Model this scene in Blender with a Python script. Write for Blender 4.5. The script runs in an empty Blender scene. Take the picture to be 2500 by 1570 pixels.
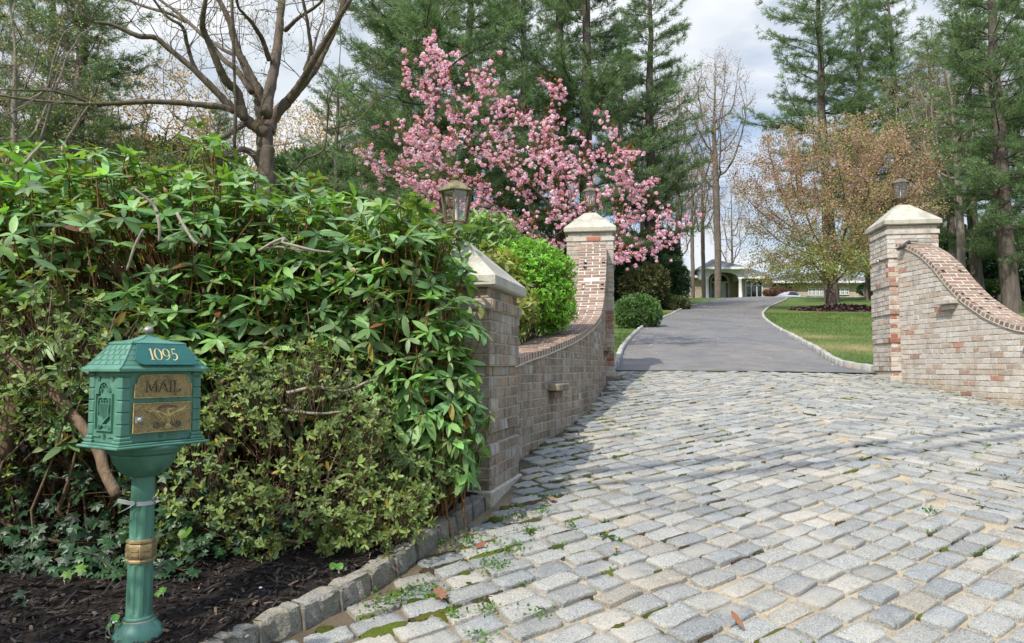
import bpy, math, random
import numpy as np
from mathutils import Vector
SC = bpy.context.scene
COL = SC.collection
RNG = np.random.default_rng(11)
random.seed(7)
F, CU, CV = 1700.0, 1250.0, 785.0
PITCH = math.atan(112.0 / F)
EYE = 1.34
SP, CP = math.sin(PITCH), math.cos(PITCH)

# ------------------------------------------------------------------ surveying helpers
def ray(u, v):
    b = CV - v
    dx, dy, dz = u - CU, F * CP - b * SP, F * SP + b * CP
    return dx / dy, dz / dy
def at(u, v, y):
    a, b = ray(u, v)
    return np.array([a * y, y, EYE + b * y])
def px(x, y):
    return CU + x / y * F * CP        # rough column of a world point

def sstep(a, b, t):
    t = np.clip((t - a) / (b - a), 0, 1)
    return t * t * (3 - 2 * t)

# the retaining wall on the left, as seen in plan (its drive side)
WALL_L = np.array([(-.02, 5.1), (.08, 5.5), (.286, 6.07), (.609, 6.9), (.877, 7.85), (1.14, 8.9), (1.32, 9.8), (1.40, 10.33)])
WALL_R = np.array([(5.655, 10.2), (5.71, 9.62), (5.75, 9.12), (5.79, 8.63), (5.84, 8.22), (5.88, 8.0), (6.0, 7.55), (6.18, 7.0), (6.5, 6.3)])

def wall_x(y):
    return np.interp(y, WALL_L[:, 1], WALL_L[:, 0])

def G(x, y):
    x = np.asarray(x, float); y = np.asarray(y, float)
    z = np.where(y < -3, -.348 + (y + 3) * .01, np.where(y < 84, .116 * y, np.where(y < 115, 9.744 + .1 * (y - 84), 12.844 + .012 * (y - 115))))
    z = z - .024 * np.clip(x - 4, 0, 5) * (1 - sstep(9.5, 13, y))
    # soil held up by the left wall
    w = wall_x(y) - .34
    bank = sstep(0, .12, w - x) * sstep(5.2, 6.0, y) * (1 - sstep(9.6, 11.5, y))
    z = z + .62 * bank
    # gentle ground swell far from the drive
    z = z + .25 * np.sin(x * .11 + 1.0) * np.sin(y * .07) * sstep(18, 40, y) * sstep(10, 30, np.abs(x - 10))
    return z
def gnd(u, v):
    a, b = ray(u, v)
    lo, hi = .5, 200.0
    ys = np.linspace(lo, hi, 8000)
    d = EYE + b * ys - (.116 * ys)
    k = np.argmax(d < 0) if (d < 0).any() else len(ys) - 1
    y = ys[k]
    if k > 0:
        y = ys[k - 1] + (ys[k] - ys[k - 1]) * d[k - 1] / (d[k - 1] - d[k] + 1e-9)
    return np.array([a * y, y])
def gpt(u, v, dz=0):
    p = gnd(u, v)
    return np.array([p[0], p[1], float(G(p[0], p[1])) + dz])

# ------------------------------------------------------------------ mesh building
class MB:
    def __init__(s):
        s.V, s.F, s.C, s.n = [], [], [], 0
    def add(s, V, Fc, col=(.5, .5, .5), mi=0, smooth=False):
        V = np.asarray(V, float).reshape(-1, 3)
        n = len(V)
        c = np.asarray(col, float)
        if c.ndim == 1: c = np.broadcast_to(c, (n, 3))
        s.V.append(V); s.C.append(c)
        if isinstance(Fc, np.ndarray):
            s.F.append((Fc + s.n, mi, smooth))
        else:
            g = {}
            for f in Fc: g.setdefault(len(f), []).append(f)
            for k, fs in g.items(): s.F.append((np.array(fs, int) + s.n, mi, smooth))
        s.n += n
        return s
    def build(s, name, mats, parent=None):
        me = bpy.data.meshes.new(name)
        V = np.concatenate(s.V) if s.V else np.zeros((0, 3)); C = np.concatenate(s.C) if s.C else np.zeros((0, 3))
        me.vertices.add(len(V)); me.vertices.foreach_set('co', V.astype(np.float32).ravel())
        loops = np.concatenate([f.ravel() for f, _, _ in s.F]).astype(np.int32)
        tot = np.concatenate([np.full(len(f), f.shape[1]) for f, _, _ in s.F]).astype(np.int32)
        mi = np.concatenate([np.full(len(f), m) for f, m, _ in s.F]).astype(np.int32)
        sm = np.concatenate([np.full(len(f), b) for f, _, b in s.F]).astype(bool)
        me.loops.add(len(loops)); me.loops.foreach_set('vertex_index', loops)
        me.polygons.add(len(tot))
        st = np.concatenate([[0], np.cumsum(tot)[:-1]]).astype(np.int32)
        me.polygons.foreach_set('loop_start', st)
        try: me.polygons.foreach_set('loop_total', tot)
        except Exception: pass
        me.polygons.foreach_set('material_index', mi)
        me.polygons.foreach_set('use_smooth', sm)
        at_ = me.color_attributes.new('Col', 'FLOAT_COLOR', 'POINT')
        at_.data.foreach_set('color', np.concatenate([C, np.ones((len(C), 1))], 1).astype(np.float32).ravel())
        for m in (mats if isinstance(mats, (list, tuple)) else [mats]): me.materials.append(m)
        me.update(calc_edges=True)
        o = bpy.data.objects.new(name, me); COL.objects.link(o)
        if parent is not None: o.parent = parent
        return o

def tag(o, label, cat, group=None):
    o['label'] = label; o['category'] = cat
    if group: o['group'] = group
    return o
def structure(o): o['kind'] = 'structure'; return o
def stuff(o, label=None, cat=None):
    o['kind'] = 'stuff'
    if label: o['label'] = label; o['category'] = cat
    return o
def thing(name, label, cat, loc=(0, 0, 0), rz=0, group=None):
    o = bpy.data.objects.new(name, None); COL.objects.link(o)
    o.empty_display_size = .1
    o.location = loc; o.rotation_euler = (0, 0, rz)
    return tag(o, label, cat, group)
def dup(root, loc, rz=0, sc=1.0, label=None, group=None):
    r = root.copy(); COL.objects.link(r)
    r.location = loc; r.rotation_euler = (0, 0, rz); r.scale = (sc, sc, sc) if not isinstance(sc, tuple) else sc
    if label: r['label'] = label
    if group: r['group'] = group
    for ch in list(root.children):
        c = ch.copy(); COL.objects.link(c); c.parent = r
        for g in ch.children:
            d = g.copy(); COL.objects.link(d); d.parent = c
    return r

BOXF = np.array([(0, 3, 2, 1), (4, 5, 6, 7), (0, 1, 5, 4), (1, 2, 6, 5), (2, 3, 7, 6), (3, 0, 4, 7)])
def box(mb, c, s, rz=0, col=(.5, .5, .5), mi=0, M=None):
    x, y, z = np.array(s) / 2
    V = np.array([(-x, -y, -z), (x, -y, -z), (x, y, -z), (-x, y, -z), (-x, -y, z), (x, -y, z), (x, y, z), (-x, y, z)])
    if M is not None: V = V @ np.asarray(M).T
    elif rz:
        ca, sa = math.cos(rz), math.sin(rz)
        V = V @ np.array([(ca, -sa, 0), (sa, ca, 0), (0, 0, 1)]).T
    mb.add(V + np.array(c), BOXF, col, mi)
def cbox(mb, c, s, b=.006, col=(.5, .5, .5), mi=0, M=None, smooth=False):
    """box with chamfered edges: 24 points"""
    h = np.array(s, float) / 2; V = []; idx = {}
    b = min(b, h.min() * .8)
    for sx in (-1, 1):
        for sy in (-1, 1):
            for sz in (-1, 1):
                for ax in range(3):
                    p = np.array([sx, sy, sz]) * (h - b); p[ax] = (sx, sy, sz)[ax] * h[ax]
                    idx[sx, sy, sz, ax] = len(V); V.append(p)
    Fc = []
    for ax in range(3):
        a, bb = [i for i in range(3) if i != ax]
        for s_ in (-1, 1):
            q = []
            for (i, j) in ((-1, -1), (1, -1), (1, 1), (-1, 1)):
                k = [0, 0, 0]; k[ax] = s_; k[a] = i; k[bb] = j
                q.append(idx[k[0], k[1], k[2], ax])
            if (s_ == 1) == (ax == 1): q = q[::-1]
            Fc.append(q)
    for ax in range(3):        # edges parallel to ax
        a, bb = [i for i in range(3) if i != ax]
        for i in (-1, 1):
            for j in (-1, 1):
                q = []
                for (e, t) in ((-1, a), (-1, bb), (1, bb), (1, a)):
                    k = [0, 0, 0]; k[ax] = e; k[a] = i; k[bb] = j
                    q.append(idx[k[0], k[1], k[2], t])
                Fc.append(q if (i * j > 0) != (ax == 1) else q[::-1])
    for sx in (-1, 1):
        for sy in (-1, 1):
            for sz in (-1, 1):
                t = [idx[sx, sy, sz, 0], idx[sx, sy, sz, 1], idx[sx, sy, sz, 2]]
                Fc.append(t if sx * sy * sz > 0 else t[::-1])
    V = np.array(V)
    if M is not None: V = V @ np.asarray(M).T
    mb.add(V + np.array(c), Fc, col, mi, smooth)
def rotz(a):
    c, s = math.cos(a), math.sin(a)
    return np.array([(c, -s, 0), (s, c, 0), (0, 0, 1)])
def lathe(mb, prof, k=16, c=(0, 0, 0), col=(.5, .5, .5), mi=0, smooth=True, a0=0, caps=True, flute=None):
    prof = np.array(prof, float); n = len(prof)
    a = a0 + np.arange(k) * 2 * math.pi / k
    R = np.ones(k) if flute is None else flute
    V = np.stack([np.outer(prof[:, 0], np.cos(a) * R), np.outer(prof[:, 0], np.sin(a) * R), np.outer(prof[:, 1], np.ones(k))], 2).reshape(-1, 3)
    i = np.arange(n - 1)[:, None] * k; j = np.arange(k)[None]; j2 = (j + 1) % k
    Fq = np.stack([i + j, i + j2, i + k + j2, i + k + j], 2).reshape(-1, 4)
    Fc = [list(q) for q in Fq]
    if caps:
        if prof[0, 0] > 1e-4: Fc.append(list(range(k))[::-1])
        if prof[-1, 0] > 1e-4: Fc.append([(n - 1) * k + q for q in range(k)])
    mb.add(V + np.array(c), Fc, col, mi, smooth)
def tube(mb, P, R, k=6, col=(.5, .5, .5), mi=0, smooth=True, bump=0):
    P = np.asarray(P, float); n = len(P); R = np.broadcast_to(np.asarray(R, float), (n,))
    T = np.gradient(P, axis=0); T /= np.linalg.norm(T, axis=1)[:, None] + 1e-9
    ref = np.array([.31, .17, .93]) if abs(T[0] @ np.array([.31, .17, .93])) < .9 else np.array([.95, .2, .1])
    A = np.zeros((n, 3)); a = np.cross(T[0], ref); a /= np.linalg.norm(a)
    for i in range(n):
        a = a - T[i] * (a @ T[i]); a /= np.linalg.norm(a) + 1e-9; A[i] = a
    B = np.cross(T, A)
    t = np.arange(k) * 2 * math.pi / k
    rr = R[:, None] * (1 + (RNG.normal(0, bump, (n, k)) if bump else 0))
    V = P[:, None] + rr[:, :, None] * (A[:, None] * np.cos(t)[None, :, None] + B[:, None] * np.sin(t)[None, :, None])
    i = np.arange(n - 1)[:, None] * k; j = np.arange(k)[None]; j2 = (j + 1) % k
    Fq = np.stack([i + j, i + j2, i + k + j2, i + k + j], 2).reshape(-1, 4)
    Fc = [list(q) for q in Fq] + [list(range(k))[::-1], [(n - 1) * k + q for q in range(k)]]
    c = col
    mb.add(V.reshape(-1, 3), Fc, c, mi, smooth)
def segs(mb, P0, P1, R0, R1, k=3, col=(.5, .5, .5), mi=0):
    """many tapered sticks at once"""
    P0, P1 = np.asarray(P0, float), np.asarray(P1, float); N = len(P0)
    if N == 0: return
    R0 = np.broadcast_to(np.asarray(R0, float), (N,)); R1 = np.broadcast_to(np.asarray(R1, float), (N,))
    T = P1 - P0; T = T / (np.linalg.norm(T, axis=1)[:, None] + 1e-9)
    ref = np.where(np.abs(T[:, 2:3]) < .9, np.array([[0, 0, 1.]]), np.array([[1., 0, 0]]))
    A = np.cross(T, ref); A /= np.linalg.norm(A, axis=1)[:, None] + 1e-9; B = np.cross(T, A)
    t = np.arange(k) * 2 * math.pi / k
    D = A[:, None] * np.cos(t)[None, :, None] + B[:, None] * np.sin(t)[None, :, None]
    V = np.concatenate([P0[:, None] + D * R0[:, None, None], P1[:, None] + D * R1[:, None, None]], 1).reshape(-1, 3)
    b = (np.arange(N) * 2 * k)[:, None, None]
    j = np.arange(k); j2 = (j + 1) % k
    q = np.stack([j, j2, k + j2, k + j], 1)[None]
    c = np.asarray(col, float)
    if c.ndim == 2: c = np.repeat(c, 2 * k, 0)
    mb.add(V, (b + q).reshape(-1, 4), c, mi, True)
def stamp(mb, TV, TF, M, P, col, mi=0, smooth=True):
    """copies of a template (TV, list of faces) under N matrices M and offsets P, each with its own colour"""
    N = len(P); n = len(TV)
    V = np.einsum('nij,kj->nki', M, TV) + P[:, None]
    g = {}
    for f in TF: g.setdefault(len(f), []).append(f)
    col = np.asarray(col, float)
    if col.ndim == 2 and col.shape[0] == N: c = np.repeat(col, n, 0)
    elif col.ndim == 3: c = col.reshape(-1, 3)
    else: c = col
    off = (np.arange(N) * n)[:, None, None]
    fl = [(off + np.array(fs)[None]).reshape(-1, k) for k, fs in g.items()]
    first = True
    base = mb.n
    mb.V.append(V.reshape(-1, 3)); mb.C.append(np.broadcast_to(c, (N * n, 3))); mb.n += N * n
    for f in fl: mb.F.append((f + base, mi, smooth))
def unit(a):
    a = np.asarray(a, float)
    return a / (np.linalg.norm(a, axis=-1, keepdims=True) + 1e-9)
def frames(axis, spin=None):
    """N rotation matrices whose z column is AXIS, spun by SPIN"""
    Z = unit(axis); N = len(Z)
    ref = np.where(np.abs(Z[:, 2:3]) < .95, np.array([[0, 0, 1.]]), np.array([[1., 0, 0]]))
    X = unit(np.cross(ref, Z)); Y = np.cross(Z, X)
    s = RNG.uniform(0, 2 * math.pi, N) if spin is None else spin
    c, d = np.cos(s)[:, None], np.sin(s)[:, None]
    return np.stack([X * c + Y * d, -X * d + Y * c, Z], 2)
def rndcol(base, n, sv=.15, hv=.06):
    b = np.array(base)[None] * np.exp(RNG.normal(0, sv, (n, 1)))
    return np.clip(b * np.exp(RNG.normal(0, hv, (n, 3))), 0, 1)
def catmull(P, n):
    P = np.asarray(P, float); m = len(P)
    Q = np.concatenate([[2 * P[0] - P[1]], P, [2 * P[-1] - P[-2]]])
    t = np.linspace(0, m - 1 - 1e-6, n); i = t.astype(int); f = (t - i)[:, None]
    p0, p1, p2, p3 = Q[i], Q[i + 1], Q[i + 2], Q[i + 3]
    return .5 * (2 * p1 + (p2 - p0) * f + (2 * p0 - 5 * p1 + 4 * p2 - p3) * f ** 2 + (3 * p1 - p0 - 3 * p2 + p3) * f ** 3)
def arc_param(P):
    d = np.linalg.norm(np.diff(P, axis=0), axis=1)
    return np.concatenate([[0], np.cumsum(d)])
def prism(mb, poly, h0, h1, M=None, o=(0, 0, 0), col=(.5, .5, .5), mi=0, inset=0):
    """flat outline POLY (2-D, anticlockwise) raised from H0 to H1 along local z; INSET bevels the raised face"""
    poly = np.asarray(poly, float); n = len(poly)
    ctr = poly.mean(0)
    top = poly if not inset else poly + (ctr - poly) / (np.linalg.norm(ctr - poly, axis=1)[:, None] + 1e-9) * inset
    V = np.concatenate([np.c_[poly, np.full(n, h0)], np.c_[top, np.full(n, h1)]])
    if M is not None: V = V @ np.asarray(M).T
    Fc = [[i, (i + 1) % n, n + (i + 1) % n, n + i] for i in range(n)] + [list(range(n, 2 * n))]
    mb.add(V + np.array(o), Fc, col, mi)
def ribbon(mb, P, W, h0, h1, M=None, o=(0, 0, 0), col=(.5, .5, .5), mi=0, bev=.3):
    """raised stroke along a 2-D path with widths W: used for lettering and cast ornament"""
    P = np.asarray(P, float); n = len(P); W = np.broadcast_to(np.asarray(W, float), (n,))
    T = unit(np.gradient(P, axis=0)); N = np.c_[-T[:, 1], T[:, 0]]
    a, b = P + N * W[:, None] / 2, P - N * W[:, None] / 2
    a2, b2 = P + N * W[:, None] / 2 * (1 - bev), P - N * W[:, None] / 2 * (1 - bev)
    V = np.concatenate([np.c_[a, np.full(n, h0)], np.c_[a2, np.full(n, h1)], np.c_[b2, np.full(n, h1)], np.c_[b, np.full(n, h0)]])
    if M is not None: V = V @ np.asarray(M).T
    Fc = []
    for i in range(n - 1):
        for r in range(3): Fc.append([r * n + i, (r + 1) * n + i, (r + 1) * n + i + 1, r * n + i + 1][::-1])
    Fc += [[0, n, 2 * n, 3 * n], [n - 1, 2 * n - 1, 3 * n - 1, 4 * n - 1][::-1]]
    mb.add(V + np.array(o), Fc, col, mi)

# ------------------------------------------------------------------ materials
class NM:
    def __init__(s, name):
        s.m = bpy.data.materials.new(name); s.m.use_nodes = True
        s.nt = s.m.node_tree; s.b = s.nt.nodes['Principled BSDF']; s.out = s.nt.nodes['Material Output']
    def n(s, t, **kw):
        x = s.nt.nodes.new(t)
        for k, v in kw.items(): setattr(x, k, v)
        return x
    def l(s, a, b): s.nt.links.new(a, b)
    def obj(s):
        if not hasattr(s, '_o'): s._o = s.n('ShaderNodeTexCoord')
        return s._o.outputs['Object']
    def scaled(s, sc):
        mp = s.n('ShaderNodeMapping'); mp.inputs['Scale'].default_value = sc; s.l(s.obj(), mp.inputs['Vector']); return mp.outputs[0]
    def noise(s, scale, detail=4, rough=.55, vec=None, dist=0):
        x = s.n('ShaderNodeTexNoise'); x.inputs['Scale'].default_value = scale; x.inputs['Detail'].default_value = detail
        x.inputs['Roughness'].default_value = rough; x.inputs['Distortion'].default_value = dist
        s.l(vec if vec is not None else s.obj(), x.inputs['Vector']); return x.outputs[0]
    def voro(s, scale, vec=None, out='Distance', feat='F1'):
        x = s.n('ShaderNodeTexVoronoi', feature=feat); x.inputs['Scale'].default_value = scale
        s.l(vec if vec is not None else s.obj(), x.inputs['Vector']); return x.outputs[out]
    def ramp(s, fac, stops, interp='LINEAR'):
        x = s.n('ShaderNodeValToRGB'); s.l(fac, x.inputs[0]); r = x.color_ramp; r.interpolation = interp
        while len(r.elements) < len(stops): r.elements.new(.5)
        for e, (p, c) in zip(r.elements, stops):
            e.position = p; e.color = (*c, 1) if not np.isscalar(c) else (c, c, c, 1)
        return x.outputs[0]
    def mix(s, fac, a, b, mode='MIX'):
        x = s.n('ShaderNodeMix', data_type='RGBA', blend_type=mode)
        for v, i in ((fac, 0), (a, 6), (b, 7)):
            if hasattr(v, 'is_linked'): s.l(v, x.inputs[i])
            else: x.inputs[i].default_value = v if i == 0 else (*v, 1)
        return x.outputs[2]
    def math(s, op, a, b=0.0, clamp=False):
        x = s.n('ShaderNodeMath', operation=op, use_clamp=clamp)
        for v, i in ((a, 0), (b, 1)):
            if hasattr(v, 'is_linked'): s.l(v, x.inputs[i])
            else: x.inputs[i].default_value = v
        return x.outputs[0]
    def attr(s, a='Col'):
        x = s.n('ShaderNodeAttribute', attribute_name=a); return x.outputs['Color']
    def bump(s, h, strength=.5, dist=.01, prev=None):
        x = s.n('ShaderNodeBump'); x.inputs['Strength'].default_value = strength; x.inputs['Distance'].default_value = dist
        s.l(h, x.inputs['Height'])
        if prev is not None: s.l(prev, x.inputs['Normal'])
        return x.outputs[0]
    def fin(s, col=None, rough=.6, normal=None, metal=0, spec=.5):
        b = s.b
        if col is not None:
            if hasattr(col, 'is_linked'): s.l(col, b.inputs['Base Color'])
            else: b.inputs['Base Color'].default_value = (*col, 1)
        if hasattr(rough, 'is_linked'): s.l(rough, b.inputs['Roughness'])
        else: b.inputs['Roughness'].default_value = rough
        b.inputs['Metallic'].default_value = metal
        b.inputs['Specular IOR Level'].default_value = spec
        if normal is not None: s.l(normal, b.inputs['Normal'])
        return s.m

def leaf_mat(name, rough=.4, spec=.5, trans=.3, tint=(1.25, 1.3, .5), nscale=9, var=.35):
    m = NM(name)
    c = m.attr()
    n = m.noise(nscale, 3)
    f = m.ramp(n, [(.3, 1 - var), (.7, 1 + var * .6)])
    c = m.mix(1.0, c, f, 'MULTIPLY')
    m.fin(c, rough, spec=spec)
    if trans:
        t = m.n('ShaderNodeBsdfTranslucent'); tc = m.mix(1.0, c, tint, 'MULTIPLY'); m.l(tc, t.inputs[0])
        x = m.n('ShaderNodeMixShader'); x.inputs[0].default_value = trans
        m.l(m.b.outputs[0], x.inputs[1]); m.l(t.outputs[0], x.inputs[2]); m.l(x.outputs[0], m.out.inputs[0])
    return m.m
def bark_mat(name, c0, c1, scale=14, moss=None, rough=.85, strength=.6, stretch=.22):
    m = NM(name)
    v = m.scaled((1, 1, stretch))
    n = m.noise(scale, 6, .65, v, .6)
    c = m.ramp(n, [(.3, c0), (.7, c1)])
    if moss:
        k = m.noise(3.0, 4, .6); c = m.mix(m.ramp(k, [(.5, 0), (.68, .85)]), c, moss)
    return m.fin(c, rough, m.bump(n, strength, .03), spec=.2)
def plain_mat(name, c, rough=.6, metal=0, nscale=20, var=.2, bump=.15, spec=.4):
    m = NM(name)
    n = m.noise(nscale, 5, .6)
    f = m.ramp(n, [(.25, 1 - var), (.75, 1 + var)])
    cc = m.mix(1.0, c, f, 'MULTIPLY')
    return m.fin(cc, rough, m.bump(n, bump, .01), metal, spec)
def attr_mat(name, rough=.6, nscale=25, var=.25, bump=.2, spec=.4):
    m = NM(name)
    n = m.noise(nscale, 5, .6)
    cc = m.mix(1.0, m.attr(), m.ramp(n, [(.25, 1 - var), (.75, 1 + var)]), 'MULTIPLY')
    return m.fin(cc, rough, m.bump(n, bump, .01), 0, spec)
def glass_mat(name, tint=(.8, .85, .85), gloss=.12, rough=.03):
    m = NM(name)
    t = m.n('ShaderNodeBsdfTransparent'); t.inputs[0].default_value = (*tint, 1)
    g = m.n('ShaderNodeBsdfGlossy'); g.inputs['Roughness'].default_value = rough
    x = m.n('ShaderNodeMixShader'); x.inputs[0].default_value = gloss
    m.l(t.outputs[0], x.inputs[1]); m.l(g.outputs[0], x.inputs[2]); m.l(x.outputs[0], m.out.inputs[0])
    return m.m

# ------------------------------------------------------------------ camera, sky and sun
cam = bpy.data.cameras.new('camera'); co = bpy.data.objects.new('camera', cam); COL.objects.link(co)
co.location = (0, 0, EYE); co.rotation_euler = (math.pi / 2 + PITCH, 0, 0)
cam.sensor_width = 36; cam.sensor_fit = 'HORIZONTAL'; cam.lens = 36 * F / 2500
cam.clip_start = .05; cam.clip_end = 3000
SC.camera = co
SUN_EL, SUN_AZ = math.radians(47), math.radians(33)
sd = Vector((math.sin(SUN_AZ) * math.cos(SUN_EL), math.cos(SUN_AZ) * math.cos(SUN_EL), -math.sin(SUN_EL)))
sl = bpy.data.lights.new('sun', 'SUN'); so = bpy.data.objects.new('sun', sl); COL.objects.link(so)
sl.energy = 3.2; sl.angle = math.radians(.6); sl.color = (1, .94, .85)
so.rotation_euler = sd.to_track_quat('-Z', 'Y').to_euler(); so.location = (-10, -20, 30)
W = bpy.data.worlds.new('World'); SC.world = W; W.use_nodes = True
wn = W.node_tree; bg = wn.nodes['Background']
sky = wn.nodes.new('ShaderNodeTexSky'); sky.sky_type = 'NISHITA'; sky.sun_disc = False
sky.sun_elevation = SUN_EL; sky.sun_rotation = SUN_AZ + math.pi; sky.air_density = 1.0; sky.dust_density = 1.0; sky.ozone_density = 1.5
def wnode(t, **k):
    x = wn.nodes.new(t)
    for a, b in k.items(): setattr(x, a, b)
    return x
tc = wnode('ShaderNodeTexCoord'); sep = wnode('ShaderNodeSeparateXYZ'); wn.links.new(tc.outputs['Generated'], sep.inputs[0])
def wmath(op, a, b):
    x = wnode('ShaderNodeMath', operation=op)
    for v, i in ((a, 0), (b, 1)):
        if hasattr(v, 'is_linked'): wn.links.new(v, x.inputs[i])
        else: x.inputs[i].default_value = v
    return x.outputs[0]
zz = wmath('ADD', wmath('MAXIMUM', sep.outputs[2], 0.0), .22)
cmb = wnode('ShaderNodeCombineXYZ')
wn.links.new(wmath('DIVIDE', sep.outputs[0], zz), cmb.inputs[0]); wn.links.new(wmath('DIVIDE', sep.outputs[1], zz), cmb.inputs[1])
cmb.inputs[2].default_value = 3.7
nz = wnode('ShaderNodeTexNoise'); nz.inputs['Scale'].default_value = 1.15; nz.inputs['Detail'].default_value = 7; nz.inputs['Roughness'].default_value = .55; nz.inputs['Distortion'].default_value = .35
wn.links.new(cmb.outputs[0], nz.inputs['Vector'])
cr = wnode('ShaderNodeValToRGB'); cr.color_ramp.elements[0].position = .44; cr.color_ramp.elements[1].position = .575
cr.color_ramp.elements[0].color = (.10, .10, .10, 1)
wn.links.new(nz.outputs[0], cr.inputs[0])
nz2 = wnode('ShaderNodeTexNoise'); nz2.inputs['Scale'].default_value = 2.6; nz2.inputs['Detail'].default_value = 6
wn.links.new(cmb.outputs[0], nz2.inputs['Vector'])
cr2 = wnode('ShaderNodeValToRGB'); cr2.color_ramp.elements[0].position = .35; cr2.color_ramp.elements[1].position = .65
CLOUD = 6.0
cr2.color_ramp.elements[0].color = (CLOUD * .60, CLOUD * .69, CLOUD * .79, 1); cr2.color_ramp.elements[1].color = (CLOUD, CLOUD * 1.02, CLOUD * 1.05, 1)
wn.links.new(nz2.outputs[0], cr2.inputs[0])
mx = wnode('ShaderNodeMix', data_type='RGBA')
wn.links.new(cr.outputs[0], mx.inputs[0]); wn.links.new(sky.outputs[0], mx.inputs[6]); wn.links.new(cr2.outputs[0], mx.inputs[7])
lift = wnode('ShaderNodeMapRange'); lift.interpolation_type = 'SMOOTHSTEP'  # extra brightness added to the unseen sky overhead, lifting the shadows
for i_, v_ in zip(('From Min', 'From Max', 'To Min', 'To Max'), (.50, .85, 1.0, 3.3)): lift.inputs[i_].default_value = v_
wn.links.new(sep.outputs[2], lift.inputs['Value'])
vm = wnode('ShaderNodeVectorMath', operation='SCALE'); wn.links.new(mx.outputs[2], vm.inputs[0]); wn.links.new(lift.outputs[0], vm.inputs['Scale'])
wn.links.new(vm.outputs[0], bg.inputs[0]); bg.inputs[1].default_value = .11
SC.view_settings.view_transform = 'Standard'; SC.view_settings.look = 'None'
SC.view_settings.exposure = 0.66; SC.view_settings.gamma = 1.0
SC.cycles.max_bounces = 8; SC.cycles.diffuse_bounces = 3; SC.cycles.glossy_bounces = 3; SC.cycles.transmission_bounces = 4; SC.cycles.transparent_max_bounces = 12
SC.cycles.use_denoising = True
# ================================================================== the ground
def vnoise(x, y, seed=0):
    r = np.random.default_rng(seed); s = np.zeros_like(np.asarray(x, float))
    for k in range(9):
        a = r.uniform(0, 6.28); f = r.uniform(.25, 1.6) * (1 + k * .35); p = r.uniform(0, 6.28)
        s = s + np.sin((x * math.cos(a) + y * math.sin(a)) * f + p) / (1 + .25 * k)
    return s / 3.2
def dryness(x, y):
    n = vnoise(x, y, 3)
    spots = [(7.4, 15.3, 1.0, .8, .65), (8.9, 14.7, .9, .5, .6), (8.3, 18.5, .9, .6, .4), (17.5, 39.5, 6.0, 2.2, .8), (14, 40.5, 3, 1.5, .6), (7.2, 20.6, .9, .7, .7)]
    s = np.zeros_like(n)
    for (a, b, ra, rb, w) in spots: s = np.maximum(s, w * np.exp(-((x - a) / ra) ** 2 - ((y - b) / rb) ** 2))
    return np.clip(s * (1 + 1.1 * n) + .30 * np.clip(n - .25, 0, 1), 0, 1)
GREEN, TAN = np.array((.098, .148, .040)), np.array((.32, .25, .125))
def lawn_col(x, y):
    d = dryness(x, y)[:, None]
    n = vnoise(x * 2.1, y * 2.1, 8)[:, None]
    return (GREEN * (1 + .22 * n)) * (1 - d) + TAN * d

xs = np.concatenate([np.arange(-320, -20, 15), np.arange(-20, -2, .75), np.arange(-2, 3, .2), np.arange(3, 40, .75), np.arange(40, 340, 15)])
ys = np.concatenate([np.arange(-40, 0, 4), np.arange(0, 4.8, .6), np.arange(4.8, 12, .2), np.arange(12, 50, .75), np.arange(50, 130, 2.5), np.arange(130, 620, 25)])
X, Y = np.meshgrid(xs, ys); x, y = X.ravel(), Y.ravel()
z = G(x, y) - .10 * ((y < 11.0) & (x > -6) & (x < 8)) * (1 - ((x < wall_x(y) - .3) & (y > 5.1)))
nx = len(xs); i = (np.arange(len(ys) - 1)[:, None] * nx + np.arange(nx - 1)[None]).ravel()
mb = MB(); mb.add(np.c_[x, y, z], np.stack([i, i + 1, i + nx + 1, i + nx], 1), lawn_col(x, y), 0, True)
m = NM('grass_ground')
n1 = m.noise(26, 6, .7); n2 = m.noise(2.2, 5)
c = m.mix(1, m.attr(), m.ramp(n1, [(.25, .55), (.75, 1.35)]), 'MULTIPLY'); c = m.mix(1, c, m.ramp(n2, [(.3, .8), (.7, 1.15)]), 'MULTIPLY')
GRASS_GROUND = m.fin(c, .95, m.bump(n1, .9, .05), spec=.1)
lawn = structure(mb.build('lawn', GRASS_GROUND))

# ------------------------------------------------------------------ kerb line of the planting bed
KPIX = [(560, 1625), (640, 1580), (745, 1530), (836, 1484), (910, 1442), (970, 1403), (1023, 1364), (1072, 1325), (1118, 1297), (1157, 1265), (1186, 1243)]
KL = np.array([gnd(*p) for p in KPIX])
KL = np.concatenate([[KL[0] + (KL[0] - KL[2]) * 2.2, KL[0] + (KL[0] - KL[2]) * 1.1], KL])
def kerb_x(y): return np.interp(y, KL[:, 1], KL[:, 0])
def left_edge(y):
    return np.where(y < KL[-1, 1], kerb_x(y) + .02, np.where(y < 5.1, np.interp(y, [KL[-1, 1], 5.1], [KL[-1, 0] + .02, .06]), wall_x(y) + .0))
def right_edge(y): return np.interp(y, WALL_R[::-1, 1], WALL_R[::-1, 0])

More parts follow.
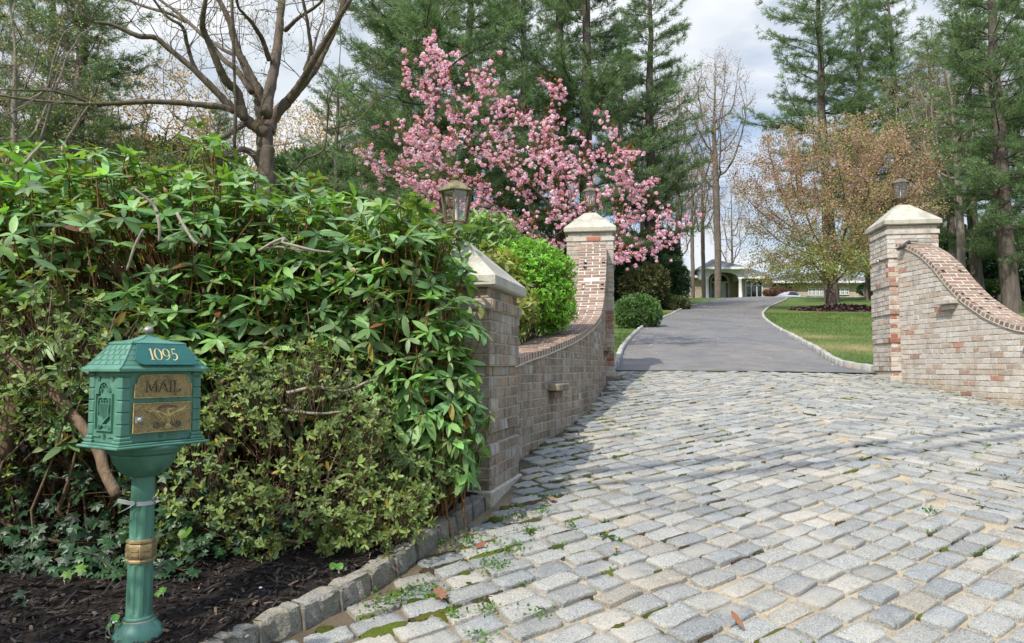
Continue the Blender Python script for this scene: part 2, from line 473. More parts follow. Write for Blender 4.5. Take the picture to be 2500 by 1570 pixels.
# ------------------------------------------------------------------ cobblestone apron
AX = np.array([.150, .9887]); SEAM = np.array([2.46, 3.4])
def seam_d(x, y): return (x - SEAM[0]) * AX[1] - (y - SEAM[1]) * AX[0]
def top_y(x): return 11.08 - .04 * (x - 1.7)
k = 18; th = np.arange(k) * 2 * math.pi / k
sq = np.stack([np.sign(np.cos(th)) * np.abs(np.cos(th)) ** .27, np.sign(np.sin(th)) * np.abs(np.sin(th)) ** .27], 1)
V_all, stones = [], []
mossrows = []
def hits(c, A, N, L, W_):
    for f in (-.42, -.2, 0, .2, .42):
        for g in (-.42, 0, .42):
            p = c + A * L * f + N * W_ * g
            d = p - leftpos[0]; i = np.where((np.abs((d * leftA).sum(1)) < leftL / 2) & (np.abs((d * leftN).sum(1)) < .056))[0]
            if len(i): return True
    return False
leftpos = [None]
for side, ang in ((-1, math.radians(54)), (1, math.radians(54 + 88))):
    A = np.array([math.sin(ang), math.cos(ang)]); N = np.array([-A[1], A[0]])
    if side == 1:
        N = -N; near_ = [a for a in stones if abs(seam_d(a[0], a[1])) < .4]
        leftpos[0] = np.array([(a[0], a[1]) for a in near_]); leftA = near_[0][4]; leftN = near_[0][5]; leftL = np.array([a[2] for a in near_])
    for r in range(-140, 140):
        s = -16 + RNG.uniform(0, .2)
        while s < 16:
            L = RNG.normal(.201, .019); s0 = s; s += L + .0185
            c = np.array(SEAM) + A * (s0 + L / 2) + N * (r * .131 + .004 * math.sin(s0 * 3))
            if side * seam_d(*c) < (-.02 if side == -1 else -.11): continue
            if side == 1 and seam_d(*c) < .16 and hits(c, A, N, L, .112):
                L = .5 * L; c = c + A * .055
                if hits(c, A, N, L, .10):
                    c = c - A * .11
                    if hits(c, A, N, L, .10): continue
            if not (1.7 < c[1] < top_y(c[0]) - .05 and c[0] < 9): continue
            if c[0] < left_edge(c[1]) + .05 or (c[1] > 6.3 and c[0] > right_edge(c[1]) + .05): continue
            if c[1] > 9.9 and (c[0] < 1.62 and c[0] > .7): continue
            stones.append((c[0], c[1], L, RNG.normal(.1125, .006), A, N, side))
ns = len(stones)
S = np.array([(a[0], a[1], a[2], a[3]) for a in stones]); AA = np.array([a[4] for a in stones]); NN = np.array([a[5] for a in stones])
ring = sq[None] * np.stack([S[:, 2] / 2, S[:, 3] / 2], 1)[:, None] * (1 + RNG.normal(0, .034, (ns, k, 1)))
rot = RNG.normal(0, .035, ns); cr_, sr_ = np.cos(rot)[:, None], np.sin(rot)[:, None]
ring = np.stack([ring[..., 0] * cr_ - ring[..., 1] * sr_, ring[..., 0] * sr_ + ring[..., 1] * cr_], 2)
lift = RNG.normal(.004, .0045, ns); tilt = RNG.normal(0, .022, (ns, 2))
def lay(sc, dz, nzs):
    q = ring * sc
    p = S[:, None, :2] + q[..., :1] * AA[:, None] + q[..., 1:] * NN[:, None]
    zz_ = G(p[..., 0], p[..., 1]) + lift[:, None] + dz + (q * tilt[:, None]).sum(2) + RNG.normal(0, nzs, q.shape[:2])
    return np.concatenate([p, zz_[..., None]], 2)
rings = [lay(1.03, -.05, 0), lay(1.0, -.0062, .003), lay(.962, -.0008, .0022), lay(.62, -.0003, .0026)]
cen = lay(0, .002, .002)[:, :1]
SV = np.concatenate(rings + [cen], 1)
TFq = []
for a in range(3):
    for j in range(k): TFq.append([a * k + j, a * k + (j + 1) % k, (a + 1) * k + (j + 1) % k, (a + 1) * k + j])
TFt = [[3 * k + j, 3 * k + (j + 1) % k, 4 * k] for j in range(k)]
nv = 4 * k + 1
flip = np.array([a[6] for a in stones]) > 0
# the mirrored side needs its faces turned round
tone = RNG.random(ns)
pal = .86 * np.array([(.285, .297, .29), (.305, .312, .298), (.262, .282, .288), (.325, .318, .288), (.235, .25, .254), (.345, .325, .28)])
sc = np.array([[1.045, 1.0, .925]]) * pal[RNG.choice(6, ns, p=[.28, .25, .2, .14, .09, .04])] * np.exp(RNG.normal(0, .10, (ns, 1)))
def add_group(mb, idx, fl):
    nn = len(idx); off = (np.arange(nn) * nv)[:, None, None]
    q = np.array(TFq); t = np.array(TFt)
    if fl: q = q[:, ::-1]; t = t[:, ::-1]
    base = mb.n
    mb.V.append(SV[idx].reshape(-1, 3)); mb.C.append(np.repeat(sc[idx], nv, 0)); mb.n += nn * nv
    nfl = 2 * k; mb.F.append(((off + q[None][:, :nfl]).reshape(-1, 4) + base, 0, False)); mb.F.append(((off + q[None][:, nfl:]).reshape(-1, 4) + base, 0, True)); mb.F.append(((off + t[None]).reshape(-1, 3) + base, 0, True))
mb = MB(); add_group(mb, np.where(~flip)[0], False); add_group(mb, np.where(flip)[0], True)
m = NM('granite_setts')
g1 = m.noise(170, 3, .7); g2 = m.voro(230, out='Color'); g3 = m.noise(14, 5, .6); g4 = m.noise(3.1, 4)
stz = m.noise(60, 4, .6, m.scaled((1, 1, 1)), 1.5)
c = m.mix(1, m.attr(), m.ramp(g1, [(.3, .62), (.5, 1.0), (.72, 1.42)]), 'MULTIPLY')
bw = m.n('ShaderNodeRGBToBW'); m.l(g2, bw.inputs[0])
c = m.mix(.75, c, m.ramp(bw.outputs[0], [(.12, .35), (.3, 1.0), (.7, 1.0), (.9, 1.5)]), 'MULTIPLY')
c = m.mix(m.ramp(g3, [(.62, 0), (.75, .45)]), c, (.42, .33, .19))
c = m.mix(m.ramp(g4, [(.5, 0), (.72, .5)]), c, (.46, .41, .33))
GRANITE = m.fin(c, .8, m.bump(stz, .55, .01, m.bump(g1, .5, .005)), spec=.3)
setts = structure(mb.build('cobblestone_paving', GRANITE))

# sand between the setts
xs = np.arange(-3.2, 9.2, .07); ys = np.arange(1.5, 11.1, .07)
X, Y = np.meshgrid(xs, ys); x, y = X.ravel(), Y.ravel()
keep_v = (x > left_edge(y) - .12) & ((y < 6.3) | (x < right_edge(y) + .14)) & (y < top_y(x) + .03)
nx = len(xs); i = (np.arange(len(ys) - 1)[:, None] * nx + np.arange(nx - 1)[None]).ravel()
q = np.stack([i, i + 1, i + nx + 1, i + nx], 1); q = q[keep_v[q].all(1)]
edge_d = np.minimum(x - left_edge(y), np.where(y > 6.3, right_edge(y) - x, 9))
nn_ = vnoise(x * 1.6, y * 1.6, 21)
wet = np.clip(1 - edge_d / .85 + .55 * nn_, 0, 1) * .9 + np.clip(vnoise(x * 2.3, y * 2.3, 33) - .45, 0, 1) * .55
wet = np.clip(wet, 0, 1)[:, None]
cc = np.array((.37, .305, .205)) * (1 - wet) + np.array((.085, .066, .042)) * wet
mb = MB(); mb.add(np.c_[x, y, G(x, y) - .0115 + .0035 * vnoise(x * 6, y * 6, 5)], q, cc, 0, True)
m = NM('joint_sand'); n1 = m.noise(90, 5, .7); n2 = m.noise(5, 4)
c = m.mix(1, m.attr(), m.ramp(n1, [(.25, .6), (.75, 1.3)]), 'MULTIPLY'); c = m.mix(1, c, m.ramp(n2, [(.3, .75), (.7, 1.15)]), 'MULTIPLY')
SAND = m.fin(c, .95, m.bump(n1, .6, .008), spec=.1)
structure(mb.build('joint_sand', SAND))

# moss cushions and weeds along the joints
mb = MB(); wb = MB()
for j in range(ns):
    x0, y0 = S[j, 0], S[j, 1]
    ed = min(x0 - float(left_edge(y0)), (float(right_edge(y0)) - x0) if y0 > 6.3 else 9)
    cl = float(vnoise(np.array([x0 * 1.5]), np.array([y0 * 1.5]), 44)[0])
    p = .17 + .25 * max(0, cl) + (.75 if ed < .35 else .33 * max(0, 1 - (ed - .35) / 1.5))
    for e in (-1, 1):
        if RNG.random() > p * (.62 if ed > .5 else 1.0): continue
        a0, a1 = np.sort(RNG.uniform(-.6, .6, 2)) * S[j, 2]
        if a1 - a0 < .05: a1 += .05
        n = 7; t = np.linspace(a0, a1, n); w = (.013 + .012 * RNG.random()) * np.sin(np.linspace(.25, math.pi - .25, n)) * RNG.uniform(.8, 1.2, n)
        if ed < .5: w *= 3.0
        ctr = np.array([x0, y0]) + AA[j] * t[:, None] + NN[j] * e * (S[j, 3] / 2 + .009)
        rows = []
        for f, h in ((-1, -.012), (-.5, .001), (0, .004), (.5, .001), (1, -.012)):
            p2 = ctr + NN[j] * (w * f)[:, None]
            rows.append(np.c_[p2, G(p2[:, 0], p2[:, 1]) + h + RNG.normal(0, .0015, n)])
        V = np.array(rows).reshape(-1, 3)
        Fq = [[r_ * n + i_, r_ * n + i_ + 1, (r_ + 1) * n + i_ + 1, (r_ + 1) * n + i_] for r_ in range(4) for i_ in range(n - 1)]
        mb.add(V, Fq, rndcol([(.095, .105, .018), (.065, .07, .022), (.075, .055, .03)][RNG.choice(3, p=[.6, .22, .18] if ed < .9 else [.28, .27, .45])], 1)[0], 0, True)
        if RNG.random() < .22:
            nb = RNG.integers(4, 12); b0 = ctr[RNG.integers(0, n, nb)] + RNG.normal(0, .012, (nb, 2))
            d = unit(np.c_[RNG.normal(0, .6, (nb, 2)), np.full(nb, .8)]) * RNG.uniform(.008, .022, (nb, 1))
            P = np.c_[b0, G(b0[:, 0], b0[:, 1])]
            sd_ = unit(np.cross(d, np.array([0, 0, 1.]))) * .0045
            V = np.stack([P - sd_, P + sd_, P + d + sd_ * .9, P + d - sd_ * .9], 1).reshape(-1, 3)
            wb.add(V, np.arange(nb * 4).reshape(-1, 4), np.repeat(rndcol((.10, .19, .03), nb), 4, 0), 0)
m = NM('moss'); n1 = m.noise(160, 4, .7)
MOSS = m.fin(m.mix(1, m.attr(), m.ramp(n1, [(.25, .5), (.75, 1.5)]), 'MULTIPLY'), .95, m.bump(n1, 1, .012), spec=.1)
stuff(mb.build('moss', MOSS), 'olive green moss growing in the joints between the cobblestones', 'moss')
WEED = leaf_mat('weed_leaf', .5, .3, .3)
# denser clumps of weeds by the kerb
for (u, v, r_, nb) in [(935, 1478, .09, 260), (1205, 1385, .10, 220), (1290, 1300, .06, 120), (1265, 1265, .12, 200), (1340, 1215, .07, 90), (1395, 1285, .04, 60), (1060, 1450, .07, 120), (1015, 1445, .10, 200), (1150, 1330, .16, 260), (1250, 1345, .10, 160), (1505, 1120, .03, 60), (1547, 1062, .03, 40), (2230, 1060, .03, 40), (2410, 1090, .03, 50), (2450, 1165, .03, 60), (1075, 1325, .06, 120), (1110, 1500, .05, 80), (1330, 1250, .08, 100), (2270, 1250, .05, 80), (1190, 1490, .06, 100), (1310, 1500, .07, 120), (1170, 1560, .05, 60)]:
    nb = int(nb * .55); q = gnd(u, v); b0 = q + RNG.normal(0, r_ * .5, (nb, 2)); P = np.c_[b0, G(b0[:, 0], b0[:, 1]) + RNG.uniform(0, .02, nb)]
    d = unit(np.c_[RNG.normal(0, .7, (nb, 2)), RNG.uniform(.2, .9, nb)]) * RNG.uniform(.008, .020, (nb, 1)); sd_ = unit(np.cross(d, np.array([0, 0, 1.]))) * .006
    V = np.stack([P - sd_ * .4, P + sd_ * .4, P + d * .6 + sd_, P + d, P + d * .6 - sd_], 1).reshape(-1, 3)
    wb.add(V, np.arange(nb * 5).reshape(-1, 5), np.repeat(rndcol((.085, .185, .025), nb), 5, 0), 0)
stuff(wb.build('weeds', WEED), 'small green weeds sprouting between the cobblestones', 'weeds')

# ------------------------------------------------------------------ asphalt drive with granite kerbs
DL = [(1508, 906), (1512, 892), (1531, 846), (1577, 800), (1637, 772), (1672, 755), (1725, 740), (1788, 729.5)]
DR = [(2140, 908), (2100, 902), (2038, 890), (1979, 854), (1936, 829), (1905, 812), (1873, 790), (1861, 776), (1863, 763), (1883, 748), (1915, 735), (1940, 728.8)]
PL = np.array([gnd(*p) for p in DL]); PR = np.array([gnd(*p) for p in DR])
PL[0] = (1.60, 11.06); PR[0] = (5.68, 10.9)
PL = np.concatenate([PL, [[36, 88], [52, 94], [70, 97]]]); PR = np.concatenate([PR, [[42, 85.5], [56, 88], [70, 89]]])
CL, CR = catmull(PL, 260), catmull(PR, 260)
def resamp(P, n):
    a = arc_param(P); t = np.linspace(0, a[-1], n); return np.c_[np.interp(t, a, P[:, 0]), np.interp(t, a, P[:, 1])]
CLr, CRr = resamp(CL, 240), resamp(CR, 240)
nc = 15; f = np.linspace(0, 1, nc)
P = CLr[:, None] * (1 - f)[None, :, None] + CRr[:, None] * f[None, :, None]
x, y = P[..., 0].ravel(), P[..., 1].ravel()
i = (np.arange(239)[:, None] * nc + np.arange(nc - 1)[None]).ravel()
mb = MB(); mb.add(np.c_[x, y, G(x, y) + .012 + .04 * sstep(12, 20, y)], np.stack([i, i + 1, i + nc + 1, i + nc], 1), (.1, .09, .085), 0, True)
m = NM('asphalt'); n1 = m.noise(130, 4, .7); n2 = m.noise(.55, 5, .6, m.scaled((1, .45, 1))); n3 = m.noise(2.5, 5, .65)
v1 = m.voro(55)
c = m.ramp(n2, [(.3, (.118, .119, .120)), (.5, (.150, .145, .138)), (.7, (.180, .164, .145))])
c = m.mix(1, c, m.ramp(n1, [(.3, .65), (.7, 1.3)]), 'MULTIPLY')
c = m.mix(1, c, m.ramp(n3, [(.35, .8), (.65, 1.12)]), 'MULTIPLY')
ASPHALT = m.fin(c, .85, m.bump(n1, .4, .006), spec=.3)
structure(mb.build('asphalt_driveway', ASPHALT))
def kerb_line(name, P, side, n0=0, w=.085, L=.22, h=.07):
    a = arc_param(P); mb = MB(); s = 0
    while s < a[-1] - .02:
        l = L * RNG.uniform(.8, 1.15) * (1 if s < 60 else 3); e = min(s + l - .012, a[-1])
        p0, p1 = [np.array([np.interp(q, a, P[:, 0]), np.interp(q, a, P[:, 1])]) for q in (s, e)]
        s += l
        t = (p1 - p0) / (np.linalg.norm(p1 - p0) + 1e-9); nrm = np.array([-t[1], t[0]]) * side
        cxy = (p0 + p1) / 2 + nrm * (w / 2 + RNG.normal(0, .006))
        zg = float(G(*cxy)); rz = math.atan2(t[1], t[0]) + RNG.normal(0, .02)
        dz = float(G(*p1) - G(*p0)); tl = math.atan2(dz, max(np.linalg.norm(p1 - p0), 1e-3))
        M = rotz(rz) @ np.array([(math.cos(tl), 0, -math.sin(tl)), (0, 1, 0), (math.sin(tl), 0, math.cos(tl))])
        hh = h * RNG.uniform(.9, 1.15)
        cbox(mb, (*cxy, zg + hh / 2 - .02), (np.linalg.norm(p1 - p0), w, hh + .12), .014, rndcol((.31, .305, .275), 1, .12, .02)[0], 0, M, True)
    return structure(mb.build(name, GRANITE))
kerb_line('driveway_kerb', CL, 1)
PR2 = np.concatenate([[[5.68, 10.78]], CR]); kerb_line('driveway_kerb', PR2, -1, w=.10)

# ------------------------------------------------------------------ mulch bed, its kerb of granite blocks
xs = np.arange(-7, .3, .07); ys = np.arange(.6, 6.6, .07)
X, Y = np.meshgrid(xs, ys); x, y = X.ravel(), Y.ravel()
BEDH = .085
def bed_z(x, y): return G(x, y) + BEDH - .03 * np.exp(-np.clip(kerb_x(y) - x, 0, 9) / .15) + .016 * vnoise(x * 5, y * 5, 12) + .05 * sstep(.3, 1.6, kerb_x(y) - x)
keep_v = (x < kerb_x(np.minimum(y, 4.25)) - .02) | ((y > 4.25) & (x < -.2))
nx = len(xs); i = (np.arange(len(ys) - 1)[:, None] * nx + np.arange(nx - 1)[None]).ravel()
q = np.stack([i, i + 1, i + nx + 1, i + nx], 1); q = q[keep_v[q].all(1)]
mb = MB(); mb.add(np.c_[x, y, bed_z(x, y)], q, (.03, .024, .02), 0, True)
m = NM('mulch_soil'); n1 = m.noise(60, 5, .7)
SOIL = m.fin(m.ramp(n1, [(.3, (.012, .010, .009)), (.7, (.05, .04, .032))]), .95, m.bump(n1, 1, .03), spec=.1)
structure(mb.build('mulch_bed', SOIL))
nch = 15000
cx = RNG.uniform(-3.3, -.1, nch); cy = RNG.uniform(2.0, 4.6, nch)
ok = (cx < kerb_x(cy) - .05) & ~((cx > -.95) & (cy > 4.2)); cx, cy = cx[ok], cy[ok]; nch = len(cx)
T = np.array([(-.5, -.5, 0), (.5, -.35, .12), (.5, .4, .1), (-.45, .5, 0), (-.1, .5, .25), (0, -.5, .3)], float)
M = frames(np.c_[RNG.normal(0, .33, (nch, 2)), np.ones(nch)]) * np.stack([RNG.lognormal(-3.5, .42, nch), RNG.lognormal(-4.85, .35, nch), np.full(nch, .008)], 1)[:, None, :]
big = RNG.random(nch)
colr = np.where(big[:, None] < .05, rndcol((.12, .085, .055), nch, .3), rndcol((.030, .023, .019), nch, .42))
mb = MB(); stamp(mb, T, [[0, 5, 4, 3], [5, 1, 2, 4]], M, np.c_[cx, cy, bed_z(cx, cy) + RNG.uniform(.002, .018, nch)], colr, 0, False)
MULCH = attr_mat('mulch_chip', .8, 80, .5, .4, .3)
stuff(mb.build('mulch', MULCH), 'dark brown shredded bark mulch spread over the planting bed', 'mulch')
kerb = thing('stone_kerb', 'low kerb of grey granite blocks edging the dark mulch bed', 'kerb', (0, 0, 0))
m = NM('rough_granite'); g1 = m.noise(120, 4, .7); g2 = m.noise(22, 5, .65); g3 = m.noise(7, 4)
c = m.mix(1, m.attr(), m.ramp(g1, [(.28, .55), (.72, 1.4)]), 'MULTIPLY'); c = m.mix(m.ramp(g3, [(.5, 0), (.75, .6)]), c, (.17, .16, .10))
ROUGHGRAN = m.fin(c, .9, m.bump(g2, .9, .03, m.bump(g1, .4, .006)), spec=.25)
SLATE = plain_mat('slate_shim', (.15, .135, .11), .85, 0, 40, .35, .5)
for j in range(len(KL) - 1):
    p0, p1 = KL[j], KL[j + 1]; t = unit(p1 - p0); nrm = np.array([-t[1], t[0]]); L = np.linalg.norm(p1 - p0)
    nseg = max(1, round(L / .22)) if j < 2 else 1
    for sgi in range(nseg):
        a, b = p0 + t * L * sgi / nseg, p0 + t * L * (sgi + 1) / nseg
        l = np.linalg.norm(b - a) - .018; n1_ = 7; n2_ = 5
        # a rough-faced block: grid shell pushed about by noise
        mbk = MB(); rzv = math.atan2(t[1], t[0]); w, h = .085, .175
        gx = np.linspace(-l / 2, l / 2, n1_); faces = []
        sec = [(-.5, -.5), (-.52, .0), (-.5, .43), (-.42, .5), (0, .5), (.42, .5), (.5, .42), (.5, -.5)]
        V = []
        for ii, gx_ in enumerate(gx):
            e = 1 - .035 * (ii in (0, n1_ - 1))
            for (sy, sz) in sec:
                V.append((gx_ + RNG.normal(0, .004), sy * w * e + RNG.normal(0, .006), sz * h * (e if sz > 0 else 1) + RNG.normal(0, .004)))
        ks = len(sec)
        for ii in range(n1_ - 1):
            for kk in range(ks - 1): faces.append([ii * ks + kk, (ii + 1) * ks + kk, (ii + 1) * ks + kk + 1, ii * ks + kk + 1][::-1])
        faces += [list(range(ks))[::-1], [(n1_ - 1) * ks + q_ for q_ in range(ks)]]
        cxy = (a + b) / 2 + nrm * .045; dz = float(G(*b) - G(*a)); tl = math.atan2(dz, np.linalg.norm(b - a))
        M = rotz(rzv) @ np.array([(math.cos(tl), 0, -math.sin(tl)), (0, 1, 0), (math.sin(tl), 0, math.cos(tl))])
        mbk.add(np.array(V) @ M.T + np.array([*cxy, float(G(*cxy)) - .002]), faces, rndcol((.235, .22, .178), 1, .12, .03)[0], 0, False)
        mbk.build('kerb_block', ROUGHGRAN, kerb)
        ms = MB(); cbox(ms, (*(b + nrm * .035), float(G(*b)) - .008), (.013, .085, .165), .003, (.2, .18, .15), 0, M)
        ms.build('slate_shim', SLATE, kerb)

# ------------------------------------------------------------------ blades of lawn where the camera sees them
nb = 130000
gy = 11.3 + (RNG.random(nb) ** 1.7) * 24; gx = RNG.uniform(1.2, 26, nb)
iL, iR = np.interp(gy, CL[:, 1], CL[:, 0]), np.interp(gy, CR[:140, 1], CR[:140, 0])
uu = px(gx, gy)
ok = (((gx > iR + .16) & (uu < 2190)) | ((gx < iL - .12) & (uu > 1490) & (gx > 1.45)))
gx, gy = gx[ok], gy[ok]; nb = len(gx)
cols = lawn_col(gx, gy) * np.exp(RNG.normal(0, .22, (nb, 1))) * np.array((1.05, 1.12, .95))
hgt = RNG.uniform(.025, .06, nb) * (1 - .5 * dryness(gx, gy)) * (1 + (gy - 11) * .02)
d = unit(np.c_[RNG.normal(0, .45, (nb, 2)), np.ones(nb)]) * hgt[:, None]
P = np.c_[gx, gy, G(gx, gy) - .004]; a = RNG.uniform(0, math.pi, nb); wd = (.0035 + .0006 * (gy - 11))
s_ = np.c_[np.cos(a), np.sin(a), np.zeros(nb)] * wd[:, None]
mb = MB(); mb.add(np.stack([P - s_, P + s_, P + d], 1).reshape(-1, 3), np.arange(nb * 3).reshape(-1, 3), np.repeat(cols, 3, 0), 0)
GRASSM = leaf_mat('grass_blade', .6, .25, .3, (1.2, 1.2, .6), 3, .25)
stuff(mb.build('grass', GRASSM), 'short mown green grass with straw coloured patches beside the driveway', 'grass')

# petals and bits blown over the asphalt
n = 900; fy = RNG.uniform(11.3, 46, n); e = RNG.beta(.35, .35, n); il, ir = np.interp(fy, CL[:, 1], CL[:, 0]), np.interp(fy, CR[:150, 1], CR[:150, 0])
P = np.c_[il + (ir - il) * e, fy, np.zeros(n)]; P[:, 2] = G(P[:, 0], P[:, 1]) + .018 + .04 * sstep(12, 20, fy)
T = np.array([(-.5, -.35, 0), (.5, -.2, .1), (.3, .5, .05), (-.4, .3, .15)])
mb = MB(); stamp(mb, T, [[0, 1, 2, 3]], frames(np.c_[RNG.normal(0, .2, (n, 2)), np.ones(n)]) * (RNG.uniform(.012, .030, n) * (1 + (fy - 11) * .03))[:, None, None], P, np.where((RNG.random(n) < .6)[:, None], rndcol((.62, .48, .46), n, .15), rndcol((.30, .20, .10), n, .2)), 0, False)
stuff(mb.build('fallen_petals', MULCH), 'pale petals and crumbs of leaf blown along the edges of the driveway', 'petals')
# ================================================================== brick piers and swooping walls
CH = .0695           # one course
m = NM('old_brick')
n1 = m.noise(38, 5, .65); n2 = m.noise(9, 5, .6, m.scaled((1, 1, .35))); n3 = m.noise(120, 3, .6); n4 = m.noise(2.2, 4)
def unred(m, f):
    s_ = m.n('ShaderNodeSeparateColor'); m.l(m.attr(), s_.inputs[0])
    r_ = m.math('MULTIPLY', m.math('SUBTRACT', s_.outputs[0], m.math('MULTIPLY', s_.outputs[1], 1.9)), 9.0, True)
    return m.math('MULTIPLY', f, m.math('SUBTRACT', 1.0, m.math('MULTIPLY', r_, .75)))
c = m.mix(unred(m, m.ramp(n1, [(.38, 0), (.62, .72)])), m.attr(), (.47, .43, .375))
c = m.mix(unred(m, m.ramp(n4, [(.42, 0), (.6, .5)])), c, (.50, .465, .41))
c = m.mix(m.ramp(n2, [(.52, 0), (.72, .5)]), c, (.16, .125, .095))
c = m.mix(1, c, m.ramp(n3, [(.3, .75), (.7, 1.18)]), 'MULTIPLY')
BRICK = m.fin(c, .9, m.bump(n1, .5, .012, m.bump(n3, .4, .004)), spec=.15)
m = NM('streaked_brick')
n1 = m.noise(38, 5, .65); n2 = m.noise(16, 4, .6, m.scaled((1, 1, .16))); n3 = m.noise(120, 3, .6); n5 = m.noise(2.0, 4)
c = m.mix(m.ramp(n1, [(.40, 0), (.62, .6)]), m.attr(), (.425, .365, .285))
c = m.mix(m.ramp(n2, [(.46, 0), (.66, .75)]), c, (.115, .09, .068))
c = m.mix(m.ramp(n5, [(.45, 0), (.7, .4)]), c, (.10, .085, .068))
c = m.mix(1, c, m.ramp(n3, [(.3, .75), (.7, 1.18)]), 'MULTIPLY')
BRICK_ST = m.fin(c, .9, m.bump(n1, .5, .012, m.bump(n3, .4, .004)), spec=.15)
MORTAR = plain_mat('mortar', (.44, .39, .32), .95, 0, 45, .3, .4, .1)
MORTAR_OLD = plain_mat('weathered_mortar', (.40, .355, .285), .95, 0, 30, .4, .4, .1)
MORTAR_W = plain_mat('white_mortar', (.48, .44, .38), .9, 0, 60, .25, .3, .1)
m = NM('coping_brick'); n1 = m.noise(30, 5, .6); n3 = m.noise(110, 3, .6)
c = m.mix(m.ramp(n1, [(.4, 0), (.66, .55)]), m.attr(), (.29, .225, .175)); c = m.mix(1, c, m.ramp(n3, [(.3, .7), (.7, 1.2)]), 'MULTIPLY')
COPING = m.fin(c, .85, m.bump(n3, .5, .006), spec=.2)
m = NM('cast_limestone'); n1 = m.noise(55, 5, .6); n2 = m.noise(5, 5, .65, m.scaled((1, 1, .4))); n4 = m.noise(1.7, 3)
c = m.ramp(n2, [(.3, (.25, .235, .185)), (.5, (.40, .38, .315)), (.75, (.49, .46, .39))])
c = m.mix(m.ramp(n1, [(.5, 0), (.7, .6)]), c, (.20, .185, .135)); c = m.mix(m.ramp(n4, [(.5, 0), (.7, .3)]), c, (.28, .26, .2))
STONE = m.fin(c, .9, m.bump(n1, .35, .008), spec=.2)

WHITE = np.array([(.50, .455, .40), (.46, .41, .355), (.53, .50, .46), (.41, .36, .30)])
BROWN = np.array([(.36, .25, .17), (.31, .21, .14), (.40, .30, .21)])
RED = np.array([(.30, .095, .055), (.26, .10, .065), (.34, .15, .095)])
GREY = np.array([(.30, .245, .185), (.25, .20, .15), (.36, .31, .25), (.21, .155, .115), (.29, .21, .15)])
def brick_col(mix):
    r = RNG.random(); s = 0
    for pal_, w in mix:
        s += w
        if r < s: break
    return pal_[RNG.integers(len(pal_))] * math.exp(RNG.normal(0, .10))
MIX_R = ((WHITE, .80), (BROWN, .165), (RED, .035))
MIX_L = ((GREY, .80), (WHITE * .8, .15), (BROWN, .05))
MIX_P2 = ((WHITE * .92, .55), (BROWN, .40), (RED, .05))

def brick(mb, p0, p1, nrm, z0, z1a, z1b, out, col, depth=.045, lean=0):
    """one brick between plan points p0 and p1, outer face OUT proud of them"""
    g = .0045
    t = unit(p1 - p0); a, b = p0 + t * g, p1 - t * g
    jit = RNG.normal(0, .0022, 4)
    c_ = .0035
    def pt(p, o, z): return (p[0] + nrm[0] * o, p[1] + nrm[1] * o, z)
    zb = z0 + g; za, zc = z1a - g, z1b - g
    if za - zb < .006 and zc - zb < .006: return
    za = max(za, zb + .002); zc = max(zc, zb + .002)
    V = [pt(a + t * c_, out + jit[0], zb + c_), pt(b - t * c_, out + jit[1], zb + c_), pt(b - t * c_, out + jit[2], max(zc - c_, zb + c_)), pt(a + t * c_, out + jit[3], max(za - c_, zb + c_)),
         pt(a, out - .006, zb), pt(b, out - .006, zb), pt(b, out - .006, zc), pt(a, out - .006, za),
         pt(a, out - depth, zb), pt(b, out - depth, zb), pt(b, out - depth, zc), pt(a, out - depth, za)]
    Fc = [[0, 1, 2, 3]] + [[i + 4, (i + 1) % 4 + 4, (i + 1) % 4, i] for i in range(4)] + [[i + 8, (i + 1) % 4 + 8, (i + 1) % 4 + 4, i + 4] for i in range(4)]
    mb.add(np.array(V), Fc, col, 0)

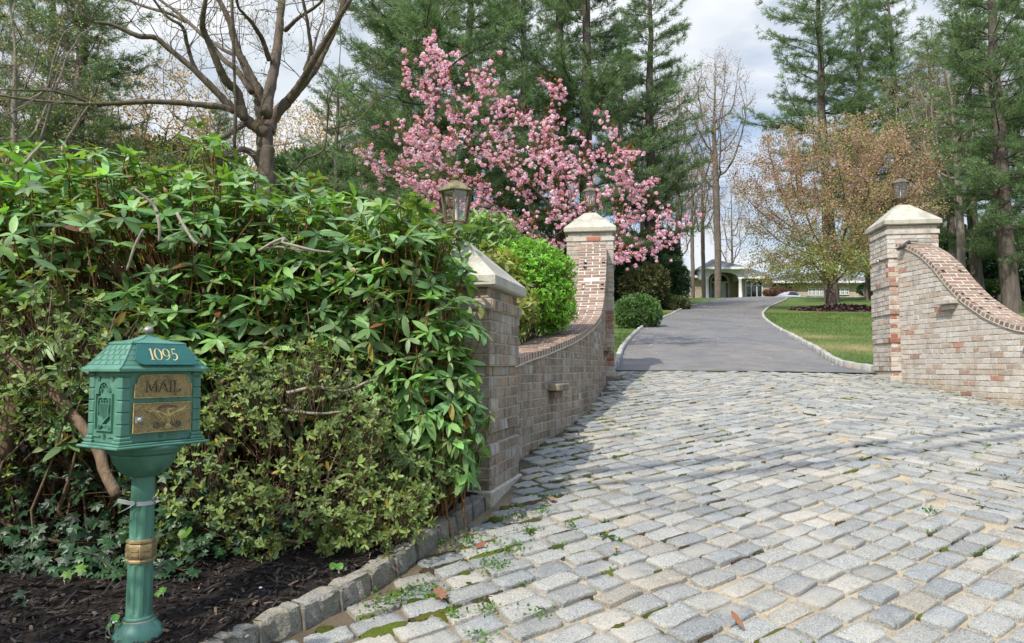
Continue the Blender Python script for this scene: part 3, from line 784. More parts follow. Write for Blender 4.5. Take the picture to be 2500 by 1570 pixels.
def pier(name, label, ctr, ang, half, z0, zcap, colf, bmat, mmat, cap_over=.045, plinth=0):
    """square brick pier; ANG turns its front; grooves run round it every sixth course"""
    P = thing(name, label, 'pier', (0, 0, 0))
    mb = MB(); e1 = np.array([math.cos(ang), math.sin(ang)]); e2 = np.array([-e1[1], e1[0]])
    n = int(round((zcap - z0) / CH)); ch = (zcap - z0) / n
    for kf in range(4):
        ca = ang + kf * math.pi / 2; t = np.array([math.cos(ca), math.sin(ca)]); nrm = np.array([t[1], -t[0]])
        o = np.array(ctr) + nrm * half
        for r in range(n):
            zb = z0 + r * ch; top = n - 1 - r
            off = 0.0
            if top == 0: off = -.014
            elif top == 1: off = .016
            elif (top - 2) % 6 == 5: off = -.020
            elif (top - 2) % 6 == 0 and top > 2: off = .0
            L = 2 * (half + off); nb = 4; bl = L / (nb - .5)
            s = -L / 2 if r % 2 else -L / 2 - bl / 2
            edges = [-L / 2]
            q = -L / 2 + (bl if r % 2 else bl / 2)
            while q < L / 2 - .03: edges.append(q + RNG.normal(0, .004)); q += bl
            edges.append(L / 2)
            for a, b in zip(edges[:-1], edges[1:]):
                brick(mb, o + t * a, o + t * b, nrm, zb, zb + ch, zb + ch, off, colf(kf, r, n, (a + b) / 2 / half))
    mb.build('brickwork', bmat, P)
    mm = MB(); box(mm, (*ctr, (z0 + zcap) / 2 - .15), (2 * half - .075, 2 * half - .075, zcap - z0 + .3), ang, (.4, .4, .35))
    # joints: a shell just behind the brick faces, one slab a course so that it follows the grooves
    for r in range(n):
        top = n - 1 - r; off = -.014 if top == 0 else .016 if top == 1 else -.020 if (top - 2) % 6 == 5 else 0
        h2 = half + off - .0065
        box(mm, (*ctr, z0 + (r + .5) * ch), (2 * h2, 2 * h2, ch * .9995), ang)
    if plinth: cbox(mm, (*ctr, z0 - plinth / 2 + .004), (2 * half + .035, 2 * half + .035, plinth), .01, (.4, .36, .3), 0, rotz(ang))
    mm.build('mortar_joints', mmat, P)
    # capstone: slab with a truncated pyramid
    mc = MB(); h = half + cap_over; zt = zcap + .078; apex = zt + .285; ft = .085
    rings = [(h - .012, zcap + .004), (h, zcap + .014), (h, zt - .006), (h - .007, zt), (ft + .006, apex - .006), (ft - .006, apex)]
    V = []
    for (r_, z_) in rings:
        for (i, j) in ((-1, -1), (1, -1), (1, 1), (-1, 1)): V.append((*(np.array(ctr) + e1 * r_ * i + e2 * r_ * j), z_))
    Fc = [[3, 2, 1, 0], [20, 21, 22, 23]] + [[r_ * 4 + i, r_ * 4 + (i + 1) % 4, (r_ + 1) * 4 + (i + 1) % 4, (r_ + 1) * 4 + i] for r_ in range(5) for i in range(4)]
    mc.add(np.array(V), Fc); mc.build('capstone', STONE, P)
    return apex

H1, H2 = .36, .355
A1, A2 = math.radians(-15), math.radians(-8)
def fwd(a): return np.array([-math.sin(a), math.cos(a)])
def rgt(a): return np.array([math.cos(a), math.sin(a)])
# near pier: its right front corner is known
c1cap = np.array([-.105, 4.27]); C1 = c1cap - rgt(A1) * (H1 + .04) + fwd(A1) * (H1 + .04)
C2 = np.array([.965 + .275, 10.88]); C3 = np.array([5.93, 10.47])
Z1, Z2 = EYE + .50, EYE + 2.06
g1 = float(G(-.2, 4.5)) - .02; g2 = float(G(1.4, 10.9)) - .03; g3 = float(.116 * 10.3) - .08
def col1(kf, r, n, s): return brick_col(MIX_L if kf != 0 else ((GREY * 1.0, .8), (WHITE * .75, .2)))
def col2(kf, r, n, s):
    if kf == 0 and s > .3:
        f = r / n
        if f < .42: return brick_col(((RED, .75), (BROWN, .2), (WHITE, .05))) * (.85 if f < .3 else 1)
    return brick_col(MIX_P2)
def col3(kf, r, n, s):
    f = r / n
    if kf == 0 and s < -.62 and f < .72 and RNG.random() < .62: return brick_col(((RED, .8), (BROWN, .2)))
    if kf == 3 and s > .75 and f < .72 and RNG.random() < .4: return brick_col(((RED, .7), (BROWN, .3)))
    return brick_col(MIX_R)
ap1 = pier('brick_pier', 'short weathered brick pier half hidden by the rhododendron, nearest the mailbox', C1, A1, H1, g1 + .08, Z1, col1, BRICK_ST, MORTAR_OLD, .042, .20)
ap2 = pier('brick_pier', 'tall brick gate pier with red bricks at its foot before the pink cherry', C2, A2, H2, g2 + .05, Z2, col2, BRICK, MORTAR, .042, .12)
ap3 = pier('brick_pier', 'tall whitewashed brick gate pier in front of the copper leaved tree', C3, A2, H2, g3 + .10, Z2 + .03, col3, BRICK, MORTAR, .042, .16)

def swoop_wall(name, label, plan, ztop, side, mix, bmat, mmat, thick, cw, spots=(), colov=None):
    """wall along a curve in plan; SIDE +1: drive face is to the right of the path; ZTOP(y): coping's upper edge"""
    Wl = thing(name, label, 'wall', (0, 0, 0))
    P = catmull(np.asarray(plan), 400); a = arc_param(P); Ltot = a[-1]
    def pos(s): return np.array([np.interp(s, a, P[:, 0]), np.interp(s, a, P[:, 1])])
    def tan(s):
        e = .02; return unit(pos(min(s + e, Ltot)) - pos(max(s - e, 0)))
    def nor(s):
        t = tan(s); return np.array([t[1], -t[0]]) * side
    CT = .058
    def clr(y):
        g_ = abs(ztop(y + .03) - ztop(y - .03)) / .06
        return (CT + .010) * math.sqrt(1 + min(g_ * g_, 9)) + .03 * min(max(g_ - .25, 0), 1)
    mb = MB(); mm = MB()
    BL = .2125
    zlow = min(float(.116 * p[1]) - .03 * max(0, p[0] - 4) for p in P[::20]) - .35
    zhi = max(ztop(p[1]) for p in P[::10])
    for face in (1, -1):
        off = 0 if face == 1 else thick
        for r in range(int((zhi - zlow) / CH) + 1):
            zb = zlow + r * CH
            hdr = (r % 6 == 5); bl = BL / 2 if hdr else BL
            s = -RNG.uniform(0, .02) - (bl / 2 if r % 2 else 0)
            while s < Ltot:
                s0, s1 = max(s, 0), min(s + bl * RNG.uniform(.97, 1.03), Ltot); s = s1 if s1 > s0 else s + bl
                if s1 - s0 < .03: continue
                p0, p1 = pos(s0), pos(s1); n_ = nor((s0 + s1) / 2)
                gz = .116 * min(p0[1], p1[1]) - .05 * max(0, p0[0] - 4)
                if zb + CH < gz - .12: continue
                t0, t1 = ztop(p0[1]) - clr(p0[1]), ztop(p1[1]) - clr(p1[1])
                if max(t0, t1) < zb + .012: continue
                z1a, z1b = min(zb + CH, t0), min(zb + CH, t1)
                if min(z1a, z1b) < zb - .05: z1a, z1b = max(z1a, zb), max(z1b, zb)
                col = brick_col(mix)
                if colov is not None:
                    c2 = colov((s0 + s1) / 2 / Ltot, (zb - gz), p0)
                    if c2 is not None: col = c2
                if face == -1: p0, p1 = p0 - n_ * thick, p1 - n_ * thick
                brick(mb, p0 if face * side == -1 else p0, p1, n_ * face, zb, z1a, z1b, 0, col)
    # joints and core: strips
    ss = np.linspace(0, Ltot, 160)
    rows = []
    for s in ss:
        p, n_ = pos(s), nor(s); zt = ztop(p[1]) - clr(p[1]) + .006; gz = zlow
        rows.append([(*(p - n_ * .006), gz), (*(p - n_ * .006), zt), (*(p - n_ * (thick - .006)), zt), (*(p - n_ * (thick - .006)), gz)])
    V = np.array(rows).reshape(-1, 3)
    Fq = [[i * 4 + j, i * 4 + (j + 1) % 4, (i + 1) * 4 + (j + 1) % 4, (i + 1) * 4 + j] for i in range(159) for j in range(4)] + [[0, 1, 2, 3], [159 * 4 + j for j in (3, 2, 1, 0)]]
    mm.add(V, Fq)
    bo = mb.build('brickwork', bmat, Wl); mm.build('mortar_joints', mmat, Wl)
    # coping: bricks laid across the top, following the sweep
    s3 = np.linspace(0, Ltot, 1200); Q = np.array([(*pos(s), ztop(pos(s)[1])) for s in s3]); a3 = arc_param(Q)
    mc = MB(); mw = MB(); pitch = .074; nrow = int(a3[-1] / pitch); over = .026
    def q3(d): return np.array([np.interp(d, a3, Q[:, i]) for i in range(3)]), float(np.interp(d, a3, s3))
    for r in range(nrow):
        p, s = q3((r + .5) * pitch); pa, _ = q3(r * pitch + .005); pb, _ = q3((r + 1) * pitch - .005)
        T = unit(pb - pa); n_ = np.array([*nor(s), 0]); U = np.cross(n_, T); U = U * np.sign(U[2]) if abs(U[2]) > 1e-3 else U; U = unit(U)
        ed = [0, .5, 1] if r % 2 else [0, .25, .75, 1]
        l = np.linalg.norm(pb - pa)
        for e0, e1_ in zip(ed[:-1], ed[1:]):
            w = (e1_ - e0) * cw - .011
            c = p + n_ * (over - (e0 + e1_) / 2 * cw) - U * (CT / 2)
            M = np.stack([T, n_, U], 1)
            col = (np.array([(.215, .135, .092), (.185, .118, .082), (.245, .165, .118), (.150, .102, .076)])[RNG.integers(4)]) * math.exp(RNG.normal(0, .12))
            cbox(mc, c + U * RNG.normal(0, .0015), (l, w, CT), .005, col, 0, M)
    d4 = np.linspace(0, a3[-1], 260); rows = []
    for d in d4:
        p, s = q3(d); pa, _ = q3(max(d - .01, 0)); pb, _ = q3(min(d + .01, a3[-1])); T = unit(pb - pa); n_ = np.array([*nor(s), 0]); U = unit(np.cross(n_, T)); U = U * (1 if U[2] > 0 else -1)
        rows.append([p + n_ * (over - .006) - U * .0035, p - n_ * (cw - over - .006) - U * .0035, p - n_ * (cw - over - .006) - U * (CT + .008), p + n_ * (over - .006) - U * (CT + .008)])
    V = np.array(rows).reshape(-1, 3)
    Fq = [[i * 4 + j, i * 4 + (j + 1) % 4, (i + 1) * 4 + (j + 1) % 4, (i + 1) * 4 + j] for i in range(259) for j in range(4)] + [[0, 1, 2, 3], [259 * 4 + j for j in (3, 2, 1, 0)]]
    mw.add(V, Fq)
    cp = mc.build('brick_coping', COPING, Wl); mw.build('coping_mortar', MORTAR_W, cp)
    for (s, zc, kind) in spots:      # brackets corbelled out of the face
        p, n_, t = pos(s * Ltot), nor(s * Ltot), tan(s * Ltot); rz = math.atan2(t[1], t[0])
        mk = MB()
        cbox(mk, (*(p + n_ * .045), zc), (.30, .13, .062), .008, (.24, .21, .14) if kind else (.34, .30, .22), 0, rotz(rz), False)
        cbox(mk, (*(p + n_ * .02), zc - .066), (.20, .08, .062), .006, (.40, .36, .31) if not kind else (.20, .16, .12), 0, rotz(rz))
        mk.build('corbel', BRICK if not kind else BRICK_ST, Wl)
    return pos, nor, Ltot

YL = np.array([4.9, 5.2, 5.5, 6.1, 6.65, 7.6, 8.2, 8.6, 8.9, 9.15, 9.35, 9.6, 9.85, 10.05, 10.2, 10.4])
ZL = np.array([.03, .06, .094, .172, .266, .425, .535, .63, .76, .92, 1.10, 1.36, 1.60, 1.75, 1.82, 1.86]) + EYE
# the right wall's sweep is read off its lower coping edge in the photograph
RP = np.array([(2203, 594, 10.15), (2231, 598, 9.85), (2259, 616, 9.6), (2290, 646, 9.35), (2322, 686, 9.12), (2358, 725, 8.86), (2390, 749, 8.63), (2418, 767, 8.46), (2457, 785, 8.22), (2500, 797, 8.0)])
ZR = np.array([at(*p)[2] for p in RP]); YR = RP[:, 2]
YR = np.concatenate([[10.6], YR, [7.5, 6.9, 6.2]]); ZR = np.concatenate([[ZR[0] + .01], ZR, [ZR[-1] - .07, ZR[-1] - .13, ZR[-1] - .2]])
def smooth_interp(xq, xp, fp):
    o = np.argsort(xp); xp, fp = xp[o], fp[o]; xx = np.linspace(xp[0], xp[-1], 600)
    ff = np.interp(xx, xp, fp); k = np.hanning(31); k /= k.sum(); ff = np.convolve(np.pad(ff, 15, mode='edge'), k, 'valid')
    return lambda y: float(np.interp(y, xx, ff))
zl = smooth_interp(None, YL, ZL); zr = smooth_interp(None, YR, ZR)
def ovr(s, h, p):
    return None
def ovr_r(s, h, p):
    u = px(*p)
    if 2300 < u < 2350 and .62 < h < .78 and RNG.random() < .5: return brick_col(((RED, 1.0),))
    if 2335 < u < 2385 and .0 < h < .33 and RNG.random() < .45: return brick_col(((RED, 1.0),))
    if h < .12: return np.array((.36, .27, .17)) * math.exp(RNG.normal(0, .15))
WL_pl = np.concatenate([WALL_L[:-1], [[1.40, 10.5]]])
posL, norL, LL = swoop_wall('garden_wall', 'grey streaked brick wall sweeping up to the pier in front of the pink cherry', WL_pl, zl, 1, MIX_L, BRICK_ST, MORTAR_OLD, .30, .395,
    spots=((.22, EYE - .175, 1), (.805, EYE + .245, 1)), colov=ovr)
WR_pl = np.concatenate([[[5.66, 10.15]], WALL_R[1:]])
posR, norR, LR = swoop_wall('garden_wall', 'whitewashed brick wall with swooping coping and scattered red bricks, at the right edge', WR_pl, zr, 1, MIX_R, BRICK, MORTAR, .30, .42,
    spots=((.265, at(2268, 742, 9.35)[2], 0), (.60, at(2480, 826, 8.05)[2], 0)), colov=ovr_r)

# ------------------------------------------------------------------ lanterns on the piers
m = NM('verdigris_bronze'); n1 = m.noise(45, 5, .6)
BRONZE = m.fin(m.mix(m.ramp(n1, [(.4, 0), (.7, .8)]), (.125, .085, .052), (.215, .17, .115)), .6, m.bump(n1, .3, .004), .35, .4)
m = NM('lichened_bronze'); n1 = m.noise(30, 5, .65); n2 = m.noise(75, 3, .6)
c = m.mix(m.ramp(n1, [(.4, 0), (.62, .9)]), (.105, .085, .055), (.20, .19, .11)); c = m.mix(m.ramp(n2, [(.56, 0), (.64, .9)]), c, (.36, .30, .06))
LICHEN = m.fin(c, .9, m.bump(n1, .6, .008), 0, .2)
LGLASS = glass_mat('lantern_glass', (.95, .95, .94), .10, .10)
IVORY = plain_mat('candle_sleeve', (.62, .56, .42), .5)
def lantern(label, x, y, z, a0, roofmat):
    T = thing('pier_lantern', label, 'lantern', (x, y, z))
    k = 6
    b = MB()
    lathe(b, [(.052, -.004), (.058, .006), (.05, .018), (.026, .026), (.02, .045), (.03, .055), (.05, .082), (.066, .10), (.074, .112), (.076, .128)], 18)
    b.build('base', BRONZE, T)
    gmb = MB(); z0, z1 = .132, .35; r0, r1 = .078, .112
    for i in range(k):         # pierced gallery below the glass
        a = a0 + i * math.pi / 3
        for j in range(4):
            aa = a + (j + .5) * math.pi / 12; R = .079 * math.cos(math.pi / 6) / math.cos((aa - a) - math.pi / 6)
            box(gmb, (R * math.cos(aa), R * math.sin(aa), .121), (.005, .009, .022), aa)
    lathe(gmb, [(.083, .13), (.086, .134), (.083, .14), (.070, .14)], 6, a0=a0, smooth=False, caps=False)
    gmb.build('gallery', BRONZE, T)
    fr = MB(); gl = MB()
    for i in range(k):
        a, an = a0 + i * math.pi / 3, a0 + (i + 1) * math.pi / 3
        p0 = np.array([r0 * math.cos(a), r0 * math.sin(a), z0]); p1 = np.array([r1 * math.cos(a), r1 * math.sin(a), z1])
        tube(fr, [p0, p1], .0085, 4, smooth=False)
        q0 = np.array([r0 * math.cos(an), r0 * math.sin(an), z0]); q1 = np.array([r1 * math.cos(an), r1 * math.sin(an), z1])
        tube(fr, [p0, q0], .006, 4, smooth=False); tube(fr, [p1, q1], .006, 4, smooth=False)
        s = .94
        P = np.array([p0, q0, q1, p1]) * np.array([s, s, 1]); P2 = np.array([p0, q0, q1, p1]) * np.array([s - .04, s - .04, 1])
        gl.add(np.concatenate([P, P2]), BOXF)
    fr.build('frame', BRONZE, T); gl.build('glass_panes', LGLASS, T)
    cs = MB(); lathe(cs, [(.022, .138), (.022, .15), (.011, .152), (.011, .235), (.013, .24), (.010, .262), (.002, .28)], 10); cs.build('candle', IVORY, T)
    rf = MB(); lathe(rf, [(.112, .344), (.134, .342), (.136, .349), (.118, .362), (.085, .388), (.052, .412), (.044, .416)], 6, a0=a0, smooth=False); 
    lathe(rf, [(.043, .408), (.043, .422), (.03, .424), (.014, .426), (.016, .434), (.024, .442), (.026, .452), (.02, .464), (.002, .470)], 14)
    rf.build('roof', roofmat, T)
    return T
lantern('large looking lichen covered lantern rising out of the rhododendron on the nearest pier', C1[0], C1[1], ap1, .45, LICHEN)
lantern('bronze lantern on the pier in front of the pink cherry blossom', C2[0], C2[1], ap2, .3, BRONZE)
lantern('bronze lantern on the whitewashed pier against the copper leaved tree', C3[0], C3[1], ap3, .15, BRONZE)

# ------------------------------------------------------------------ floodlight and camera on the right pier
GREYMETAL = plain_mat('grey_metal', (.30, .34, .37), .45, .3, 30, .1, .05)
BLACKP = plain_mat('black_plastic', (.02, .02, .022), .45, 0)
WHITEP = plain_mat('white_plastic', (.75, .76, .76), .35, 0, 20, .05, .02)
fl = thing('floodlight', 'small grey and black floodlight fixed where the right wall meets its pier', 'floodlight', tuple(at(2215, 588, 10.0)))
b = MB(); cbox(b, (.10, .02, .01), (.13, .06, .035), .006); box(b, (.26, .05, -.002), (.26, .02, .014)); b.build('bracket', GREYMETAL, fl)
b = MB(); M = np.array([(math.cos(.6), 0, math.sin(-.6)), (0, 1, 0), (math.sin(.6), 0, math.cos(.6))]); cbox(b, (-.07, -.03, -.075), (.17, .11, .035), .008, M=M); tube(b, [(.04, .01, 0), (-.01, 0, -.02), (-.04, -.02, -.05)], .014, 6); b.build('lamp_head', BLACKP, fl)
cmr = thing('security_camera', 'small white bullet camera on the left side of the whitewashed pier', 'camera', tuple(at(2146, 638, 10.45)))
b = MB(); tube(b, [(-.045, -.10, -.008), (-.03, -.02, 0)], .021, 12); cbox(b, (-.037, -.06, .024), (.055, .11, .006), .002); b.build('housing', WHITEP, cmr)
b = MB(); tube(b, [(-.03, -.02, 0), (.02, .0, .02), (.06, .0, .02)], .009, 8); lathe(b, [(.028, -.006), (.028, .006)], 12, c=(.05, 0, .02)); b.build('mount', WHITEP, cmr)
b = MB(); tube(b, [(-.047, -.112, -.0095), (-.045, -.1005, -.008)], .016, 12); b.build('lens', BLACKP, cmr)
# ================================================================== the mailbox
m = NM('green_paint'); n1 = m.noise(16, 5, .6); n2 = m.noise(130, 3, .6); n3 = m.noise(4, 4, .6, m.scaled((1, 1, .5)))
c = m.ramp(n3, [(.35, (.060, .165, .116)), (.65, (.088, .215, .156))])
c = m.mix(m.ramp(n1, [(.55, 0), (.75, .55)]), c, (.15, .28, .22)); c = m.mix(m.ramp(n2, [(.70, 0), (.80, .4)]), c, (.3, .33, .28))
n5 = m.noise(22, 4, .6, m.scaled((1, 1, .12))); c = m.mix(m.ramp(n5, [(.55, 0), (.72, .45)]), c, (.02, .06, .042))
PAINT = m.fin(c, m.ramp(n1, [(.3, .38), (.7, .6)]), m.bump(n2, .12, .003), spec=.4)
m = NM('plaque_paint'); n1 = m.noise(25, 4)
PLAQ = m.fin(m.ramp(n1, [(.3, (.018, .105, .088)), (.7, (.028, .135, .112))]), .32, spec=.5)
m = NM('aged_brass'); n1 = m.voro(210); n2 = m.noise(30, 4, .6); n3 = m.noise(180, 3, .6)
c = m.mix(m.ramp(n1, [(.15, 0), (.5, .7)]), (.58, .42, .17), (.17, .12, .06)); c = m.mix(m.ramp(n2, [(.45, 0), (.7, .55)]), c, (.09, .068, .045))
BRASS = m.fin(c, .5, m.bump(n1, .7, .004), .45, .5)
m = NM('rubbed_brass'); n1 = m.noise(60, 4, .6)
RUBBED = m.fin(m.ramp(n1, [(.3, (.26, .19, .085)), (.65, (.58, .43, .19))]), .45, m.bump(n1, .2, .003), .15, .5)
m = NM('dark_bronze'); n1 = m.noise(60, 4)
DARKBR = m.fin(m.ramp(n1, [(.3, (.06, .05, .042)), (.7, (.16, .13, .10))]), .45, metal=.4)
OLDGILT = plain_mat('old_gilt', (.24, .175, .085), .5, .2, 40, .45, .3)
GOLD = plain_mat('gold_lettering', (.72, .56, .24), .5, 0, 60, .12, .05)
PEWTER = plain_mat('pewter', (.30, .27, .24), .38, .5, 30, .2, .1)
STEEL = plain_mat('galvanised_steel', (.42, .44, .44), .45, .5, 50, .2, .1)

MBX = thing('mailbox', 'green cast metal mailbox with brass plates on a fluted post', 'mailbox', (-1.350, 2.583, .345), math.radians(58))
Z0 = .345
BW, BD = .292, .204
zb, zt = 1.075 - Z0, 1.326 - Z0
MF = np.array([(1, 0, 0), (0, 0, -1), (0, 1, 0)], float)         # (a, b, h) -> front face
ML = np.array([(0, 0, -1.7), (-1, 0, 0), (0, 1, 0)], float)        # (a, b, h) -> left face
MRt = np.array([(0, 0, 1), (1, 0, 0), (0, 1, 0)], float)
oF, oL, oR = (0, -BD / 2, 0), (-BW / 2, 0, 0), (BW / 2, 0, 0)
b = MB()
cbox(b, (0, 0, (zb + zt) / 2), (BW, BD, zt - zb), .003)
# pilasters on the four corners, of stacked blocks
for sx in (-1, 1):
    for sy in (-1, 1):
        x, y = sx * (BW / 2 - .012), sy * (BD / 2 - .012)
        h = (zt - zb - .045) / 5
        for i in range(5): cbox(b, (x, y, zb + .026 + h * (i + .5)), (.033, .033, h - .0022), .003)
        cbox(b, (x, y, zb + .006), (.050, .050, .012), .003); cbox(b, (x, y, zb + .018), (.042, .042, .012), .003)
        cbox(b, (x, y, zt - .010), (.044, .044, .010), .003); cbox(b, (x, y, zt - .002), (.038, .038, .008), .002)
# mouldings at the foot
for (o, h, z_) in ((.030, .010, zb - .012), (.018, .008, zb - .004)):
    cbox(b, (0, 0, z_), (BW + 2 * o, BD + 2 * o, h), .003)
for M, o, hw in ((MF, oF, .115), (ML, oL, .085), (MRt, oR, .085)):
    for s in (-1, 1): prism(b, [(s * .065 - .04, zb + .022), (s * .065 + .04, zb + .022), (s * .065 + .04, zb + .026), (s * .065 - .04, zb + .026)], -.002, .003, M, o)
def rosette(mb, a, b_, r, M, o):
    for i in range(8):
        t = i * math.pi / 4; ribbon(mb, [(a + math.cos(t) * r * .25, b_ + math.sin(t) * r * .25), (a + math.cos(t) * r, b_ + math.sin(t) * r)], [r * .22, r * .34], -.001, .0028, M, o)
def star(mb, a, b_, r, M, o, h=.003):
    p = [(a + math.sin(i * math.pi / 5) * (r if i % 2 == 0 else r * .42), b_ + math.cos(i * math.pi / 5) * (r if i % 2 == 0 else r * .42)) for i in range(10)][::-1]
    prism(mb, p, -.001, h, M, o, inset=r * .2)
rosette(b, 0, zb + .024, .011, MF, oF); rosette(b, 0, zb + .145, .010, MF, oF)
for s in (-1, 1): prism(b, [(s * .058 - .038, zb + .143), (s * .058 + .038, zb + .143), (s * .058 + .038, zb + .147), (s * .058 - .038, zb + .147)], -.002, .003, MF, oF)
bo = b.build('box', PAINT, MBX)
# cast relief on both side faces: arched panel, stars, shield and scroll
for M, o in ((ML, oL), (MRt, oR)):
    rl = MB()
    zc = zb + .045
    pts = [(-.052, zc), (-.052, zc + .128), (-.034, zc + .128), (-.034, zc + .135)] + [(-.034 * math.cos(t), zc + .135 + .034 * math.sin(t)) for t in np.linspace(.1, math.pi - .1, 12)] + [(.034, zc + .135), (.034, zc + .128), (.052, zc + .128), (.052, zc), (-.052, zc)]
    ribbon(rl, pts, .0055, -.001, .005, M, o)
    for t in np.linspace(.15, math.pi - .15, 5): star(rl, -.023 * math.cos(t), zc + .136 + .023 * math.sin(t), .0075, M, o, .004)
    sh = [(-.031, zc + .112), (-.036, zc + .090), (-.032, zc + .062), (-.034, zc + .050), (-.016, zc + .038), (0, zc + .025), (.016, zc + .038), (.034, zc + .050), (.032, zc + .062), (.036, zc + .090), (.031, zc + .112), (.016, zc + .116), (0, zc + .113), (-.016, zc + .116), (-.031, zc + .112)]
    ribbon(rl, sh, .005, -.001, .0055, M, o)
    prism(rl, sh[:-1], -.001, .0022, M, o)
    for i in range(7): a = -.024 + i * .008; ribbon(rl, [(a, zc + .092), (a, zc + .040 + abs(a) * .45)], .0034, .001, .0045, M, o)
    for i in (-1, 0, 1): star(rl, i * .017, zc + .102, .007, M, o, .0055)
    t = np.linspace(0, 1, 26)
    for s in (-1, 1):
        ribbon(rl, np.c_[s * (.004 + .030 * np.sin(t * 2.6)), zc + .010 + .010 * np.cos(t * 6.5)], .0045, -.001, .0045, M, o)
    ribbon(rl, np.c_[-.020 + .04 * t, zc + .018 + .0035 * np.sin(t * 6.28)], .005, -.001, .0045, M, o)
    for s in (-1, 1): rosette(rl, s * .044, zt - .026, .009, M, o)
    rosette(rl, 0, zb + .024, .010, M, o)
    rl.build('shield_relief', PAINT, MBX)
# roof
r = MB()
prof = [(1.0, 1.326), (1.0, 1.334), (.985, 1.338), (.93, 1.343), (.84, 1.362), (.74, 1.386), (.63, 1.412), (.585, 1.421), (.595, 1.423), (.595, 1.428), (.55, 1.431), (.40, 1.4345), (.25, 1.442), (.13, 1.4525), (.085, 1.4575), (.07, 1.459)]
hw, hd = BW / 2 + .024, BD / 2 + .024
V, Fc = [], []
for (s, z_) in prof:
    for (i, j) in ((-1, -1), (1, -1), (1, 1), (-1, 1)):
        k_ = hd - hd * s
        V.append((i * (max(hw - k_, .004) if s > .2 else hw * s), j * hd * s, z_ - Z0))
# keep the hips square: ease the length towards a square top
V = np.array(V).reshape(-1, 4, 3)
for q, (s, z_) in enumerate(prof):
    wx = hw * s if s < .3 else hw - (hd - hd * s) * (1 + (hw / hd - 1) * .9); V[q, :, 0] = np.sign(V[q, :, 0]) * wx
V = V.reshape(-1, 3); n = len(prof)
Fc = [[3, 2, 1, 0]] + [[q * 4 + i, q * 4 + (i + 1) % 4, (q + 1) * 4 + (i + 1) % 4, (q + 1) * 4 + i] for q in range(n - 1) for i in range(4)] + [[(n - 1) * 4 + i for i in range(4)]]
r.add(V, Fc)
# shingle courses cast on the side slope: shallow ribs
for q in range(4):
    f = (q + .7) / 4.6; s = .95 - .35 * f; z_ = 1.342 + .079 * f - Z0 + .0035
    zi = np.interp(s, [p[0] for p in prof[:8]][::-1], [p[1] for p in prof[:8]][::-1]) - Z0
    xh = np.interp(s, [p[0] for p in prof[:8]][::-1], [V[k_ * 4 + 1][0] for k_ in range(8)][::-1])
    for sx in (-1, 1): tube(r, [(sx * xh, -hd * s, zi + .0005), (sx * xh, hd * s, zi + .0005)], .0016, 5)
    for j in range(5):
        yy = (-.8 + j * .4 + (q % 2) * .2) * hd * s
        if abs(yy) < hd * s: tube(r, [(-xh - .0006, yy, zi), (-xh + .010, yy * .9, zi + .019)], .0012, 4)
    tube(r, [(-xh, -hd * s, zi + .0005), (xh, -hd * s, zi + .0005)], .0014, 5)
for (i, j) in ((-1, -1), (1, -1), (1, 1), (-1, 1)):
    tube(r, [V[q * 4 + [(-1, -1), (1, -1), (1, 1), (-1, 1)].index((i, j))] for q in range(1, n)], .0024, 6)
r.build('roof', PAINT, MBX)
f = MB(); lathe(f, [(.006, 1.455), (.009, 1.459), (.0075, 1.462), (.012, 1.465), (.0175, 1.471), (.0185, 1.477), (.0165, 1.484), (.010, 1.490), (.001, 1.492)], 16, c=(0, 0, -Z0)); f.build('finial', PEWTER, MBX)
# number plate on the front slope
ya, za, yb, zb2 = -hd * .955 - .004, 1.345 - Z0, -hd * .60 - .006, 1.424 - Z0
sl_ = np.array([0, yb - ya, zb2 - za]); LP = np.linalg.norm(sl_); up = sl_ / LP; nn = np.cross((1, 0, 0), up)
MP = np.stack([np.array([1., 0, 0]), up, nn], 1); oP = np.array([0, ya, za])
pl = [(-.102, .006)] + [(-.102 - .012 * math.sin(t), .010 + .004 - .004 * math.cos(t)) for t in (.4, .9, 1.4)] + [(-.094, LP - .004), (.088, LP - .004), (.122, .016), (.118, .008), (.110, .004), (-.09, .002)]
pl = [(-.088, .003), (.112, .003), (.121, .008), (.120, .014), (.092, LP - .003), (-.092, LP - .003), (-.112, .024), (-.106, .011)]
p = MB(); prism(p, pl, .001, .005, MP, oP, inset=.001); po = p.build('number_plate', PLAQ, MBX)
d = MB(); H = .046; y0 = LP * .5 - H * .5; h0, h1 = .0048, .0056
def glyph(P, Wd, x0): ribbon(d, np.array(P, float) * np.array([H, H]) + np.array([x0, y0]), np.array(Wd, float) * H, h0, h1, MP, oP, bev=.02)
x0 = -.058
glyph([(.20, 0), (.20, 1)], [.11, .11], x0); glyph([(.05, .012), (.36, .012)], .035, x0); glyph([(.04, .86), (.12, .92), (.20, 1.0)], [.03, .05, .08], x0)
t = np.linspace(0, 2 * math.pi, 40)
glyph(np.c_[.30 + .27 * np.cos(t), .5 + .50 * np.sin(t)], .025 + .095 * np.abs(np.cos(t)) ** 1.5, x0 + .020)
t2 = np.linspace(-.1, 2 * math.pi - .1, 34)
glyph(np.c_[.28 + .25 * np.cos(t2), .66 + .33 * np.sin(t2)], .025 + .085 * np.abs(np.cos(t2)) ** 1.5, x0 + .052)
glyph(catmull([(.53, .66), (.52, .40), (.42, .18), (.24, .03), (.10, .0)], 14), np.linspace(.11, .03, 14), x0 + .052)
glyph([(.14, .985), (.44, .985)], [.075, .10], x0 + .083); glyph([(.155, .99), (.12, .52)], [.035, .03], x0 + .083)
glyph(catmull([(.12, .52), (.27, .61), (.43, .50), (.46, .30), (.36, .09), (.17, .0), (.05, .06)], 24), np.r_[np.linspace(.03, .11, 13), np.linspace(.11, .05, 11)], x0 + .083)
d.build('house_number', GOLD, po)
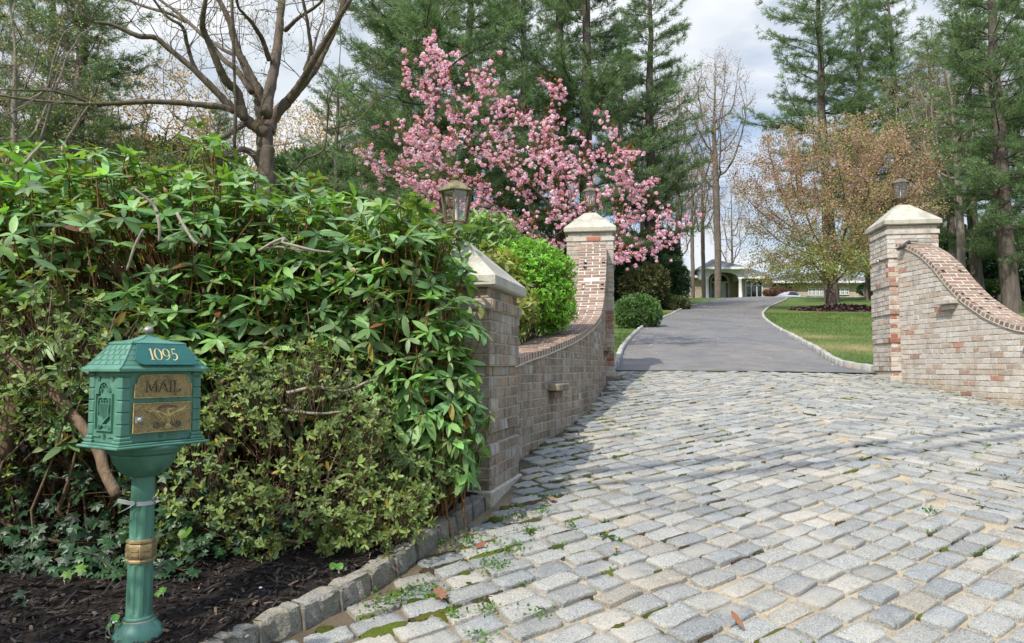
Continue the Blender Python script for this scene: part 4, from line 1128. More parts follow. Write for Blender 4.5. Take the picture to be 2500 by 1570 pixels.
# mail flap
q = MB(); zf = zb + .158; L0, L1 = -.105, .108
arc = lambda cx, cz, r0, a0_, a1_, n_: [(cx + r0 * math.cos(t), cz + r0 * math.sin(t)) for t in np.linspace(a0_, a1_, n_)]
out = [(L0, zf), (L1, zf), (L1, zf + .048), (L1 - .010, zf + .050)] + arc(L1 - .034, zf + .056, .024, .1, math.pi / 2, 8) + arc(L0 + .034, zf + .056, .024, math.pi / 2, math.pi - .1, 8) + [(L0 + .010, zf + .050), (L0, zf + .048)]
prism(q, out, -.001, .006, MF, oF, inset=.0015); qo = q.build('mail_flap', BRASS, MBX)
q = MB(); ribbon(q, out + [out[0]], .003, .004, .0085, MF, oF); q.build('flap_rim', RUBBED, qo)
q = MB(); lz = zf + .019; lh = .040
q2 = MB()
def letter(P, W_, x):
    ribbon(q2, np.array(P, float) * np.array([lh, lh]) + np.array([x, lz]), W_ * .40, .0095, .0112, MF, oF, bev=.3)
    ribbon(q, np.array(P, float) * np.array([lh, lh]) + np.array([x, lz]), W_, .005, .0105, MF, oF, bev=.35)
w_ = .0072; x = -.063
letter([(.06, 0), (.06, 1)], w_, x); letter([(.92, 0), (.92, 1)], w_, x); letter([(.06, 1), (.49, .15)], w_, x); letter([(.49, .15), (.92, 1)], w_, x)
letter([(-.06, .02), (.2, .02)], .004, x); letter([(.78, .02), (1.06, .02)], .004, x)
x = -.017; letter([(.02, 0), (.42, 1)], w_ * .8, x); letter([(.42, 1), (.84, 0)], w_, x); letter([(.2, .36), (.66, .36)], w_ * .6, x)
x = .024; letter([(.12, 0), (.12, 1)], w_, x); letter([(-.02, .03), (.27, .03)], .004, x); letter([(-.02, .97), (.27, .97)], .004, x)
x = .038; letter([(.14, 0), (.14, 1)], w_, x); letter([(.1, .05), (.66, .05)], w_ * .8, x); letter([(.63, .0), (.66, .25)], .005, x); letter([(0, .97), (.28, .97)], .004, x)
lo = q.build('mail_lettering', DARKBR, qo); q2.build('letter_faces', OLDGILT, qo)
# lower door with eagle
q = MB(); zd = zb + .036; out = [(L0 - .003, zd), (L1 - .001, zd), (L1 - .001, zd + .102), (L0 - .003, zd + .102)]
prism(q, out, -.001, .008, MF, oF, inset=.001); do = q.build('door', BRASS, MBX)
q = MB(); ribbon(q, out + [out[0]], .003, .006, .0105, MF, oF); q.build('door_rim', RUBBED, do)
q = MB(); cx, cz = .018, zd + .050
for s in (-1, 1):
    for i in range(9):      # feathers
        f_ = i / 8; a0_ = .30 + f_ * .05
        bx, bz = cx + s * (.010 + .046 * f_), cz + .006 + .020 * f_
        tip = (bx + s * (.010 + .016 * f_), bz - .024 + .026 * f_)
        ribbon(q, [(bx, bz), ((bx + tip[0]) / 2 + s * .002, (bz + tip[1]) / 2 - .001), tip], [.0055, .0058, .0025], .006, .0125 + .001 * (i % 2), MF, oF, bev=.5)
    ribbon(q, [(cx + s * .008, cz + .008), (cx + s * .03, cz + .018), (cx + s * .058, cz + .028), (cx + s * .072, cz + .036)], [.010, .009, .007, .003], .008, .0145, MF, oF, bev=.5)
body = [(cx - .011, cz + .002), (cx - .006, cz - .018), (cx + .002, cz - .022), (cx + .010, cz - .016), (cx + .013, cz + .004), (cx + .008, cz + .014), (cx - .006, cz + .013)]
prism(q, body, .006, .0155, MF, oF, inset=.004)
ribbon(q, catmull([(cx, cz + .010), (cx - .003, cz + .022), (cx + .002, cz + .030), (cx + .010, cz + .028)], 10), np.linspace(.013, .006, 10), .008, .017, MF, oF, bev=.5)
ribbon(q, [(cx + .009, cz + .029), (cx + .016, cz + .026)], [.005, .0015], .008, .015, MF, oF, bev=.5)
for i in range(5): ribbon(q, [(cx - .001 + i * .001, cz - .018), (cx - .013 + i * .0062, cz - .038 - .003 * (2 - abs(i - 2)))], [.004, .006], .006, .0125, MF, oF, bev=.4)
for i in range(4): ribbon(q, [(cx - .006 + i * .0045, cz + .005), (cx - .003 + i * .003, cz - .013)], .002, .014, .0172, MF, oF)
q.build('eagle', RUBBED, do)
q = MB()
ribbon(q, catmull([(cx - .036, cz + .026), (cx - .030, cz + .036), (cx - .005, cz + .041), (cx + .022, cz + .040), (cx + .034, cz + .035)], 20), .0062, .006, .012, MF, oF)
q.build('scroll', DARKBR, do)
for s in (-1, 1):
    q = MB()
    ribbon(q, catmull([(cx + s * .010, cz - .024), (cx + s * .026, cz - .030), (cx + s * .042, cz - .036), (cx + s * .050, cz - .026), (cx + s * .042, cz - .017), (cx + s * .033, cz - .022), (cx + s * .038, cz - .027)], 26), .0058, .006, .012, MF, oF)
    q.build('scroll', DARKBR, do)
q = MB(); tube(q, [(L0 + .018, -BD / 2 - .004, zd + .046), (L0 + .018, -BD / 2 - .016, zd + .046)], .0085, 16); box(q, (L0 + .018, -BD / 2 - .0165, zd + .046), (.0016, .002, .007)); box(q, (L0 + .006, -BD / 2 - .010, zd + .046), (.008, .006, .022)); q.build('lock', STEEL, do)
# bowl under the box
k = 40; fl = np.ones(k)
b = MB()
lathe(b, [(.132, .0), (.134, -.006), (.127, -.016), (.124, -.018), (.124, -.022), (.116, -.030), (.112, -.031)], k, c=(0, 0, zb - .016))
fl = 1 + .035 * np.abs(np.cos(np.arange(k) * 2 * math.pi / k * 5)) ** .5
lathe(b, [(.107, -.030), (.106, -.040), (.099, -.062), (.085, -.085), (.065, -.104), (.047, -.114), (.040, -.116)], k, c=(0, 0, zb - .016), flute=fl)
b.build('bowl', PAINT, MBX)
# fluted post
def flutes(k, n, d, ph=0):
    t = np.arange(k) * 2 * math.pi / k; w = np.cos(t * n + ph); return 1 - d * np.clip(w * 1.6 + .15, 0, 1)
k = 96; b = MB()
rs = []; 
def shaft(z0, z1, r0, r1):
    zz_ = [0, .02, .05, .09, .2, .5, .8, .91, .95, .98, 1]; dep = [0, 0, .35, 1, 1, 1, 1, 1, .35, 0, 0]
    V = []
    t = np.arange(k) * 2 * math.pi / k
    for a_, dd in zip(zz_, dep):
        R = (r0 + (r1 - r0) * a_) * flutes(k, 8, .115 * dd)
        V.append(np.c_[R * np.cos(t), R * np.sin(t), np.full(k, z0 + (z1 - z0) * a_)])
    n = len(zz_); i = np.arange(n - 1)[:, None] * k; j = np.arange(k)[None]; j2 = (j + 1) % k
    b.add(np.concatenate(V), np.stack([i + j, i + j2, i + k + j2, i + k + j], 2).reshape(-1, 4), mi=0, smooth=True)
shaft(.10, .292, .0435, .0415); shaft(.375, .50, .0405, .0395)
lathe(b, [(.0395, .50), (.0388, .60)], 40, caps=False); lathe(b, [(.043, .598), (.043, .606), (.039, .61)], 40, caps=False)
lathe(b, [(.047, .085), (.051, .092), (.047, .100), (.042, .104)], 40)
b.build('post', PAINT, MBX)
b = MB(); lathe(b, [(.042, .290), (.049, .294), (.050, .301), (.0455, .306), (.049, .310), (.0505, .316), (.0505, .350), (.049, .356), (.0455, .360), (.050, .365), (.049, .372), (.042, .376)], 8, smooth=False, a0=.2)
for i in range(8):
    a_ = .2 + (i + .5) * math.pi / 4; R = .0505 * math.cos(math.pi / 8)
    for (dz, hh) in ((.324, .010), (.341, .009)): box(b, (R * math.cos(a_), R * math.sin(a_), dz), (.006, .028, hh), a_)
b.build('collar', OLDGILT, MBX)
b = MB(); fl = 1 + .05 * np.abs(np.cos(np.arange(64) * 2 * math.pi / 64 * 4)) ** .6
lathe(b, [(.098, -.06), (.098, .010), (.094, .018), (.088, .024)], 64); lathe(b, [(.088, .022), (.086, .035), (.076, .056), (.062, .073), (.053, .082), (.050, .088)], 64, flute=fl)
b.build('base', PAINT, MBX)
b = MB(); lathe(b, [(.052, .084), (.0535, .0875), (.052, .091)], 32, caps=False); b.build('base_joint', plain_mat('sealant', (.42, .38, .28), .8), MBX)
b = MB(); R = .0412; t = np.linspace(-2.6, 1.2, 24)
V = np.concatenate([np.c_[R * np.cos(t), R * np.sin(t), .497 + .0 * t], np.c_[R * np.cos(t), R * np.sin(t), .512 + 0 * t]])
b.add(V, [[i, i + 1, 24 + i + 1, 24 + i] for i in range(23)])
Mv = rotz(math.radians(-58))
cbox(b, Mv @ np.array([-.035, -.049, 0]) + np.array([0, 0, .512]), (.062, .002, .015), .0008, M=Mv @ np.array([(math.cos(.18), 0, math.sin(.18)), (0, 1, 0), (-math.sin(.18), 0, math.cos(.18))]))
tube(b, [Mv @ np.array(p_) for p_ in ((.0, -.052, .508), (-.02, -.055, .494), (-.05, -.06, .478))], .002, 5); tube(b, [Mv @ np.array(p_) for p_ in ((.046, -.02, .512), (.058, -.03, .532))], .0035, 5)
b.build('strap', STEEL, MBX)
# ================================================================== shrubs of the bed
RH_LEAF = leaf_mat('rhododendron_leaf', .45, .42, .30, (1.45, 1.5, .35), 14, .25)
AZ_LEAF = leaf_mat('azalea_leaf', .45, .32, .35, (1.4, 1.4, .4), 20, .25)
IVY_LEAF = leaf_mat('ivy_leaf', .42, .35, .15, (1.2, 1.3, .5), 40, .35)
SOFT_LEAF = leaf_mat('soft_leaf', .45, .35, .4, (1.2, 1.2, .35), 12, .25)
STEM = bark_mat('shrub_stem', (.10, .065, .04), (.22, .155, .10), 30)
REDSTEM = bark_mat('young_stem', (.16, .07, .035), (.24, .15, .06), 40)
PALEST = bark_mat('dead_wood', (.24, .20, .155), (.40, .35, .28), 40)
BUD = plain_mat('flower_bud', (.38, .21, .11), .5, 0, 200, .3, .2)

def leaf_template(L, W, fold=.16, droop=.10, st=(.22, .5, .78), wd=(.80, 1.0, .72)):
    V = [(0, 0, 0)]
    for t, w in zip(st, wd):
        z = -droop * L * t * t; h = W / 2 * w
        V += [(t * L, -h, z + fold * h), (t * L, 0, z), (t * L, h, z + fold * h)]
    V.append((L, 0, -droop * L)); n = len(st); e = 1 + 3 * n
    Fc = [[0, 1, 2], [0, 2, 3]]
    for i in range(n - 1):
        a, b = 1 + 3 * i, 4 + 3 * i
        Fc += [[a, b, b + 1, a + 1], [a + 1, b + 1, b + 2, a + 2]]
    a = 1 + 3 * (n - 1); Fc += [[a, e, a + 1], [a + 1, e, a + 2]]
    return np.array(V), Fc
def whorls(P, axis, nmin, nmax, el_mean, el_sd, size, ssd, out=None):
    """leaf matrices for whorls at P round AXIS"""
    N = len(P); n = RNG.integers(nmin, nmax + 1, N); Fw = frames(axis)
    w = np.repeat(np.arange(N), n); k = np.concatenate([np.arange(a) for a in n]); tot = len(w)
    phi = k / n[w] * 2 * math.pi + RNG.normal(0, .30, tot) + (k % 2) * .1
    el = RNG.normal(el_mean, el_sd, tot) if np.isscalar(el_mean) else el_mean[w] + RNG.normal(0, el_sd, tot)
    roll = RNG.normal(0, .38, tot)
    c, s = np.cos(phi), np.sin(phi); ce, se = np.cos(el), np.sin(el); cr, sr = np.cos(roll), np.sin(roll)
    X = np.stack([c * ce, s * ce, se], 1); Y = np.stack([-s, c, 0 * s], 1); Z = np.cross(X, Y)
    Y2 = Y * cr[:, None] + Z * sr[:, None]; Z2 = np.cross(X, Y2)
    Ml = np.stack([X, Y2, Z2], 2)
    sc = size * np.exp(RNG.normal(0, ssd, tot)) * np.repeat(np.exp(RNG.normal(0, .12, N)), n)
    return np.einsum('nij,njk->nik', Fw[w], Ml) * sc[:, None, None], P[w], w
def lobe_points(lobes, n, rmin=.62, rmax=1.06, zmin=None, camface=True):
    """points in the outer skin of a union of ellipsoids, with outward direction"""
    P, D = [], []
    vol = np.array([(l[3] * l[4] + l[3] * l[5] + l[4] * l[5]) for l in lobes]); cnt = (n * vol / vol.sum()).astype(int)
    for l, k in zip(lobes, cnt):
        k2 = k * 3
        d = unit(RNG.normal(0, 1, (k2, 3))); r = rmin + (rmax - rmin) * RNG.random(k2) ** .55
        d0 = d * np.array(l[3:6]); r = r * (1 + .10 * np.sin(d[:, 0] * 7 + l[0] * 9) * np.cos(d[:, 2] * 6 + d[:, 1] * 5))
        p = np.array(l[:3]) + d0 * r[:, None]; nrm = unit(d / np.array(l[3:6]))
        ok = np.ones(k2, bool)
        for l2 in lobes:
            if l2 is l: continue
            ok &= (((p - np.array(l2[:3])) / np.array(l2[3:6])) ** 2).sum(1) > .60
        if camface:
            toc = unit(np.array([0, 0, EYE]) - p); f = (nrm * toc).sum(1)
            ok &= (f > -.15) | (nrm[:, 2] > .35) | (RNG.random(k2) < .25)
        if zmin is not None: ok &= p[:, 2] > (zmin(p[:, 0], p[:, 1]) if callable(zmin) else zmin)
        i = np.where(ok)[0][:k]; P.append(p[i]); D.append(nrm[i])
    return np.concatenate(P), np.concatenate(D)
def crooked(p0, p1, n=7, amp=.05):
    t = np.linspace(0, 1, n)[:, None]; P = np.array(p0) * (1 - t) + np.array(p1) * t
    w = np.cumsum(RNG.normal(0, amp, (n, 3)), 0); w -= t * w[-1]; w[0] = 0
    return P + w
RL, RLF = leaf_template(1.0, .31, .14, .16)
def in_pier(p, h=.40):
    q = p[:, :2] - C1; a = np.abs(q @ rgt(A1)); b = np.abs(q @ fwd(A1)); return (a < h) & (b < h) & (p[:, 2] < Z1 + .10)
def rhododendron(label, lobes, n, base, zmin, leaf=.118, droop=.06, budp=.07, hang=0.0, col=(.165, .285, .090)):
    R = thing('rhododendron', label, 'shrub', (0, 0, 0), group='rhododendrons of the hedge')
    P, D = lobe_points(lobes, n, .50, 1.06, zmin)
    ok = ~in_pier(P) & (np.hypot(P[:, 0] + 1.36, P[:, 1] - 2.58) > .36); P, D = P[ok], D[ok]
    ax = unit(D * .62 + np.array([0, 0, 1.0]) + RNG.normal(0, .26, P.shape))
    el = np.full(len(P), droop); 
    if hang: el = np.where(P[:, 2] < hang, droop - .55 * np.clip((hang - P[:, 2]) / .5, 0, 1), droop)
    M, Q, w = whorls(P, ax, 5, 9, el, .36, leaf * .88, .17)
    wc = np.exp(RNG.normal(0, .22, (len(P), 1))) * np.exp(RNG.normal(0, .08, (len(P), 3)))
    c = np.array(col)[None] * wc[w] * np.exp(RNG.normal(0, .16, (len(w), 1)))
    yl = RNG.random(len(w)); c = np.where((yl < .018)[:, None], np.array([(.30, .24, .05)]), c); c = np.where(((yl > .988))[:, None], np.array([(.20, .085, .03)]), c)
    mb = MB(); stamp(mb, RL, RLF, M, Q, c)
    # twigs from each whorl back into the bush
    lc = np.array([l[:3] for l in lobes]); near = ((P[:, None] - lc[None]) ** 2).sum(2).argmin(1)
    back = unit(lc[near] - P + np.array([0, 0, -.5])) ; Lt = RNG.uniform(.12, .34, len(P))
    P1 = P - ax * Lt[:, None] * .5 ; P2 = P1 + back * Lt[:, None] * .9 + RNG.normal(0, .03, P.shape)
    P3 = P2 + unit(back + np.array([0, 0, -.8])) * .28 + RNG.normal(0, .05, P.shape)
    tw = MB(); r = .0032
    segs(tw, P1, P, r * 1.1, r * .9, 5, rndcol((.2, .1, .05), len(P))); segs(tw, P2, P1, r * 1.5, r * 1.1, 5); segs(tw, P3, P2, r * 2.0, r * 1.5, 5)
    tw.build('twigs', REDSTEM, R)
    br = MB()
    for l in lobes:
        for _ in range(9):
            e = np.array(l[:3]) + unit(RNG.normal(0, 1, 3)) * np.array(l[3:6]) * RNG.uniform(.3, .8)
            b0 = np.array(base) + np.array([RNG.normal(0, .15), RNG.normal(0, .12), 0]); b0[2] = float(G(b0[0], b0[1])) + .03
            tube(br, crooked(b0, e, 9, .055), np.linspace(RNG.uniform(.014, .03), .006, 9), 6, bump=.05)
    br.build('branches', STEM, R)
    pick = np.where((RNG.random(len(P)) < budp) & (P[:, 2] > 1.5))[0]
    bb = mb; t = np.arange(6) * math.pi / 3
    prof = [(.002, 0), (.0075, .008), (.0085, .017), (.005, .028), (.0006, .038)]
    BV = np.concatenate([np.c_[r_ * np.cos(t), r_ * np.sin(t), np.full(6, z_)] for r_, z_ in prof]); BF = [[a * 6 + j, a * 6 + (j + 1) % 6, (a + 1) * 6 + (j + 1) % 6, (a + 1) * 6 + j] for a in range(4) for j in range(6)]
    if len(pick):
        stamp(bb, BV, BF, frames(ax[pick]) * RNG.uniform(.8, 1.25, len(pick))[:, None, None], P[pick] + ax[pick] * .004, rndcol((.4, .2, .1), len(pick)), 1)
    mb.build('foliage', [RH_LEAF, BUD], R)
    return R
zfl = lambda x, y: G(x, y) + .62
rhododendron('broad rhododendron filling the left edge behind and above the green mailbox', [(-3.15, 4.15, 1.55, 1.25, .95, 1.10), (-2.35, 4.05, 1.5, .75, .85, 1.08), (-1.95, 3.55, 1.2, .50, .42, .50), (-3.1, 3.5, 1.25, .8, .5, .6), (-1.82, 4.15, 1.72, .62, .6, .96)], 1650, (-2.3, 3.9, 0), zfl, .108)
rmid = rhododendron('rhododendron in the middle of the hedge, below the big leafless tree', [(-1.45, 4.5, 1.52, .95, .85, 1.03), (-1.05, 4.15, 1.3, .6, .55, .85), (-1.5, 3.95, 1.25, .55, .45, .68)], 1100, (-1.3, 4.2, 0), zfl, .112)
rhododendron('rhododendron with hanging leaves leaning over the short brick pier', [(-.66, 3.98, 1.42, .47, .40, .82), (-.52, 3.92, .98, .36, .32, .48), (-.72, 4.55, 2.02, .44, .5, .34)], 900, (-.75, 4.0, 0), lambda x, y: G(x, y) + .27, .106, .05, .06, 1.5)

def pale(pts, y0, y1, ws):
    b = MB()
    n = len(pts); P = np.array([at(u, v, y0 + (y1 - y0) * i / (n - 1)) for i, (u, v) in enumerate(pts)]); q = catmull(P, n * 4)
    tube(b, q, np.interp(np.linspace(0, 1, n * 4), np.linspace(0, 1, len(ws)), ws) / 2 / F * y0, 6, bump=.05)
    b.build('dead_branch', PALEST, rmid)
pale([(385, 520), (370, 495), (330, 462), (400, 470), (360, 463)][:3], 3.42, 3.45, [9, 9, 5])
pale([(432, 520), (445, 545), (470, 585), (482, 595)], 3.42, 3.4, [9, 8, 5]); pale([(385, 525), (390, 560), (388, 590)], 3.42, 3.42, [9, 8, 6])
pale([(632, 612), (670, 590), (695, 583), (690, 592), (720, 600), (770, 612), (815, 616)], 3.52, 3.5, [6, 7, 8, 8, 7, 6, 4]); pale([(632, 610), (680, 603), (730, 610), (780, 612)], 3.54, 3.5, [5, 5, 5, 4])
pale([(60, 400), (85, 370), (110, 345)], 3.5, 3.55, [8, 7, 5]); pale([(350, 560), (330, 600), (310, 660)], 3.4, 3.42, [7, 7, 6])
pale([(700, 960), (770, 945), (840, 955), (900, 930)], 3.42, 3.5, [10, 9, 8, 6]); pale([(690, 1000), (780, 1010), (870, 1000)], 3.44, 3.5, [9, 8, 6])
AL, ALF = leaf_template(1.0, .42, .2, .05, (.35, .75), (.75, .85))
def azalea(label, lobes, n, base, leaf=.030):
    R = thing('azalea', label, 'shrub', (0, 0, 0), group='azaleas of the bed')
    P, D = lobe_points(lobes, n, .35, 1.1, lambda x, y: G(x, y) + .10)
    ok = np.hypot(P[:, 0] + 1.36, P[:, 1] - 2.58) > .30; P, D = P[ok], D[ok]
    cl = np.sin(P[:, 0] * 11) * np.sin(P[:, 2] * 13 + P[:, 0] * 4) ; ok = RNG.random(len(P)) < .62 + .38 * cl; P, D = P[ok], D[ok]
    ax = unit(D + np.array([0, -.25, .6]) + RNG.normal(0, .45, P.shape))
    M, Q, w = whorls(P, ax, 5, 7, .45, .32, leaf, .2)
    c = np.array((.175, .235, .068)) * np.exp(RNG.normal(0, .22, (len(P), 1)))[w] * np.exp(RNG.normal(0, .14, (len(w), 1)))
    yl = RNG.random(len(w)); c = np.where((yl < .02)[:, None], np.array([(.42, .28, .04)]), c)
    mb = MB(); stamp(mb, AL, ALF, M, Q, c); mb.build('foliage', AZ_LEAF, R)
    tw = MB(); P1 = P - ax * RNG.uniform(.03, .10, (len(P), 1)); P2 = P1 - unit(D + np.array([0, 0, .9])) * RNG.uniform(.06, .2, (len(P), 1)) + RNG.normal(0, .02, P.shape)
    segs(tw, P1, P, .0016, .0011, 4); segs(tw, P2, P1, .0024, .0016, 4)
    for l in lobes:
        for _ in range(16):
            e = np.array(l[:3]) + unit(RNG.normal(0, 1, 3)) * np.array(l[3:6]) * RNG.uniform(.4, 1.0)
            b0 = np.array(base) + np.array([RNG.normal(0, .2), RNG.normal(0, .12), 0]); b0[2] = float(G(b0[0], b0[1])) + .03
            tube(tw, crooked(b0, e, 8, .04), np.linspace(RNG.uniform(.006, .014), .002, 8), 5)
    tw.build('stems', STEM, R)
azalea('small leaved azalea spilling forward between the mailbox and the short pier', [(-1.10, 3.50, .98, .52, .30, .52), (-.80, 3.68, .80, .42, .28, .38), (-1.42, 3.36, .72, .38, .26, .36), (-1.0, 3.42, .62, .6, .22, .26)], 2500, (-1.05, 3.6, 0))
azalea('small leaved azalea at the far left, beside and behind the mailbox', [(-2.12, 3.22, 1.38, .42, .30, .38), (-2.55, 3.25, .95, .35, .3, .35)], 950, (-2.2, 3.4, 0))

# thick bare limbs under the hedge, left of the mailbox
tk = thing('old_shrub', 'crooked bare limbs of an old shrub arching up behind the left side of the mailbox', 'trunk', (0, 0, 0))
b = MB()
def pxline(mb, pts, y0, y1, ws, k=8):
    n = len(pts); P = np.array([at(u, v, y0 + (y1 - y0) * i / (n - 1)) for i, (u, v) in enumerate(pts)]); q = catmull(P, n * 4)
    W_ = np.interp(np.linspace(0, 1, n * 4), np.linspace(0, 1, n), ws) / 2 / F * np.linspace(y0, y1, n * 4)
    tube(mb, q, W_, k, bump=.04)
pxline(b, [(285, 1210), (255, 1150), (240, 1100), (200, 1040), (165, 1000), (120, 940), (60, 900), (10, 870), (-60, 840)], 3.0, 3.3, [26, 26, 26, 26, 30, 32, 30, 30, 28])
pxline(b, [(0, 1120), (20, 1040), (40, 960), (45, 900), (30, 850)], 3.2, 3.3, [50, 46, 40, 30, 24])
pxline(b, [(165, 1010), (130, 990), (90, 975), (-20, 960)], 3.15, 3.5, [24, 24, 22, 20])
pxline(b, [(510, 1000), (545, 930), (590, 880), (680, 820)], 3.45, 3.6, [14, 14, 12, 8]); pxline(b, [(505, 1230), (520, 1150), (560, 1080)], 3.4, 3.45, [14, 14, 10]) 
b.build('limbs', STEM, tk)

# ivy on the ground
iv = np.array([(0, 0, 0), (-.18, .30, .02), (-.48, .18, -.04), (-.40, .52, 0), (-.50, .86, -.06), (-.16, .74, .03), (0, 1.12, -.10), (.16, .74, .03), (.50, .86, -.06), (.40, .52, 0), (.48, .18, -.04), (.18, .30, .02), (0, .52, .05)])
ivf = [[12, i, i + 1] for i in range(11)] + [[12, 11, 0]]
n = 1500
u0 = RNG.random(n); X0 = np.where(u0 < .68, RNG.uniform(-3.2, -1.35, n), RNG.uniform(-1.35, -.25, n)); 
Y0 = np.where(u0 < .68, 3.0 + .45 * RNG.random(n) ** 1.3 + .22 * (X0 + 1.35) ** 2 * 0, np.interp(X0, [-1.35, -.75, -.3], [3.12, 3.62, 4.12]) + RNG.uniform(-.02, .4, n))
hz = RNG.random(n) ** 1.2 * np.where(u0 < .68, .62 * sstep(2.98, 3.35, Y0), .13)
P = np.c_[X0, Y0, bed_z(X0, Y0) + .02 + hz]
ok = ((P[:, 0] < kerb_x(np.minimum(Y0, 4.25)) - .10) & ~in_pier(P, .37)); P = P[ok]; n = len(P)
M = frames(np.c_[RNG.normal(0, .35, n), -.75 + RNG.normal(0, .35, n), np.full(n, .8)], None) * (RNG.uniform(.035, .068, n))[:, None, None]
mb = MB(); stamp(mb, iv, ivf, M, P, rndcol((.021, .056, .018), n, .35), 0, False)
i = RNG.integers(0, n, 420); segs(mb, P[i], P[i] + RNG.normal(0, .09, (420, 3)) * np.array([1, 1, .5]), .0018, .0012, 4, (.09, .06, .03))
stuff(mb.build('ivy', IVY_LEAF), 'dark green ivy covering the ground under the hedge', 'ivy')

# seedlings and herbs in front of the hedge
def herb(name, label, cat, u, v, r, leaves, size, col, tmpl, hgt, group=None, y=None):
    p = gnd(u, v); p = p * (1 - .085 / (EYE + .2)) if y is None else at(u, v, y)[:2]
    z = float(bed_z(p[0], p[1])) if p[0] < kerb_x(min(p[1], 4.2)) else float(G(p[0], p[1]))
    T = thing(name, label, cat, (p[0], p[1], z), group=group); mb = MB(); st = MB()
    for (dx, dz) in leaves:
        q = np.array([dx * r, RNG.normal(0, .25) * r, hgt * dz])
        M = frames(np.array([[RNG.normal(0, .3), -.8, .8]])) * (size * RNG.uniform(.85, 1.15))
        stamp(mb, tmpl[0], tmpl[1], M, q[None], rndcol(col, 1, .08), 0, False)
        tube(st, crooked((0, 0, -.005), q, 5, .004), np.linspace(.0022, .0012, 5), 5)
    mb.build('leaves', SOFT_LEAF, T); st.build('stalks', SOFT_LEAF, T)
t = np.linspace(0, 2 * math.pi, 17)[:-1]
rl_ = np.c_[.5 * np.sin(t) * (1 + .06 * np.cos(8 * t)), .48 - .52 * np.cos(t) * (1 - .18 * (np.cos(t) > .8)), .06 * np.cos(2 * t)]
ROUND = (np.concatenate([rl_, [(0, .5, -.03)]]), [[16, i, (i + 1) % 16] for i in range(16)])
IVYT = (iv, ivf)
herb('seedling', 'bright green round leaved seedling beside the mailbox post under the azalea', 'seedling', 440, 1395, .06, [(-.9, .55), (.55, .75), (-.1, 1.5), (.2, .3)], .062, (.11, .24, .03), ROUND, .10)
herb('seedling', 'pale green lobed seedling on the mulch left of the mailbox post', 'seedling', 160, 1450, .05, [(-.3, .3), (.7, .9)], .048, (.14, .30, .035), IVYT, .06)
herb('seedling', 'tiny green seedling on the mulch between mailbox post and kerb', 'seedling', 398, 1465, .03, [(-.4, .6), (.5, 1.0), (0, .3)], .030, (.12, .27, .04), IVYT, .035)
herb('seedling', 'clover like seedling at the foot of the mailbox post', 'seedling', 272, 1568, .03, [(-.5, .6), (.5, .9), (0, 1.6), (.2, .2)], .026, (.13, .30, .05), ROUND, .045)
herb('ivy_plant', 'single dark ivy sprig lying on the mulch at the left', 'ivy', 58, 1495, .05, [(-.5, .2), (.6, .4), (0, .7)], .052, (.025, .075, .03), IVYT, .03)
herb('seedling', 'green seedling on the mulch near the granite kerb', 'seedling', 828, 1400, .03, [(-.5, .6), (.6, .9)], .034, (.11, .26, .03), ROUND, .03)
herb('seedling', 'leafy seedlings sprouting under the leaning rhododendron by the kerb', 'seedling', 985, 1320, .09, [(-.9, .5), (-.5, 1.0), (0, .6), (.4, 1.1), (.9, .5), (.2, .2), (.7, .9), (-.3, .25)], .040, (.08, .20, .03), ROUND, .08)
herb('seedling', 'lone seedling in the soil above the kerb blocks', 'seedling', 872, 1358, .04, [(-.5, .7), (.5, .4), (.1, 1.1)], .036, (.12, .28, .03), ROUND, .05)

# dandelions, fallen leaves and pebbles on the setts
YEL = plain_mat('dandelion_petals', (.75, .52, .02), .6, 0, 200, .1, 0)
def dandelion(label, u, v):
    p = gnd(u, v); T = thing('dandelion', label, 'dandelion', (p[0], p[1], float(G(*p))), group='dandelions between the cobbles')
    b = MB(); n = 90; d = unit(np.c_[RNG.normal(0, 1, (n, 2)), RNG.uniform(.15, 1.4, n)]); s_ = unit(np.cross(d, np.array([.1, .2, 1.]))) * .0022; o = np.array([0, 0, .022])
    L_ = RNG.uniform(.009, .016, (n, 1)); b.add(np.stack([o - s_, o + s_, o + d * L_ + s_, o + d * L_ - s_], 1).reshape(-1, 3), np.arange(n * 4).reshape(-1, 4)); b.build('flower_head', YEL, T)
    b = MB(); tube(b, [(0, 0, -.01), (0, 0, .022)], .002, 6, (.1, .2, .04)); stamp(b, AL, ALF, frames(unit(np.c_[RNG.normal(0, .2, (9, 2)), np.ones(9)])) * .06, np.tile([[0, 0, .002]], (9, 1)), rndcol((.06, .14, .03), 9)); b.build('leaves', SOFT_LEAF, T)
dandelion('yellow dandelion flower in the moss beside the kerb', 1199, 1272); dandelion('yellow dandelion out among the cobblestones', 1505, 1352); dandelion('small dandelion just above the lone one on the cobbles', 1484, 1312)
DRY = attr_mat('dry_leaf', .75, 60, .3, .3, .2)
oak = np.array([(0, 0), (.10, .18), (.30, .16), (.22, .34), (.46, .42), (.26, .55), (.40, .76), (.16, .76), (0, 1.0), (-.16, .76), (-.40, .76), (-.26, .55), (-.46, .42), (-.22, .34), (-.30, .16), (-.10, .18)])
